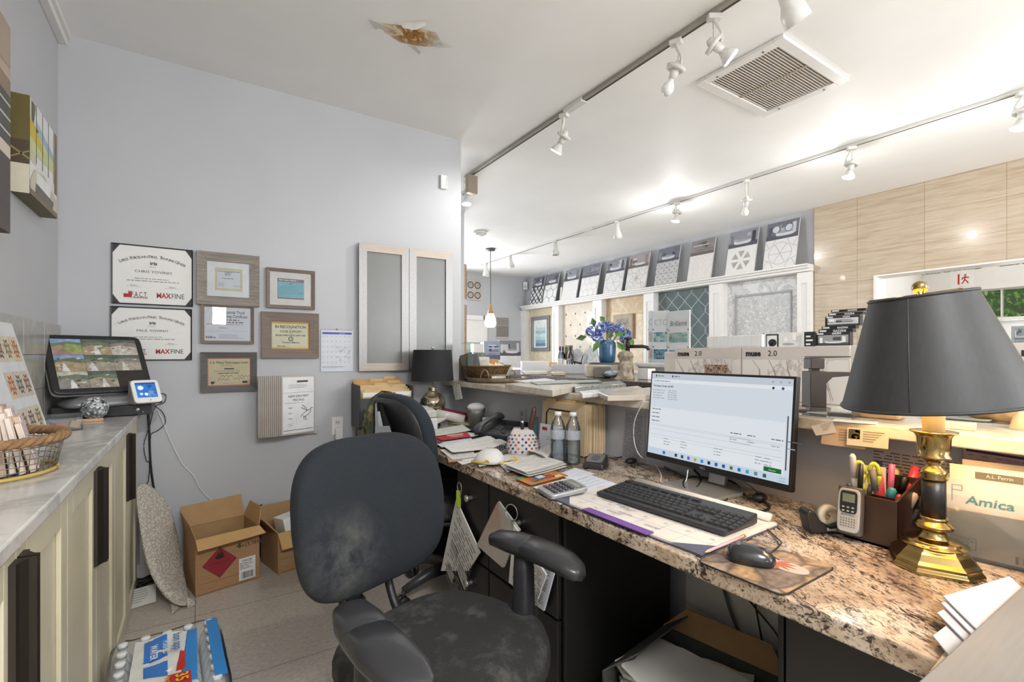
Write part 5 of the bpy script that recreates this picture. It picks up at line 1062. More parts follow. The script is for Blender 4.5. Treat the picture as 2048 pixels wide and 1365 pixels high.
for r, ws in enumerate(rows):
    x = x0
    for w_ in ws:
        if r == 0 or kb < 98: key(x+w_*u/2, ry[r], w_*u-.0025)
        x += w_*u
for i in range(8): key(x0+u*.5+i*u*1.85, ry[5], u*1.4, .013)
for r, n_ in ((0, 3), (1, 1), (3, 3), (4, 3)):
    for i in range(n_): key(x0+u*(15.75+i+(1 if n_ == 1 else 0)), ry[r], u-.0025)
NP = M()
for r in range(5):
    for i in range(4):
        x = x0+u*(19.1+i); y = ry[r]; z = .012+(y+kd/2)/kd*.016; d = .0165; w_ = u-.0025
        if kb < 99: key(x, y, w_)
        else: NP.loft([[(x+a*w_/2, y+b*d/2, z+b*d*.05) for a, b in ((-1, -1), (1, -1), (1, 1), (-1, 1))], [(x+a*(w_/2-.0015), y+b*(d/2-.0015), z+.0045+b*d*.05) for a, b in ((-1, -1), (1, -1), (1, 1), (-1, 1))]], KEY, True, False)
if NP.v: o = NP.build('number_keys', t); o['kind'] = 'stuff'
# blotter calendar
t = thing('desk_calendar_pad', 'large paper desk calendar pad with dark corner holders under the keyboard', 'desk calendar', (1.118, .952, ZD+.0005), R_(-90+2)); bw, bd_ = .53, .345
M().box(-bw/2, bw/2, -bd_/2, bd_/2, 0, .003, mat('#4a4b5c', .5)).build('backing', t)
m = M(); m.box(-bw/2+.004, bw/2-.004, -bd_/2+.004, bd_/2-.002, .003, .008, mat('#d9d0c6', .8, var=.03)); z = .0086
for i in range(8): m.seg((-bw/2+.03+i*.068, -bd_/2+.01), (-bw/2+.03+i*.068, bd_/2-.04), .0008, INKL, z)
for i in range(6): m.seg((-bw/2+.02, -bd_/2+.01+i*.058), (bw/2-.02, -bd_/2+.01+i*.058), .0008, INKL, z)
n_ = 1
for r in range(5):
    for c in range(7):
        if n_ <= 31: m.text(str(n_), .013, INKL, -bw/2+.085+c*.068, bd_/2-.078-r*.058, z+.0002); n_ += 1
random.seed(8)
for i in range(16): x, y = random.uniform(-.22, .12), random.uniform(-.15, .05); m.lines(x, x+.06, y, y+.014, 2, INKL, .002, z+.0003, full=1)
m.build('pages', t)
for s in (-1, 1): M().add([(s*(bw/2+.002), -bd_/2-.002, .0095), (s*(bw/2+.002), -bd_/2+.075, .0095), (s*(bw/2-.085), -bd_/2-.002, .0095)], [(0, 1, 2) if s < 0 else (0, 2, 1)], mat('#4d4f63', .45)).build('corner_holder', t)
M().tube([(-bw/2+.05, bd_/2-.004, .018), (bw/2-.02, bd_/2-.004, .018)], .012, mat('#ddd2c4', .8), 12).build('rolled_edge', t)
a = at(1163, 1021, z=ZD+.01); b = at(1292, 1072, z=ZD+.01); d = b-a
t = one(M().box(0, d.length, 0, .03, 0, .003, mat('#6d4590', .4)), 'purple_ruler', 'purple plastic ruler lying along the front of the desk calendar', 'ruler', (a.x, a.y, ZD+.0105), math.atan2(d.y, d.x), bev=.001)
a = at(1410, 1107, z=ZD+.012); b = at(1492, 1072, z=ZD+.012); d = b-a; t = thing('pencil', 'pink pencil lying between the desk calendar and mouse pad', 'pencil', (a.x, a.y, ZD+.0135), math.atan2(d.y, d.x)); L = d.length
m = M(); m.tube([(.012, 0, 0), (L*.88, 0, 0)], .0037, mat('#c9a2a6', .5), 6).build('shaft', t); M().tube([(0, 0, 0), (.012, 0, 0)], [.0006, .0036], mat('#d3b48c'), 6).build('tip', t); M().tube([(L*.88, 0, 0), (L*.96, 0, 0)], .004, mat('#b5a24c', .3, .6), 8).build('ferrule', t); M().tube([(L*.96, 0, 0), (L, 0, 0)], .0036, mat('#d6c9a0'), 8).build('eraser', t)
# mouse pad + mouse
PB_, nt, b, co = begin('pebble_print', .6)
wn = node(nt, 'ShaderNodeTexNoise', i_Scale=14); nt.links.new(co, wn.inputs[0]); wv = node(nt, 'ShaderNodeVectorMath', operation='SCALE'); wv.inputs['Scale'].default_value = .045; nt.links.new(wn.outputs['Color'], wv.inputs[0]); wa = node(nt, 'ShaderNodeVectorMath', operation='ADD'); nt.links.new(co, wa.inputs[0]); nt.links.new(wv.outputs[0], wa.inputs[1]); co = wa.outputs[0]
v = node(nt, 'ShaderNodeTexVoronoi', i_Scale=15); nt.links.new(co, v.inputs['Vector']); sp = nt.nodes.new('ShaderNodeSeparateColor'); nt.links.new(v.outputs['Color'], sp.inputs[0]); n = tex(nt, 'ShaderNodeTexNoise', co, i_Scale=60, i_Detail=6)
c_ = ramp(nt, [(0, '#6f6560'), (.25, '#b8966f'), (.5, '#9c8a7c'), (.75, '#cdb08c'), (1, '#7b7774')], sp.outputs[0]); e = node(nt, 'ShaderNodeTexVoronoi', feature='DISTANCE_TO_EDGE', i_Scale=15); nt.links.new(co, e.inputs['Vector'])
c_ = mixc(nt, 1.0, c_, ramp(nt, [(.3, '#b0b0b0'), (.7, '#ffffff')], n), 'MULTIPLY'); nt.links.new(mixc(nt, ramp(nt, [(.01, '#e8e8e8'), (.13, '#000000')], e.outputs[0]), c_, lin('#463832')), b.inputs['Base Color'])
t = thing('mouse_pad', 'mouse pad printed with river pebbles and a red leaf', 'mouse pad', (1.037, .583, ZD+.0005), R_(-90+1)); m = M(); m.prism(sup(.19, .222, 40, 14), 0, .0022, BLACK); m.build('rubber_base', t); m = M(); m.prism(sup(.185, .217, 40, 14), .0022, .003, PB_); m.build('pebble_print', t)
m = M(); cx, cy = .035, .025; m.poly([(cx+a, cy+b_) for a, b_ in sup(.085, .05, 24, 2.2)], mat('#b9a59a', .6), .0034); lf = []
for k in range(5):
    a0 = -1.1+k*.55; m.poly([(cx-.025, cy), (cx-.025+.02*cos(a0-.3), cy+.016*sin(a0-.3)), (cx-.025+.045*cos(a0), cy+.032*sin(a0)), (cx-.025+.02*cos(a0+.3), cy+.016*sin(a0+.3))], mat('#ab6249', .6), .0038+k*.0001)
m.build('leaf_print', t)
p = at(1502, 1131, z=ZD+.004); t = thing('computer_mouse', 'glossy black computer mouse on the pebble mouse pad', 'mouse', (1.022, .603, ZD+.0042), R_(-90+32))
m = M(); m.loft([[(x*k*(1-.12*(1 if x > 0 else 0)*abs(x)/.05)+ox, y*k, z) for x, y in sup(.106, .062, 32, 2.5)] for k, ox, z in ((.93, 0, 0), (1, 0, .006), (.98, 0, .014), (.86, -.004, .025), (.6, -.009, .033), (.25, -.012, .0365), (.03, -.013, .037))], mat('#222224', .22, coat=.5)); m.build('shell', t); m = M(); m.tube([(.03, 0, .024), (.052, 0, .013)], .0012, BLACK, 5); m.build('button_seam', t); M().lathe([(.001, -.004), (.008, -.003), (.008, .003), (.001, .004)], mat('#4a4a4c'), 12).build('scroll_wheel', t, (.027, 0, .0265), (pi/2, 0, 0))
m = M(); m.T = MX.Translation((-.024, 0, .0372)) @ MX.Rotation(R_(-12), 4, 'Y'); m.text('ASUS', .011, SILVER, 0, 0, .0004, bold=.02, rot=pi/2); m.build('maker_logo', t)
def dk(u, v, z=.004): return tuple(at(u, v, z=ZD+z))
cord('mouse_cable', [dk(1540, 1108, .01), dk(1562, 1088, .01), dk(1552, 1075), dk(1518, 1045), dk(1490, 1023), dk(1500, 1030)], .0018, BLACK, 'thin black mouse cable curving up the desk')
cord('keyboard_cable', [(1.235, .86, ZD+.03), dk(1455, 1000, .008), dk(1440, 992), dk(1420, 975), dk(1415, 968)], .0018, BLACK, 'short black keyboard cable by the monitor base')
cord('coiled_power_cord', [dk(1388, 940, .03), dk(1402, 958, .012), dk(1392, 978, .008), dk(1372, 980, .008), dk(1367, 965, .01), dk(1385, 955, .012), dk(1420, 958, .012)], .0045, BLACK, 'black power cord looped under the monitor')
cord('monitor_cable', [dk(1445, 955, .012), dk(1470, 968, .01), dk(1485, 985, .008), dk(1495, 995, .008), dk(1515, 998, .008), dk(1538, 1012), dk(1530, 1022), dk(1500, 1027)], .004, BLACK, 'thick black cable running right of the monitor stand')
p = at(1520, 997, z=ZD+.012); one(M().sph((0, 0, 0), (.026, .02, .014), BLACK, 14, 8), 'cable_adapter', 'black oval cable adapter behind the monitor stand', 'adapter', (p.x, p.y, ZD+.0145))
cord('thin_cable', [dk(1520, 990, .02), dk(1500, 972, .06), dk(1488, 964, .09)], .0018, BLACK, 'thin black cable rising from the adapter to the monitor')
cord('black_usb_cable', [dk(1200, 914), dk(1230, 917), dk(1258, 910, .006), dk(1278, 916), dk(1310, 925), dk(1340, 940), dk(1375, 957)], .0025, BLACK, 'black cable along the back of the desk left of the monitor')
cord('white_usb_cable', [tuple(at(1289, 800, x=1.49)), tuple(at(1270, 840, x=1.5)), tuple(at(1268, 880, x=1.5)), tuple(at(1280, 912, x=1.48)), dk(1310, 930), dk(1322, 950), dk(1322, 965), dk(1345, 975), dk(1370, 965, .01), dk(1376, 940, .05)], .002, WHITE, 'white cable hanging from the bar and looping on the desk')
one(M().sph((0, 0, 0), (.03, .02, .012), BLACK, 12, 8), 'power_adapter', 'black power adapter on the desk near the file holder', 'adapter', tuple(at(1262, 922, z=ZD+.012)), 0)
# ================================================================== RIGHT GROUP: lamp, organizer, letters
L0 = V((1.353, .385, ZD)); t = thing('table_lamp', 'brass candlestick table lamp with black tapered shade, lit', 'lamp', L0+V((0, 0, .0005)), 0); m = M(); m.T = MX.Rotation(R_(25), 4, 'Z'); rg = []
for k, z in ((1, 0), (1, .006), (.93, .012), (.93, .018), (.84, .024), (.72, .036), (.66, .04), (.6, .05)):
    oc = []
    for x, y in ((1, .55), (.55, 1), (-.55, 1), (-1, .55), (-1, -.55), (-.55, -1), (.55, -1), (1, -.55)): oc.append((x*.086*k, y*.075*k, z))
    rg.append(oc)
m.loft(rg, BRASS, True, False); m.T = MX.Diagonal((1, 1, .9, 1)); m.lathe([(.058, .049), (.06, .053), (.05, .057), (.048, .062), (.03, .066), (.022, .078), (.022, .084), (.034, .09), (.036, .097), (.028, .104), (.024, .108), (.026, .113), (.0235, .117)], BRASS, 32); m.build('base', t, bev=.0012)
m = M(); m.T = MX.Diagonal((1, 1, .9, 1)); m.lathe([(.021, .117), (.0215, .16), (.021, .208)], mat('#131213', .4), 28); m.build('column', t)
m = M(); m.T = MX.Diagonal((1, 1, .9, 1)); m.lathe([(.0235, .207), (.0255, .211), (.0225, .215), (.026, .222), (.022, .23), (.014, .238), (.012, .246), (.016, .253), (.022, .257), (.03, .26), (.03, .264), (.026, .268), (.029, .29), (.0305, .31), (.034, .318), (.042, .322), (.042, .325), (.03, .324)], BRASS, 32); m.build('candle_cup', t)
CAN = mat('#efd9a4', .5, emit=.25, ecol='#ffc766'); M().lathe([(.0195, .285), (.0195, .45), (.017, .455)], CAN, 24).build('candle_tube', t)
sx, sy = 1.0, .98; rb, rt, z0, z1 = .168, .093, .357, .59
TLT = MX.Translation((0, 0, .36)) @ MX.Rotation(R_(-7), 4, V((sin(TH-R_(0)), cos(TH), 0))) @ MX.Translation((0, 0, -.36)); m = M(); m.T = TLT; SHO = mat('#2f2e2d', .55, var=.12, scale=120, stretch=(1, 1, .25)); SHI = mat('#e9cf96', .6); n_ = 64
def ring(r, z): return [(r*cos(2*pi*i/n_), r*sin(2*pi*i/n_), z) for i in range(n_)]
m.loft([ring(rb, z0), ring(rt, z1)], SHO, False); m.loft([ring(rt-.002, z1), ring(rb-.002, z0)], SHI, False)
for r, z in ((rb, z0), (rt, z1)): m.tube(ring(r, z)+[ring(r, z)[0]], .0035, SHO, 6)
m.seg; m.tube([(rb*cos(3.2), rb*sin(3.2), z0), (rt*cos(3.2), rt*sin(3.2), z1)], .0012, mat('#45423d'), 4); so = m.build('lamp_shade', t); 
m = M(); m.T = TLT; m.tube([(0, 0, .45), (0, 0, .60)], .003, BRASS, 8)
for a in (0, 2.09, 4.19): m.tube([(0, 0, .594), (rt*cos(a), rt*sin(a), .594)], .0015, BRASS, 6)
m.build('shade_support', t); m = M(); m.T = TLT; m.lathe([(.005, .591), (.008, .597), (.012, .6), (.0145, .608), (.013, .617), (.007, .622), (.001, .624)], BRASS, 20).build('finial', t); M().sph((0, 0, .495), (.022, .022, .03), mat('#ffe3ad', .5, emit=12), 14, 10).build('bulb', t)
lamp('desk_lamp_glow', 'POINT', (L0.x+.0, L0.y, ZD+.43), 3.0, (1, .74, .42), .03).location = (L0.x-.06, L0.y-.03, ZD+.44)
lamp('desk_lamp_glow_back', 'POINT', (L0.x+.06, L0.y+.05, ZD+.44), 2.8, (1, .74, .42), .03)
ob = thing('desk_organizer', 'dark brown leather look desk organizer full of pens', 'desk organizer', (1.366, .455, ZD+.0005), 0); BRN = mat('#35241d', .35, var=.1, coat=.2); m = M(); w, d, h = .145, .112, .115
m.box(0, .005, 0, d, 0, h, BRN).box(w-.005, w, 0, d, 0, h+.035, BRN).add([(0, 0, 0), (w, 0, 0), (w, 0, h+.035), (0, 0, h), (0, .005, 0), (w, .005, 0), (w, .005, h+.035), (0, .005, h)], [(0, 1, 2, 3), (5, 4, 7, 6), (3, 2, 6, 7)], BRN).add([(0, d, 0), (w, d, 0), (w, d, h+.035), (0, d, h), (0, d-.005, 0), (w, d-.005, 0), (w, d-.005, h+.035), (0, d-.005, h)], [(1, 0, 3, 2), (4, 5, 6, 7), (2, 3, 7, 6)], BRN).box(0, w, 0, d, 0, .005, BRN).box(.05, .054, .004, d-.004, 0, h-.005, BRN); m.build('case', ob)
def pen(x, y, tx, ty, L, r, col, label, cap=None, name='pen', cat='pen'):
    q = thing(name, label, cat, (1.366+x, .455+y, ZD+.008+(ZD*0)), (R_(ty), R_(tx), 0)); M().lathe([(r*.5, 0), (r, .012), (r, L*.7), (r*.96, L)], mat(col, .4), 10).build('barrel', q)
    if cap: M().lathe([(r*1.1, L*.72), (r*1.12, L*.98), (r*.6, L+.004)], mat(cap, .35), 10).build('cap', q)
    return q
pen(.018, .088, -3, -2, .20, .0065, '#d9d8d5', 'white click pen at the left corner of the organizer', '#b9b9b9')
pen(.03, .03, 6, 10, .115, .006, '#b33a35', 'red pen at the front of the organizer', '#a02b28'); pen(.038, .05, 14, 8, .125, .009, '#1d2a30', 'dark marker with a blue end in the organizer', '#2d7f96'); pen(.066, .03, 18, 14, .12, .01, '#c9b8a0', 'tan marker lying low in the organizer', '#b3a087'); pen(.075, .02, 22, 18, .118, .0085, '#1a1a1c', 'black marker low at the organizer front', '#2c2c2e'); pen(.085, .045, 20, 6, .15, .008, '#1e1d1f', 'black marker rising at the middle of the organizer', '#111112')
pen(.08, .062, 8, -4, .165, .012, '#b8435e', 'thick pink highlighter in the organizer'); pen(.10, .04, 22, 8, .18, .011, '#c0364a', 'crimson highlighter leaning right in the organizer'); pen(.10, .055, 2, 3, .175, .007, '#b45a86', 'slim magenta pen at the organizer back'); pen(.105, .07, 26, 2, .165, .010, '#c9c244', 'yellow capped marker leaning right in the organizer', '#d9d79a'); pen(.11, .08, 16, -4, .175, .007, '#23244a', 'navy pen at the back right of the organizer')
q = one(M().box(-.025, .03, -.001, .001, 0, .165, mat('#dcd3c0', .8)), 'index_card', 'cream index card standing in the organizer', 'card', (1.366+.09, .455+.085, ZD+.008), (0, 0, R_(-75)))
sc = thing('scissors', 'scissors with lime green and grey handles standing in the organizer', 'scissors', (1.366+.022, .455+.07, ZD+.012), (0, 0, R_(-75)))
SG = mat('#b3bd3f', .5); 
for s in (-1, 1):
    m = M(); m.tube([(s*.015+.010*cos(a*pi/9)*1, 0, .152+.028*sin(a*pi/9)) for a in range(19)], .005, SG, 8); m.tube([(s*.010, 0, .128), (s*.003, 0, .1)], .006, SG if s < 0 else mat('#5a5a5a'), 8); m.build('handle', sc); M().box(-.006+s*.003, .006+s*.003, s*.0012-.001, s*.0012+.001, 0, .11, SILVER).build('blade', sc)
m = M(); m.tube([(.018, -.006, .115), (.012, -.006, .165)], .007, mat('#5f5f5f'), 8); m.build('grey_grip', sc)
wk = thing('walkie_talkie', 'grey and black walkie talkie leaning on the organizer front', 'walkie talkie', (1.345, .545, ZD+.018), (R_(0), 0, R_(-90+8))); wk.rotation_euler = (R_(-9), 0, R_(-84)); GY = mat('#a9a69f', .4)
m = M(); m.prism(sup(.052, .03, 28, 5), 0, .115, mat('#4d4a47', .5)); m.build('rear_shell', wk, bev=.003); m = M(); m.T = MX.Translation((0, -.0155, .058)) @ MX.Rotation(pi/2, 4, 'X'); m.prism(sup(.047, .105, 28, 6), -.004, .003, GY); m.build('front_shell', wk, bev=.002); m = M(); m.T = MX.Translation((0, -.0187, .058)) @ MX.Rotation(pi/2, 4, 'X'); m.prism(sup(.036, .054, 24, 6, 0, .02), 0, .0008, BLACK); m.rect(-.013, .013, .02, .04, mat('#6f7a66', .3), .0012)
for i in range(6): m.rect(-.013+(i % 3)*.01, -.008+(i % 3)*.01, .006-(i//3)*.009, .009-(i//3)*.009, mat('#b9b9b5'), .0012)
for i in range(24): m.poly([(-.014+(i % 6)*.0056+a, -.02-(i//6)*.006+b) for a, b in sup(.003, .003, 8, 2)], mat('#4d4a47'), .0012)
m.text('MOTOROLA', .005, mat('#55524e'), 0, -.0125, .0012, bold=.02); m.build('keypad_and_screen', wk); M().lathe([(.006, .113), (.006, .15), (.004, .175)], BLACK, 12, (.017, 0, 0)).build('antenna', wk); M().lathe([(.006, .113), (.006, .122)], mat('#4d4a47'), 12, (-.006, 0, 0)).build('volume_knob', wk)
tp = thing('tape_dispenser', 'black desk tape dispenser with a roll of tape', 'tape dispenser', (1.375, .606, ZD+.0005), R_(-35)); tp.scale = (.92, .9, .95); 
pr = [(-.06, 0), (.065, 0), (.068, .012), (.05, .022), (.045, .05), (.03, .055), (.02, .03), (-.01, .02), (-.035, .035), (-.05, .06), (-.066, .062), (-.072, .05)]
m = M(); m.T = MX.Rotation(pi/2, 4, 'X'); m.prism(pr, -.024, .024, mat('#1f1e1e', .35)); m.build('body', tp, bev=.004); m = M(); m.T = MX.Translation((.0, 0, .042)) @ MX.Rotation(pi/2, 4, 'X'); m.lathe([(.014, -.009), (.03, -.009), (.03, .009), (.014, .009), (.014, -.009)], mat('#d9cdb4', .3), 24, caps=False); m.build('tape_roll', tp)
m = M(); m.T = MX.Translation((.0, -.0245, .012)) @ MX.Rotation(pi/2, 4, 'X'); m.text('Bostitch', .011, mat('#cfcfcf'), 0, -.003, .0008, bold=.03); m.build('maker_logo', tp)
# papers on the half wall
xw = XHW-.003
def wallpaper_sheet(nm, label, P, mt, seed, ink=INKL, rows=22, x=xw, head=None):
    q = [at(u, v, x=x) for u, v in P]; a, b, c, d = q; random.seed(seed); t = thing(nm, label, 'paper', (0, 0, 0)); e = V((.0012, 0, 0)); m = M(); m.loft([[tuple(k) for k in q], [tuple(k+e) for k in q]], mt, True, False); m.build('sheet', t); m = M()
    def pt(s, r): return tuple(a+(b-a)*s+(d-a)*r+V((-.0008, 0, 0)))
    for i in range(rows):
        r = .06+i*.9/rows; s = .07
        while s < .9:
            l = random.uniform(.03, .12)
            if random.random() > .1: m.add([pt(s, r), pt(min(.93, s+l), r), pt(min(.93, s+l), r+.014), pt(s, r+.014)], [(0, 1, 2, 3)], ink)
            s += l+.018
    if head: m.add([pt(.05, .04), pt(.95, .04), pt(.95, .09), pt(.05, .09)], [(0, 1, 2, 3)], head)
    m.build('print', t); return t
wallpaper_sheet('printed_sheet', 'printed contract sheet pinned to the half wall behind the organizer', [(1735, 890), (1932, 918), (1912, 1085), (1735, 1040)], mat('#b9b3b3', .8), 2, mat('#55504e'))
wallpaper_sheet('pink_form', 'pinkish lined form standing behind the letter holder', [(1925, 893), (2070, 915), (2070, 1000), (1935, 985)], mat('#c9a79c', .8), 3, mat('#7a5a60'), 10, xw-.006, mat('#3b3560'))
wallpaper_sheet('printed_sheet', 'printed sheet in a clear sleeve on the half wall left of the monitor', [(1251, 820), (1290, 828), (1290, 935), (1243, 918)], mat('#a6a6ac', .7), 4, mat('#6f6c6c'))
for P, mt, lb, nm in (([(1622, 853), (1665, 842), (1672, 866), (1632, 872)], PAPER2, 'torn white note taped under the bar edge', 'taped_note'), ([(1645, 850), (1735, 858), (1730, 900), (1642, 888)], mat('#c3ab8f', .8), 'crumpled tan receipt taped to the bar edge', 'receipt'), ([(1695, 855), (1778, 862), (1776, 899), (1693, 890)], mat('#e2d6bb', .7), 'cream business card with a colourful picture on the bar edge', 'business_card')):
    k = {'taped_note': 1.486, 'receipt': 1.49, 'business_card': 1.482}[nm]; q = [at(u, v, x=k) for u, v in P]; t = thing(nm, lb, 'paper', (0, 0, 0)); e = V((.0015, 0, 0)); m = M(); m.loft([[tuple(z) for z in q], [tuple(z+e) for z in q]], mt, True, False); m.build('sheet', t); m = M(); a, b, c, d = q
    def pt(s, r): return tuple(a+(b-a)*s+(d-a)*r+V((-.0008, 0, 0)))
    if nm == 'business_card':
        m.add([pt(.04, .08), pt(.33, .08), pt(.33, .62), pt(.04, .62)], [(0, 1, 2, 3)], mat('#4d4a2d'))
        for i in range(14): s, r = .05+random.random()*.24, .1+random.random()*.45; m.add([pt(s, r), pt(s+.05, r), pt(s+.05, r+.1), pt(s, r+.1)], [(0, 1, 2, 3)], mat(random.choice(['#a34a36', '#c9a04a', '#7a8a4a', '#d9b59a', '#6b3a4a'])))
    for i in range(5): m.add([pt(.4, .15+i*.13), pt(.9-.06*i, .15+i*.13), pt(.9-.06*i, .19+i*.13), pt(.4, .19+i*.13)], [(0, 1, 2, 3)], mat('#8d7d68'))
    m.build('print', t)
# acrylic letter holder
lh = thing('letter_holder', 'clear acrylic letter holder beside the brass lamp', 'letter holder', (1.497, .285, ZD+.0005), R_(-90+9)); hw = .13
m = M(); m.box(-hw, hw, -.04, .065, 0, .004, PET).box(-hw, hw, -.04, -.036, .004, .14, PET).box(-hw, hw, .061, .065, .004, .20, PET).box(-hw, -hw+.004, -.036, .061, .004, .16, PET).box(hw-.004, hw, -.036, .061, .004, .16, PET); m.build('case', lh)
def letter(dx, dy, w, h, z, lab, mt, draw=None, tilt=4):
    o = thing('envelope', lab, 'envelope', (0, 0, 0), 0, 'letters in the acrylic holder'); R0 = MX.Translation((1.497, .285, ZD+.0005)) @ MX.Rotation(R_(-81), 4, 'Z') @ MX.Translation((dx, dy, z)) @ MX.Rotation(R_(-tilt), 4, 'X'); o.matrix_world = R0
    M().box(-w/2, w/2, -.0015, .0015, 0, h, mt).build('paper', o); 
    if draw: m = M(); m.T = MX.Translation((0, -.0019, 0)) @ MX.Rotation(pi/2, 4, 'X'); draw(m, w, h); m.build('print', o)
def dl1(m, w, h): m.text('Amica', .027, mat('#3b7a78'), -w*.17, h*.68, .0004, bold=.015, sh=.15, sx=1.15); m.rect(w*.1, w*.34, h*.62, h*.82, mat('#5a7a70'), .0004); m.path([(-w*.42, h*.7), (-w*.42, h*.92), (-w*.35, h*.92), (-w*.35, h*.85), (-w*.42, h*.85)], .0012, INKL, .0004); m.lines(-w*.2, w*.45, h*.5, h*.54, 1, INKL, .003); m.seg((-w*.46, h*.57), (w*.46, h*.57), .001, INKL, .0003)
def dl2(m, w, h):
    m.path([(-w*.42, h*.15), (-w*.42, h*.4), (-w*.25, h*.4), (-w*.25, h*.15), (-w*.42, h*.15)], .001, INKL, .0004); m.lines(-w*.41, -w*.26, h*.17, h*.38, 5, INKL, .0015)
    for i in range(3): m.rect(-.0+i*.012, .005+i*.012, h*.04, h*.2, mat('#8d7d6c'), .0004)
    m.lines(w*.15, w*.45, h*.5, h*.58, 1, INKL, .003)
letter(0, -.028, .245, .10, .006, 'lowest front cream envelope in the acrylic holder', mat('#e0cdb0', .8), dl2, 2); letter(.0, -.012, .245, .165, .006, 'cream envelope with blue script name in the acrylic holder', mat('#e3d2b8', .8), dl1, 3)
letter(.0, .012, .22, .195, .006, 'cream letter with a small dark header label in the acrylic holder', mat('#e6d4b4', .8), lambda m, w, h: (m.rect(-w*.3, w*.05, h*.86, h*.94, mat('#6d6450'), .0004), m.text('A.L. Perrin', .010, mat('#e0d4bb'), -w*.12, h*.885, .0008), m.lines(-w*.1, w*.2, h*.72, h*.76, 1, INKL, .003)), 3); letter(.03, .035, .24, .205, .006, 'rearmost plain cream envelope in the acrylic holder', mat('#d9c6a6', .8), None, 3)
# near right: envelopes fanned under a grey board
EVC = mat('#c6c5c9', .75, var=.02); zg = ZD+.044
a, b = at(2048, 1170, z=zg), at(1835, 1365, z=zg); d = b-a; n = V((d.y, -d.x, 0)).normalized(); n = n if n.y < 0 else -n; a2 = a-d*.7; m = M(); Q = [a2, b, b+n*.30, a2+n*.30]; m.loft([[tuple(k+V((0, 0, -.012))) for k in Q], [tuple(k) for k in Q]], mat('#6f7070', .5, var=.05, stretch=(1, 12, 1)), True, False); one(m, 'grey_clipboard', 'grey board lying on white envelopes at the lower right photo corner', 'board', bev=.002)
ev = [((1887, 1193), (2019, 1153), (2100, 1230), (1985, 1290), 'topmost large white envelope of the fan at the lower right'), ((1882, 1206), (1925, 1196), (2060, 1290), (1975, 1300), 'second white envelope of the fan, narrow edge showing'), ((1874, 1226), (1912, 1208), (2040, 1320), (1960, 1312), 'third envelope of the fan with a grey tone'), ((1866, 1272), (1908, 1240), (2020, 1340), (1930, 1350), 'fourth envelope of the fan pointing left'), ((1888, 1296), (1935, 1268), (2020, 1380), (1930, 1390), 'lowest envelope of the fan near the desk edge')]
for i, (a, b, c, d, lb) in enumerate(ev):
    z = ZD+.030-.005*i; q = [at(*k, z=z) for k in (a, b, c, d)]; m = M(); e = V((0, 0, -.0028)); m.loft([[tuple(k+e) for k in q], [tuple(k) for k in q]], mat('#aeb0b6', .75) if i in (2, 3) else EVC, True, False); one(m, 'envelope', lb, 'envelope', (0, 0, 0), 0, 'envelopes fanned at the lower right')
m = M(); q = [at(*k, z=ZD+.006) for k in ((1846, 1362), (1893, 1300), (1935, 1325), (1905, 1390))]; e = V((0, 0, -.003)); m.loft([[tuple(k+e) for k in q], [tuple(k) for k in q]], mat('#dcc9a6', .75), True, False); one(m, 'cream_card', 'cream folded card poking out below the fanned envelopes', 'card')
# ================================================================== DESK MIDDLE AND LEFT
def on(u, v, dz=0): p = at(u, v, z=ZD+dz); return V((p.x, p.y, ZD+dz))
def sheet(P, label, mt=PAPER, z=.001, seed=1, rows=14, curl_=0, nm='paper_sheet', cat='paper', ink=INKL, grp=None, th=.0008, deco=None):
    q = [at(u, v, z=ZD+z) for u, v in P]; a, b, c, d = q; random.seed(seed); t = thing(nm, label, cat, (0, 0, 0), 0, grp); n_ = 6; R = []
    def pt(s, r, o=0): k = a+(b-a)*s+(d-a)*r+(c-b-d+a)*s*r; return (k.x, k.y, k.z+curl_*(s-.5)**2*4*(.4+r*.6)+o)
    for i in range(n_+1): R.append([pt(j/n_, i/n_) for j in range(n_+1)])
    m = M(); m.loft(R, mt, False, True, False); m.loft([[(x, y, zz-th) for x, y, zz in r] for r in R][::-1], mt, False, True, False); m.build('sheet', t); m = M()
    for i in range(rows):
        r = .08+i*.84/rows; s = .08
        while s < .9:
            l = random.uniform(.04, .15)
            if random.random() > .25: m.add([pt(s, r, .0006), pt(min(.92, s+l), r, .0006), pt(min(.92, s+l), r+.012, .0006), pt(s, r+.012, .0006)], [(0, 1, 2, 3)], ink)
            s += l+.02
    if deco: deco(m, pt)
    if m.v: m.build('print', t)
    return t
def blk(m, pt, s0, s1, r0, r1, mt, o=.0009): m.add([pt(s0, r0, o), pt(s1, r0, o), pt(s1, r1, o), pt(s0, r1, o)], [(0, 1, 2, 3)], mt)
sheet([(1066, 975), (1172, 947), (1245, 972), (1140, 1005)], 'white printed sheet lying under the silver calculator', PAPERB, .0032, 2, 6)
sheet([(1095, 985), (1160, 950), (1225, 980), (1120, 1010)], 'second white sheet askew under the silver calculator', PAPERB, .0016, 3, 5)
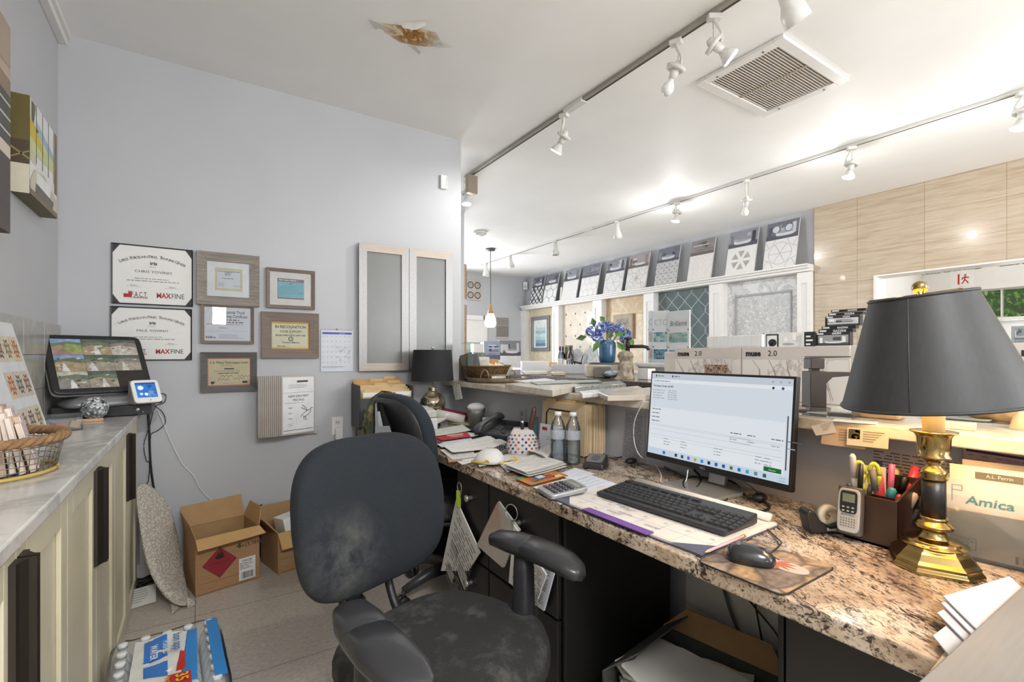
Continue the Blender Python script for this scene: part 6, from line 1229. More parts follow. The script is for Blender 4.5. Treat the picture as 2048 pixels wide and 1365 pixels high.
# big calculator
def calculator(c, rz, w, d, label, body, keym, n, lift=.0):
    t = thing('calculator', label, 'calculator', c, rz); m = M(); m.loft([[(x, y, z+(y+d/2)*.12) for x, y in sup(w*k, d*k, 32, 9)] for k, z in ((.97, 0), (1, .004), (1, .012), (.97, .015))], body, True, False); m.build('body', t, bev=.001)
    m = M(); m.T = MX.Translation((0, 0, .0156)) @ MX.Rotation(math.atan(.12), 4, 'X'); m.T = MX.Translation((0, 0, .0154+d*.06)) @ MX.Rotation(math.atan(.12), 4, 'X'); m.rect(-w*.4, w*.4, d*.22, d*.42, mat('#6f7066', .3), .0004); m.rect(-w*.36, w*.36, d*.25, d*.36, mat('#8b8f7d', .25), .0008); m.build('display', t)
    for r in range(4):
        for k in range(n):
            m = M(); m.T = MX.Translation((0, 0, .0155+d*.06)) @ MX.Rotation(math.atan(.12), 4, 'X'); x = -w*.4+w*.8*(k+.5)/n; y = d*.12-r*d*.145; m.loft([[(x+a*s_, y+b*s_, z) for a, b in sup(w*.8/n*.8, d*.10, 12, 5)] for s_, z in ((1, 0), (.85, .004))], mat('#8a2f2c') if k == 0 and r > 1 else keym, True, False); m.rect(x-.001, x+.001, y-.0018, y+.0018, mat('#c9c9c7'), .0043); m.build('key', t)
    return t
p = on(1128, 992); calculator((p.x, p.y+.01, ZD+.004), R_(-102), .118, .135, 'silver desk calculator with black and red keys', mat('#a9aaac', .35, .4), mat('#2c2c2f', .4), 5)
p = on(1002, 912, .002); calculator((p.x+.02, p.y+.02, ZD+.012), R_(-70), .075, .12, 'small dark calculator half under papers near the pouch', mat('#5d5a55', .4), mat('#242424', .4), 4)
OR = ['#c9762c', '#b8472f', '#3c6f8d', '#d9a24a', '#5f8a54']
def magd(m, pt):
    blk(m, pt, .0, 1, 0, 1, mat('#c07a38', .4), .0007); blk(m, pt, 0, .4, .0, .22, mat('#5d8a5c', .4)); blk(m, pt, .15, .75, .45, .8, mat('#b8472f', .4)); blk(m, pt, .3, .62, .3, .72, mat('#35627c', .4), .0012); blk(m, pt, .38, .56, .36, .62, mat('#d9d6c8', .4), .0015); blk(m, pt, .6, .95, .1, .4, mat('#d99a44', .4)); blk(m, pt, .05, .3, .75, .95, mat('#6b9a64', .4)); blk(m, pt, .7, .9, .7, .9, mat('#d9d0a0', .4))
sheet([(1030, 958), (1098, 938), (1137, 952), (1062, 972)], 'orange and blue illustrated magazine on the desk front', mat('#c07a38', .4), .006, 5, 0, 0, 'magazine', 'magazine', th=.005, deco=magd)
q = [(1010, 935), (1075, 915), (1132, 932), (1055, 953)]
for i in range(5):
    s_ = random.Random(i).uniform(-3, 3); sheet([(u+s_-i*.6, v+2-i*2.2) for u, v in q], ['lowest printed letter of the stack beside the bottles', 'second letter from the bottom of the stack beside the bottles', 'middle letter of the stack beside the bottles', 'fourth letter of the stack beside the bottles', 'top printed letter of the stack beside the bottles'][i], PAPER if i % 2 else PAPER2, .012+i*.0035, i, 9 if i == 4 else 2, .002, 'letter', 'paper', grp='letters stacked beside the bottles')
sheet([(955, 905), (1045, 902), (1062, 915), (958, 934)], 'white envelope under the respirator mask', PAPER, .006, 6, 0, .0, 'envelope', 'envelope'); sheet([(1000, 908), (1050, 900), (1070, 912), (1000, 926)], 'white paper right of the respirator mask', PAPER2, .008, 6, 0, .002)
sheet([(1055, 905), (1098, 893), (1102, 912), (1085, 920)], 'crumpled folded white paper leaning before the file holder', PAPER, .025, 7, 3, .02, 'folded_paper'); sheet([(885, 893), (978, 872), (1012, 893), (905, 908)], 'wide white sheet on the papers behind the mask', PAPER, .014, 8, 3, .006); sheet([(880, 900), (945, 890), (950, 915), (905, 920)], 'printed label sheet at the left desk edge', PAPER2, .006, 9, 8)
sheet([(890, 905), (915, 898), (925, 922), (898, 925)], 'photo printed page corner at the left desk edge', mat('#b58f76', .6), .004, 10, 5, ink=mat('#7d5a48')); sheet([(868, 885), (940, 875), (950, 884), (885, 896)], 'white letter behind the chair at the desk edge', PAPERB, .010, 11, 4)
def redd(m, pt): blk(m, pt, 0, 1, 0, 1, mat('#b0272b', .5), .0007); blk(m, pt, .35, .85, .25, .45, mat('#e0b0aa', .5), .0012); blk(m, pt, .4, .8, .55, .7, mat('#d99a94', .5), .0012)
sheet([(862, 872), (933, 864), (942, 874), (885, 882)], 'red flyer with pale lettering between the white papers', mat('#b0272b', .5), .018, 12, 0, 0, 'flyer', 'flyer', deco=redd); sheet([(855, 862), (925, 850), (942, 862), (868, 874)], 'pale green form sheet above the red flyer', mat('#cfd3c9', .7), .022, 13, 5, .002); sheet([(842, 868), (870, 864), (885, 885), (860, 890)], 'dark red booklet under the papers near the chair', mat('#7a2b2e', .5), .015, 14, 0, 0, 'booklet', 'booklet', th=.008)
sheet([(905, 918), (960, 905), (985, 916), (925, 930)], 'white sheet corner lying left of the mask', PAPER, .003, 31, 5); sheet([(1000, 930), (1070, 915), (1085, 925), (1015, 945)], 'white sheet poking out under the letter stack', PAPERB, .004, 32, 2); sheet([(900, 862), (960, 852), (985, 866), (925, 878)], 'white printed sheet behind the red flyer', PAPER, .012, 33, 5, .003); sheet([(955, 886), (1000, 878), (1030, 892), (985, 900)], 'white sheet beside the small dark calculator', PAPER2, .008, 34, 3); sheet([(1112, 950), (1150, 936), (1190, 948), (1150, 962)], 'white paper corner between magazine and bottles', PAPERB, .0045, 35, 3)
# notepad with rolled end, tray, pencils
p = on(862, 853); one(M().box(-.11, .11, -.14, .14, 0, .012, PAPER), 'notepad', 'thick white notepad with a rolled dark tipped end by the chair', 'notepad', (p.x-.03, p.y, ZD+.03), (0, R_(-4), R_(-40)), bev=.002)
p = on(902, 846); t = thing('rolled_magazine', 'rolled white magazine with a dark blue core end', 'magazine', (p.x-.02, p.y, ZD+.055), R_(60)); M().tube([(-.10, 0, 0), (.08, 0, 0)], .022, PAPER, 16).build('roll', t); M().tube([(.079, 0, 0), (.084, 0, 0)], .018, mat('#31334f'), 14).build('core', t)
p = on(948, 850); t = thing('stationery_tray', 'beige tray board with green pencils on the desk back', 'tray', (p.x, p.y+.02, ZD+.0005), R_(-70)); M().box(-.15, .15, -.08, .08, 0, .018, mat('#b5ad98', .6)).build('board', t, bev=.003)
for i, (c_, lb) in enumerate((('#a8b83c', 'lime green pencil lying on the beige tray'), ('#c9c444', 'yellow green pencil beside the lime one on the tray'), ('#c98a3a', 'orange pencil at the back of the beige tray'))):
    q = thing('pencil', lb, 'pencil', (p.x+.005*i, p.y-.0+.022*i, ZD+.0235), R_(-62+14*i), 'pencils on the beige tray'); M().tube([(-.08, 0, 0), (.07, 0, 0)], .004, mat(c_, .5), 6).build('shaft', q); M().tube([(.07, 0, 0), (.084, 0, 0)], [.004, .0006], mat('#d3b48c'), 6).build('tip', q)
# black keyboard beneath, phone
p = on(960, 872); t = thing('spare_keyboard', 'black keyboard half buried by papers before the phone', 'keyboard', (p.x+.04, p.y+.08, ZD+.0005), R_(-80)); M().box(-.2, .2, -.07, .07, 0, .016, PLASTIC).build('case', t, bev=.003); m = M()
for r in range(5):
    for i in range(20): m.box(-.19+i*.019, -.174+i*.019, -.06+r*.024, -.042+r*.024, .016, .02, KEY)
m.build('keys', t)
p = on(1000, 868); t = thing('desk_phone', 'black corded desk phone with its handset resting on the left', 'phone', (1.42, 2.31, ZD+.0005), R_(-68)); PH = mat('#2c2d30', .35, var=.05); m = M(); m.add([(-.11, -.10, 0), (.12, -.10, 0), (.12, .11, 0), (-.11, .11, 0), (-.11, -.10, .025), (.12, -.10, .025), (.12, .11, .08), (-.11, .11, .08)], [(3, 2, 1, 0), (4, 5, 6, 7), (0, 1, 5, 4), (1, 2, 6, 5), (2, 3, 7, 6), (3, 0, 4, 7)], PH); m.build('base', t, bev=.008)
def sl_(x, y, o=0): return (x, y, .025+(y+.10)/.21*.055+o)
m = M(); m.add([sl_(-.02, .045, .001), sl_(.11, .045, .001), sl_(.11, .1, .001), sl_(-.02, .1, .001)], [(0, 1, 2, 3)], mat('#17181a', .15)); m.build('display', t); m = M()
for r in range(5):
    for k in range(4): x, y = -.01+k*.022, -.085+r*.024; m.loft([[sl_(x+a, y+b) for a, b in sup(.017, .015, 10, 4)], [sl_(x+a*.85, y+b*.85, .004) for a, b in sup(.017, .015, 10, 4)]], mat('#4b4d50', .4), True, False)
m.build('keypad', t); m = M()
for r in range(6): x, y = .1, -.085+r*.02; m.loft([[sl_(x+a, y+b) for a, b in sup(.02, .011, 10, 4)], [sl_(x+a*.85, y+b*.85, .003) for a, b in sup(.02, .011, 10, 4)]], mat('#6a6c6f', .4), True, False)
m.build('line_buttons', t); m = M(); R = []
for f, z, w_, hh in ((-.115, .045, .05, .03), (-.095, .055, .054, .04), (-.06, .072, .036, .026), (0, .09, .034, .024), (.06, .10, .036, .026), (.095, .10, .054, .042), (.115, .095, .05, .03)): R.append([(-.078+a, f+(-.0), z+b) for a, b in sup(w_, hh, 16, 3)])
m.loft(R, mat('#4d4f53', .3)); m.build('handset', t); cord('phone_cord', [tuple(V((1.36, 2.3, ZD+.06))), tuple(on(1010, 868, .08)), tuple(on(1000, 862, .09)), tuple(on(1020, 852, .07))], .003, BLACK, 'curled black phone cord across the key pad')
# pouch with brush and nail polish
p = on(1042, 898); t = thing('polka_dot_pouch', 'small white pouch with colourful dots and a grey side', 'pouch', (1.245, 1.83, ZD+.0005), R_(-34)); m = M(); POU = mat('#cfc6c2', .8); m.loft([[(x*k, y*k2, z) for x, y in sup(.15, .10, 32, 2.4)] for k, k2, z in ((.85, .8, 0), (1, 1, .02), (1, .98, .05), (.85, .75, .085), (.62, .35, .115), (.55, .12, .122))], POU); m.build('fabric_body', t); m = M(); random.seed(6); DC = ['#3f5a8d', '#b8583a', '#4d8a7a', '#6b4a7d', '#2f3a5a', '#c08a4a']
for r in range(6):
    for k in range(9):
        a = -pi*.95+k*pi*.9/8+(.16 if r % 2 else 0); kz = [(1, 1, .022), (1, 1, .037), (1, .985, .052), (.945, .9, .065), (.88, .8, .078), (.78, .62, .093)][r]; x, y = cos(a)*.0765*kz[0], sin(a)*.0515*kz[1]
        x = math.copysign(abs(cos(a))**(2/2.4), cos(a))*.0755*kz[0]; y = math.copysign(abs(sin(a))**(2/2.4), sin(a))*.0505*kz[1]; m.sph((x, y, kz[2]), (.0055, .0035, .0055), mat(DC[(r*2+k) % 6], .7), 8, 6)
m.build('dots', t); M().cb((.0, 0, .124), (.085, .006, .006), mat('#8f8a88')).build('zipper', t)
for nm, dx, h_, r_, c1, c2, lb in (('hair_brush', .028, .15, .013, '#4a2f26', None, 'dark brown brush handle standing in the polka dot pouch'), ('nail_polish', -.002, .085, .009, '#3a302e', '#b9b9bb', 'small dark bottle with a silver cap at the pouch')):
    q = thing(nm, lb, 'brush' if nm == 'hair_brush' else 'bottle', (1.245+dx*.9, 1.83-dx*.5, ZD+.075), (R_(6), R_(8 if nm == 'hair_brush' else -3), 0)); M().lathe([(r_*.7, 0), (r_, h_*.2), (r_, h_*.55), (r_*.9, h_*.9), (r_*.5, h_)], mat(c1, .4), 14).build('handle' if nm == 'hair_brush' else 'bottle', q)
    if c2: M().lathe([(r_*.9, h_*.62), (r_*.9, h_*.98), (r_*.5, h_)], mat(c2, .25, .8), 12).build('cap', q)
# white respirator mask
p = on(975, 915, .03); t = thing('respirator_mask', 'white cup respirator mask with yellow elastic straps', 'mask', (p.x+.01, p.y+.0, ZD+.01), R_(-60)); m = M(); m.loft([[(x*k, y*k+oy, z) for x, y in sup(.13, .11, 28, 2.3)] for k, oy, z in ((1, 0, 0), (.97, 0, .012), (.8, .004, .035), (.5, .008, .05), (.1, .01, .056))], mat('#d6d3d0', .85), True); m.build('cup', t); m = M(); YL = mat('#d6b53c', .6); m.tube([(.06, -.03, .004), (.08, -.05, .01), (.10, -.03, .012), (.12, -.05, .01), (.14, -.02, .02), (.12, .0, .03), (.10, -.01, .02)], .0035, YL, 6, 6); m.tube([(-.06, -.03, .006), (-.05, -.06, .008), (.0, -.07, .01), (.02, -.06, .02), (.03, -.055, .012)], .0035, YL, 6, 6); m.build('straps', t); m = M(); m.lines(-.02, .03, -.005, .02, 4, INKL, .002, .0575); m.build('print', t)
# file holder with folders
fh = thing('file_holder', 'black wire file holder full of manila folders under the bar', 'file holder', (1.425, 1.77, ZD+.0005), 0); m = M()
for x, z in ((-.012, .2), (.146, .17)): m.tube([(x, -.13, .0), (x, -.12, z-.02), (x, -.10, z), (x, .08, z), (x, .10, z-.02), (x, .11, 0)], .004, BLACK, 6)
for y in (-.12, .10): m.tube([(-.012, y, .004), (.146, y, .004)], .004, BLACK, 6)
m.build('wire_frame', fh); random.seed(15)
for i in range(15):
    hh = .222+random.uniform(-.008, .006); q = thing('manila_folder', 'front manila folder with black wire across it, in the holder under the bar' if i == 0 else 'manila folder standing in the black wire holder behind the front one', 'folder', (0, 0, 0), 0, None if i == 0 else 'manila folders in the wire holder'); q.matrix_world = MX.Translation((1.426+i*.0088, 1.77+random.uniform(-.006, .006), ZD+.009)) @ MX.Rotation(R_(-90+random.uniform(-1, 1)), 4, 'Z') @ MX.Rotation(R_(-2+i*.1), 4, 'X')
    M().box(-.155, .155, -.0022, .0022, 0, hh, MANILA if i % 3 else mat('#cfb791', .8)).build('cover', q, bev=.001); tx = -.13+(i*.067) % .2; M().box(tx, tx+.07, -.0011, .0011, hh-.001, hh+.012, mat('#d3b27c', .8)).build('tab', q)
q = thing('white_envelope', 'white envelope with a red logo standing before the manila folders', 'envelope', (0, 0, 0)); q.matrix_world = MX.Translation((1.392, 1.80, ZD+.001)) @ MX.Rotation(R_(-90), 4, 'Z') @ MX.Rotation(R_(-6), 4, 'X'); M().box(-.11, .11, -.001, .001, 0, .125, PAPERB).build('paper', q); m = M(); m.T = MX.Translation((0, -.0014, 0)) @ MX.Rotation(pi/2, 4, 'X'); m.rect(-.09, -.05, .095, .11, RED, .0004); m.rect(.03, .055, .095, .112, RED, .0004); m.lines(-.05, .04, .05, .07, 2, INKL, .003); m.build('print', q)
one(M().box(-.006, .006, -.016, .016, 0, .15, mat('#2f5a5e', .5)), 'teal_booklet', 'teal booklet standing left of the file holder', 'booklet', (1.40, 1.955, ZD+.0005), (0, R_(4), R_(40)), bev=.002)
one(M().box(-.008, .008, -.002, .002, 0, .23, WHITE), 'white_strip_sample', 'slim white strip leaning left of the manila folders', 'sample', (1.44, 1.95, ZD+.0005), (R_(-10), R_(2), R_(-50)))
# water bottles
WATER = m_glass('bottle_water', '#e4ecf0', .03, 1, '#ffffff', 1.33, '#b9c4c9', .12)
def bottle(u, v, label):
    p = on(u, v); t = thing('water_bottle', label, 'bottle', (p.x, p.y, ZD+.0005)); pr = [(.028, 0), (.0315, .006)]
    for i in range(9): z = .016+i*.0125; pr += [(.0318, z), (.0303, z+.006)]
    pr += [(.0318, .135), (.031, .15), (.025, .172), (.0135, .192), (.013, .203)]; M().lathe(pr, PET, 28).build('bottle', t); M().lathe([(.0265, .003)]+[(r-.0018, z) for r, z in pr[2:12]]+[(.029, .098)], WATER, 24).build('water', t); M().lathe([(.0148, .2), (.0148, .215), (.0135, .2165)], mat('#e6e6e4', .4), 20).build('cap', t); M().lathe([(.0322, .104), (.0322, .142)], m_glass('label_film', '#f0f2f4', .15, 1, '#ffffff', 1.3, '#c9cdd2', .55), 28, caps=False).build('label', t)
    m = M(); random.seed(int(u))
    for i in range(26):
        a = random.uniform(0, 6.28); z = random.choice([.11, .117, .124, .131]); m.add([(.0326*cos(a+k), .0326*sin(a+k), z+dz_) for dz_ in (0, .004) for k in ((0, .12) if dz_ == 0 else (.12, 0))], [(0, 1, 2, 3)], random.choice([BLUEINK, INKL, mat('#8d9fc0')]))
    m.build('label_print', t)
bottle(1116, 926, 'left clear water bottle in front of the file holder'); bottle(1146, 928, 'right clear water bottle in front of the file holder')
# black speaker puck
p = on(1187, 938); t = thing('speaker_puck', 'small black wedge speaker with a grey round dial', 'speaker', (p.x+.02, p.y+.01, ZD+.0005), R_(-60)); m = M(); m.add([(-.045, -.04, 0), (.045, -.04, 0), (.045, .045, 0), (-.045, .045, 0), (-.04, -.036, .022), (.04, -.036, .022), (.04, .04, .05), (-.04, .04, .05)], [(3, 2, 1, 0), (4, 5, 6, 7), (0, 1, 5, 4), (1, 2, 6, 5), (2, 3, 7, 6), (3, 0, 4, 7)], PLASTIC); m.build('body', t, bev=.006); m = M(); m.T = MX.Translation((0, .004, .0375)) @ MX.Rotation(math.atan(.37), 4, 'X'); m.prism(sup(.07, .066, 24, 6), 0, .001, mat('#8d8d8d', .3, .5)); m.prism(sup(.036, .036, 24, 2), .001, .003, mat('#6f7072', .3, .4)); m.build('dial', t)
# drum lamp with mercury glass base
t = thing('drum_shade_lamp', 'table lamp with black drum shade and mercury glass base at the bar end', 'lamp', (1.325, 3.03, ZD+.0005)); MG = m_voro('mercury_glass', ['#b9ad93', '#8d8069', '#d6ccb5', '#a3967d', '#c9bda3'], 30, .12, '#a3967d', .02); MG.node_tree.nodes['Principled BSDF'].inputs['Metallic'].default_value = .85
m = M(); m.lathe([(.05, 0), (.055, .01), (.05, .03), (.04, .045), (.05, .06), (.078, .09), (.088, .125), (.082, .16), (.06, .19), (.034, .21), (.026, .225), (.03, .235), (.022, .245)], MG, 32); m.build('glass_base', t); M().lathe([(.006, .245), (.006, .5), (.012, .505), (.001, .515)], SILVER, 10).build('stem', t); m = M(); n_ = 48; DS = mat('#1d1d20', .75); m.loft([ring(.142, .285), ring(.128, .492)], DS, False); m.loft([ring(.126, .492), ring(.14, .285)], mat('#c9c4b8'), False)
m.add([tuple(q) for q in ring(.127, .49)], [tuple(range(n_))], DS) if False else None
n_ = 64; m.build('drum_shade', t)
# printer and file box on the desk corner
p = on(800, 845); t = thing('printer', 'white and grey desktop printer behind the second chair', 'printer', (1.02, 2.82, ZD+.0005), R_(-12)); M().box(-.2, .2, -.15, .15, 0, .085, WHITE).build('lower_body', t, bev=.008); M().box(-.195, .195, -.145, .145, .088, .13, mat('#d3d0cb', .5)).build('scanner_lid', t, bev=.006); M().box(-.1, .16, -.12, .1, .131, .138, mat('#c9c6c0')).build('lid_panel', t, bev=.002); m = M(); m.box(.03, .09, -.1515, -.15, .05, .056, INKL); m.build('maker_logo', t)
one(M().prism(sup(.05, .03, 18, 2.5), 0, .012, mat('#cdbfb0')), 'small_soap_dish', 'small beige stone on top of the printer', 'stone', (1.10, 2.76, ZD+.1395))
t = thing('file_box', 'black stepped file box with tan folders behind the printer', 'file box', (1.0, 3.09, ZD+.0005), R_(-4)); m = M(); m.box(-.17, .17, -.12, .13, 0, .012, BLACK).box(-.17, -.164, -.12, .13, .012, .27, BLACK).box(.164, .17, -.12, .13, .012, .26, BLACK).box(-.164, .164, -.12, -.115, .012, .19, mat('#3a3a3b', .5)).box(-.164, .164, .0, .005, .012, .22, BLACK).box(-.164, .164, .125, .13, .012, .28, BLACK); m.build('box', t)
for i in range(7): 
    y = -.1+i*.035; hh = .215+i*.012; q = thing('tan_folder', ['front tan folder with white and red tabs in the black file box', 'second tan folder in the black file box', 'third tan folder in the black file box', 'fourth tan folder in the black file box', 'fifth tan folder in the black file box', 'sixth tan folder in the black file box', 'rear tan folder with scribbled tab in the black file box'][i], 'folder', (1.0+.0*y, 3.09+y, ZD+.0135), R_(-4), 'tan folders in the black file box'); M().box(-.155, .155, -.0015, .0015, 0, hh, mat('#c99f66' if i > 3 else '#d6bd92', .8)).build('cover', q); M().box(-.14+(i*.097) % .2, -.06+(i*.097) % .2, -.0015, .0015, hh, hh+.012, mat('#d9b57e', .8)).build('tab', q)
    if i == 0: M().box(-.15, .15, -.004, -.002, hh-.03, hh-.005, WHITE).box(.03, .05, -.0046, -.004, hh-.028, hh-.008, RED).build('tab_labels', q)
# rolls, tub
for u, v, c_, lb, L_ in ((905, 842, '#d3cfc8', 'rolled white paper beside the mercury glass lamp', .13), (925, 835, '#7a2a3a', 'rolled dark red paper behind the white roll', .12)):
    p = on(u, v); q = thing('paper_roll', lb, 'paper roll', (1.415 if c_[1] == 'd' else 1.485, 2.87 if c_[1] == 'd' else 2.93, ZD+.045), (0, R_(12), R_(-38))); m = M(); m.T = MX.Rotation(pi/2, 4, 'Y'); m.lathe([(.026, -L_), (.03, -L_+.002), (.03, L_*.5), (.012, L_*.5), (.012, -L_*.2)], mat(c_, .8), 20, caps=False); m.build('roll', q)
p = on(950, 842); t = thing('plastic_tub', 'clear plastic tub with white contents at the desk back', 'tub', (1.50, 2.74, ZD+.0005)); M().lathe([(.05, 0), (.06, .11), (.062, .115)], PET, 24).build('tub', t); M().lathe([(.046, .004), (.052, .08), (.03, .1)], mat('#d9d8d3', .7), 20).build('contents', t); M().sph((0, 0, .12), (.06, .05, .03), mat('#dcdad6', .6), 16, 8).build('bag', t)
one(M().lathe([(.028, 0), (.032, .06), (.03, .062)], mat('#cfcdc4', .5), 18), 'small_white_jar', 'small white jar right of the plastic tub', 'jar', (1.53, 2.65, ZD+.0005))
# price tag hanging at the bar end
q = [at(u, v, x=1.49) for u, v in ((905, 773), (919, 769), (925, 798), (911, 801))]; m = M(); e = V((.0015, 0, 0)); m.loft([[tuple(k) for k in q], [tuple(k+e) for k in q]], PAPER, True, False); t = one(m, 'price_tag', 'white price tag hanging from the bar end by the drum lamp', 'tag'); m = M(); a, b, c, d = q
for i in range(6): m.add([tuple(a+(b-a)*s+(d-a)*r+V((-.001, 0, 0))) for s, r in ((.15, .1+i*.13), (.7-.2*(i % 2), .1+i*.13), (.7-.2*(i % 2), .125+i*.13), (.15, .125+i*.13))], [(0, 1, 2, 3)], INKL if i else INK)
m.build('print', t)
p = on(1035, 850); 
t = thing('desk_outlet', 'grey wall outlet on the half wall behind the phone', 'outlet', (XHW-.001, at(1046, 835, x=XHW).y, at(1046, 835, x=XHW).z), WX); M().box(-.036, .036, -.058, .058, 0, .006, mat('#b0b2b8')).build('cover_plate', t, bev=.003); m = M(); m.rect(-.012, .012, .008, .034, INKL, .0066).rect(-.012, .012, -.034, -.008, INKL, .0066); m.build('sockets', t)
# ================================================================== UNDER THE DESK
t = thing('document_box', 'dark cardboard box stuffed with old papers under the desk', 'box', (1.24, .915, 0.0), R_(10)); CK = mat('#4a4a42', .8, var=.15); m = M(); w, d, h = .40, .36, .25
m.box(-d/2, d/2, -w/2, -w/2+.006, 0, h, CK).box(-d/2, d/2, w/2-.006, w/2, 0, h, CK).box(-d/2, -d/2+.006, -w/2, w/2, 0, h-.02, CK).box(d/2-.006, d/2, -w/2, w/2, 0, h, CK).box(-d/2, d/2, -w/2, w/2, .0, .006, CK); m.build('walls', t)
for pts, mt in (([(-d/2, w/2, h), (d/2, w/2, h), (d/2, w/2-.09, h+.07), (-d/2+.06, w/2-.09, h+.07)], CK), ([(d/2, w/2, h), (d/2, -w/2, h), (d/2+.05, -w/2+.06, h+.06), (d/2+.05, w/2-.06, h+.06)], CARDI), ([(-d/2, -w/2, h), (d/2, -w/2, h), (d/2, -w/2-.06, h+.06), (-d/2, -w/2-.06, h+.06)], CARD)):
    m = M(); P = [V(p) for p in pts]; n = (P[1]-P[0]).cross(P[2]-P[0]).normalized()*.004; m.loft([[tuple(p) for p in P], [tuple(p+n) for p in P]], mt, True, False); m.build('flap', t)
random.seed(31)
for i in range(12):
    z = .115+i*.014; m = M(); a = random.uniform(-.12, .12); q = thing('old_paper_sheaf', ['lowest', 'second lowest', 'third', 'fourth', 'fifth', 'sixth', 'seventh', 'eighth', 'ninth', 'third from top', 'second from top', 'topmost'][i]+' sheaf of worn paper in the dark box under the desk', 'paper', (1.215+random.uniform(-.02, .02), .915+random.uniform(-.02, .02), z), (R_(random.uniform(-3, 3)), R_(random.uniform(-4, 2)), R_(10)+a*1.6), 'paper sheaves in the dark box'); 
    m = M(); R = []
    for k in range(8): y = -.16+k*.045; R.append([(-.12+.006*sin(k*2.3+i), y, .012*sin(k*1.3+i)), (-.05, y+.006*sin(i), .006*sin(k*1.9+i*2)), (.05, y, .008*sin(k*1.4+i)), (.11, y, .004*sin(k*2+i))])
    m.loft(R, random.choice([PAPER2, PAPERB, mat('#cdc5b4', .8), mat('#c4b699', .8)]), False, True, False); m.loft([[(x, y, zz-.010) for x, y, zz in r] for r in R][::-1], PAPER2, False, True, False); m.loft([[r[0] for r in R], [(x, y, zz-.010) for x, y, zz in [r[0] for r in R]]], PAPER2, False, False, False); m.build('sheets', q)
one(M().box(-.003, .003, -.12, .12, 0, .2, mat('#b59f80', .8)), 'tan_file_folder', 'tan folder standing behind the dark paper box', 'folder', (1.45, 1.02, .1), (R_(8), R_(12), R_(10)))
one(M().box(XHW-.008, XHW-.001, .53, 1.2, 0, ZD-.04, TRIMP), 'kneehole_bright_panel', 'added off white panel lightening the dark kneehole wall', 'board')  # pale panel added so the shaded kneehole wall reads brighter
t = thing('brown_carton', 'brown carton with handwriting under the desk at the bottom edge', 'box', (1.19, .56, 0), R_(4)); M().box(-.19, .19, -.012, .06, 0, .27, CARD).build('walls', t); M().add([(-.19, .06, .27), (.19, .06, .27), (.2, .10, .36), (-.16, .10, .36)], [(0, 1, 2, 3)], CARDI).build('flap', t)
m = M(); m.T = MX.Translation((-.1905, .025, .2)) @ MX.Rotation(-pi/2, 4, 'Z') @ MX.Rotation(pi/2, 4, 'X'); m.text('Avonna', .035, INK, 0, 0, .0004, sh=.2); m.build('handwriting', t)
cord('grey_cable', [tuple(at(1447, 1178, x=1.56)), tuple(at(1460, 1220, x=1.55)), tuple(at(1480, 1270, x=1.55)), tuple(at(1508, 1330, x=1.56))], .006, mat('#5a5854'), 'thick grey cable hanging down the kneehole wall'); cord('thin_black_cable', [tuple(at(1497, 1200, x=1.55)), tuple(at(1520, 1228, x=1.55)), tuple(at(1548, 1262, x=1.55)), tuple(at(1570, 1295, x=1.55))], .003, BLACK, 'thin black cable slanting right across the kneehole wall'); cord('thin_black_cable', [tuple(at(1510, 1205, x=1.54)), tuple(at(1517, 1245, x=1.54)), tuple(at(1527, 1290, x=1.54)), tuple(at(1545, 1315, x=1.54))], .003, BLACK, 'thin black cable dropping in the middle of the kneehole'); cord('tan_cable', [tuple(at(1545, 1322, x=1.5)), tuple(at(1505, 1302, x=1.48)), tuple(at(1470, 1303, x=1.47)), tuple(at(1465, 1315, x=1.47)), tuple(at(1490, 1335, x=1.47)), tuple(at(1530, 1340, x=1.5))], .004, mat('#8b6f55'), 'tan cord looped above the brown carton')
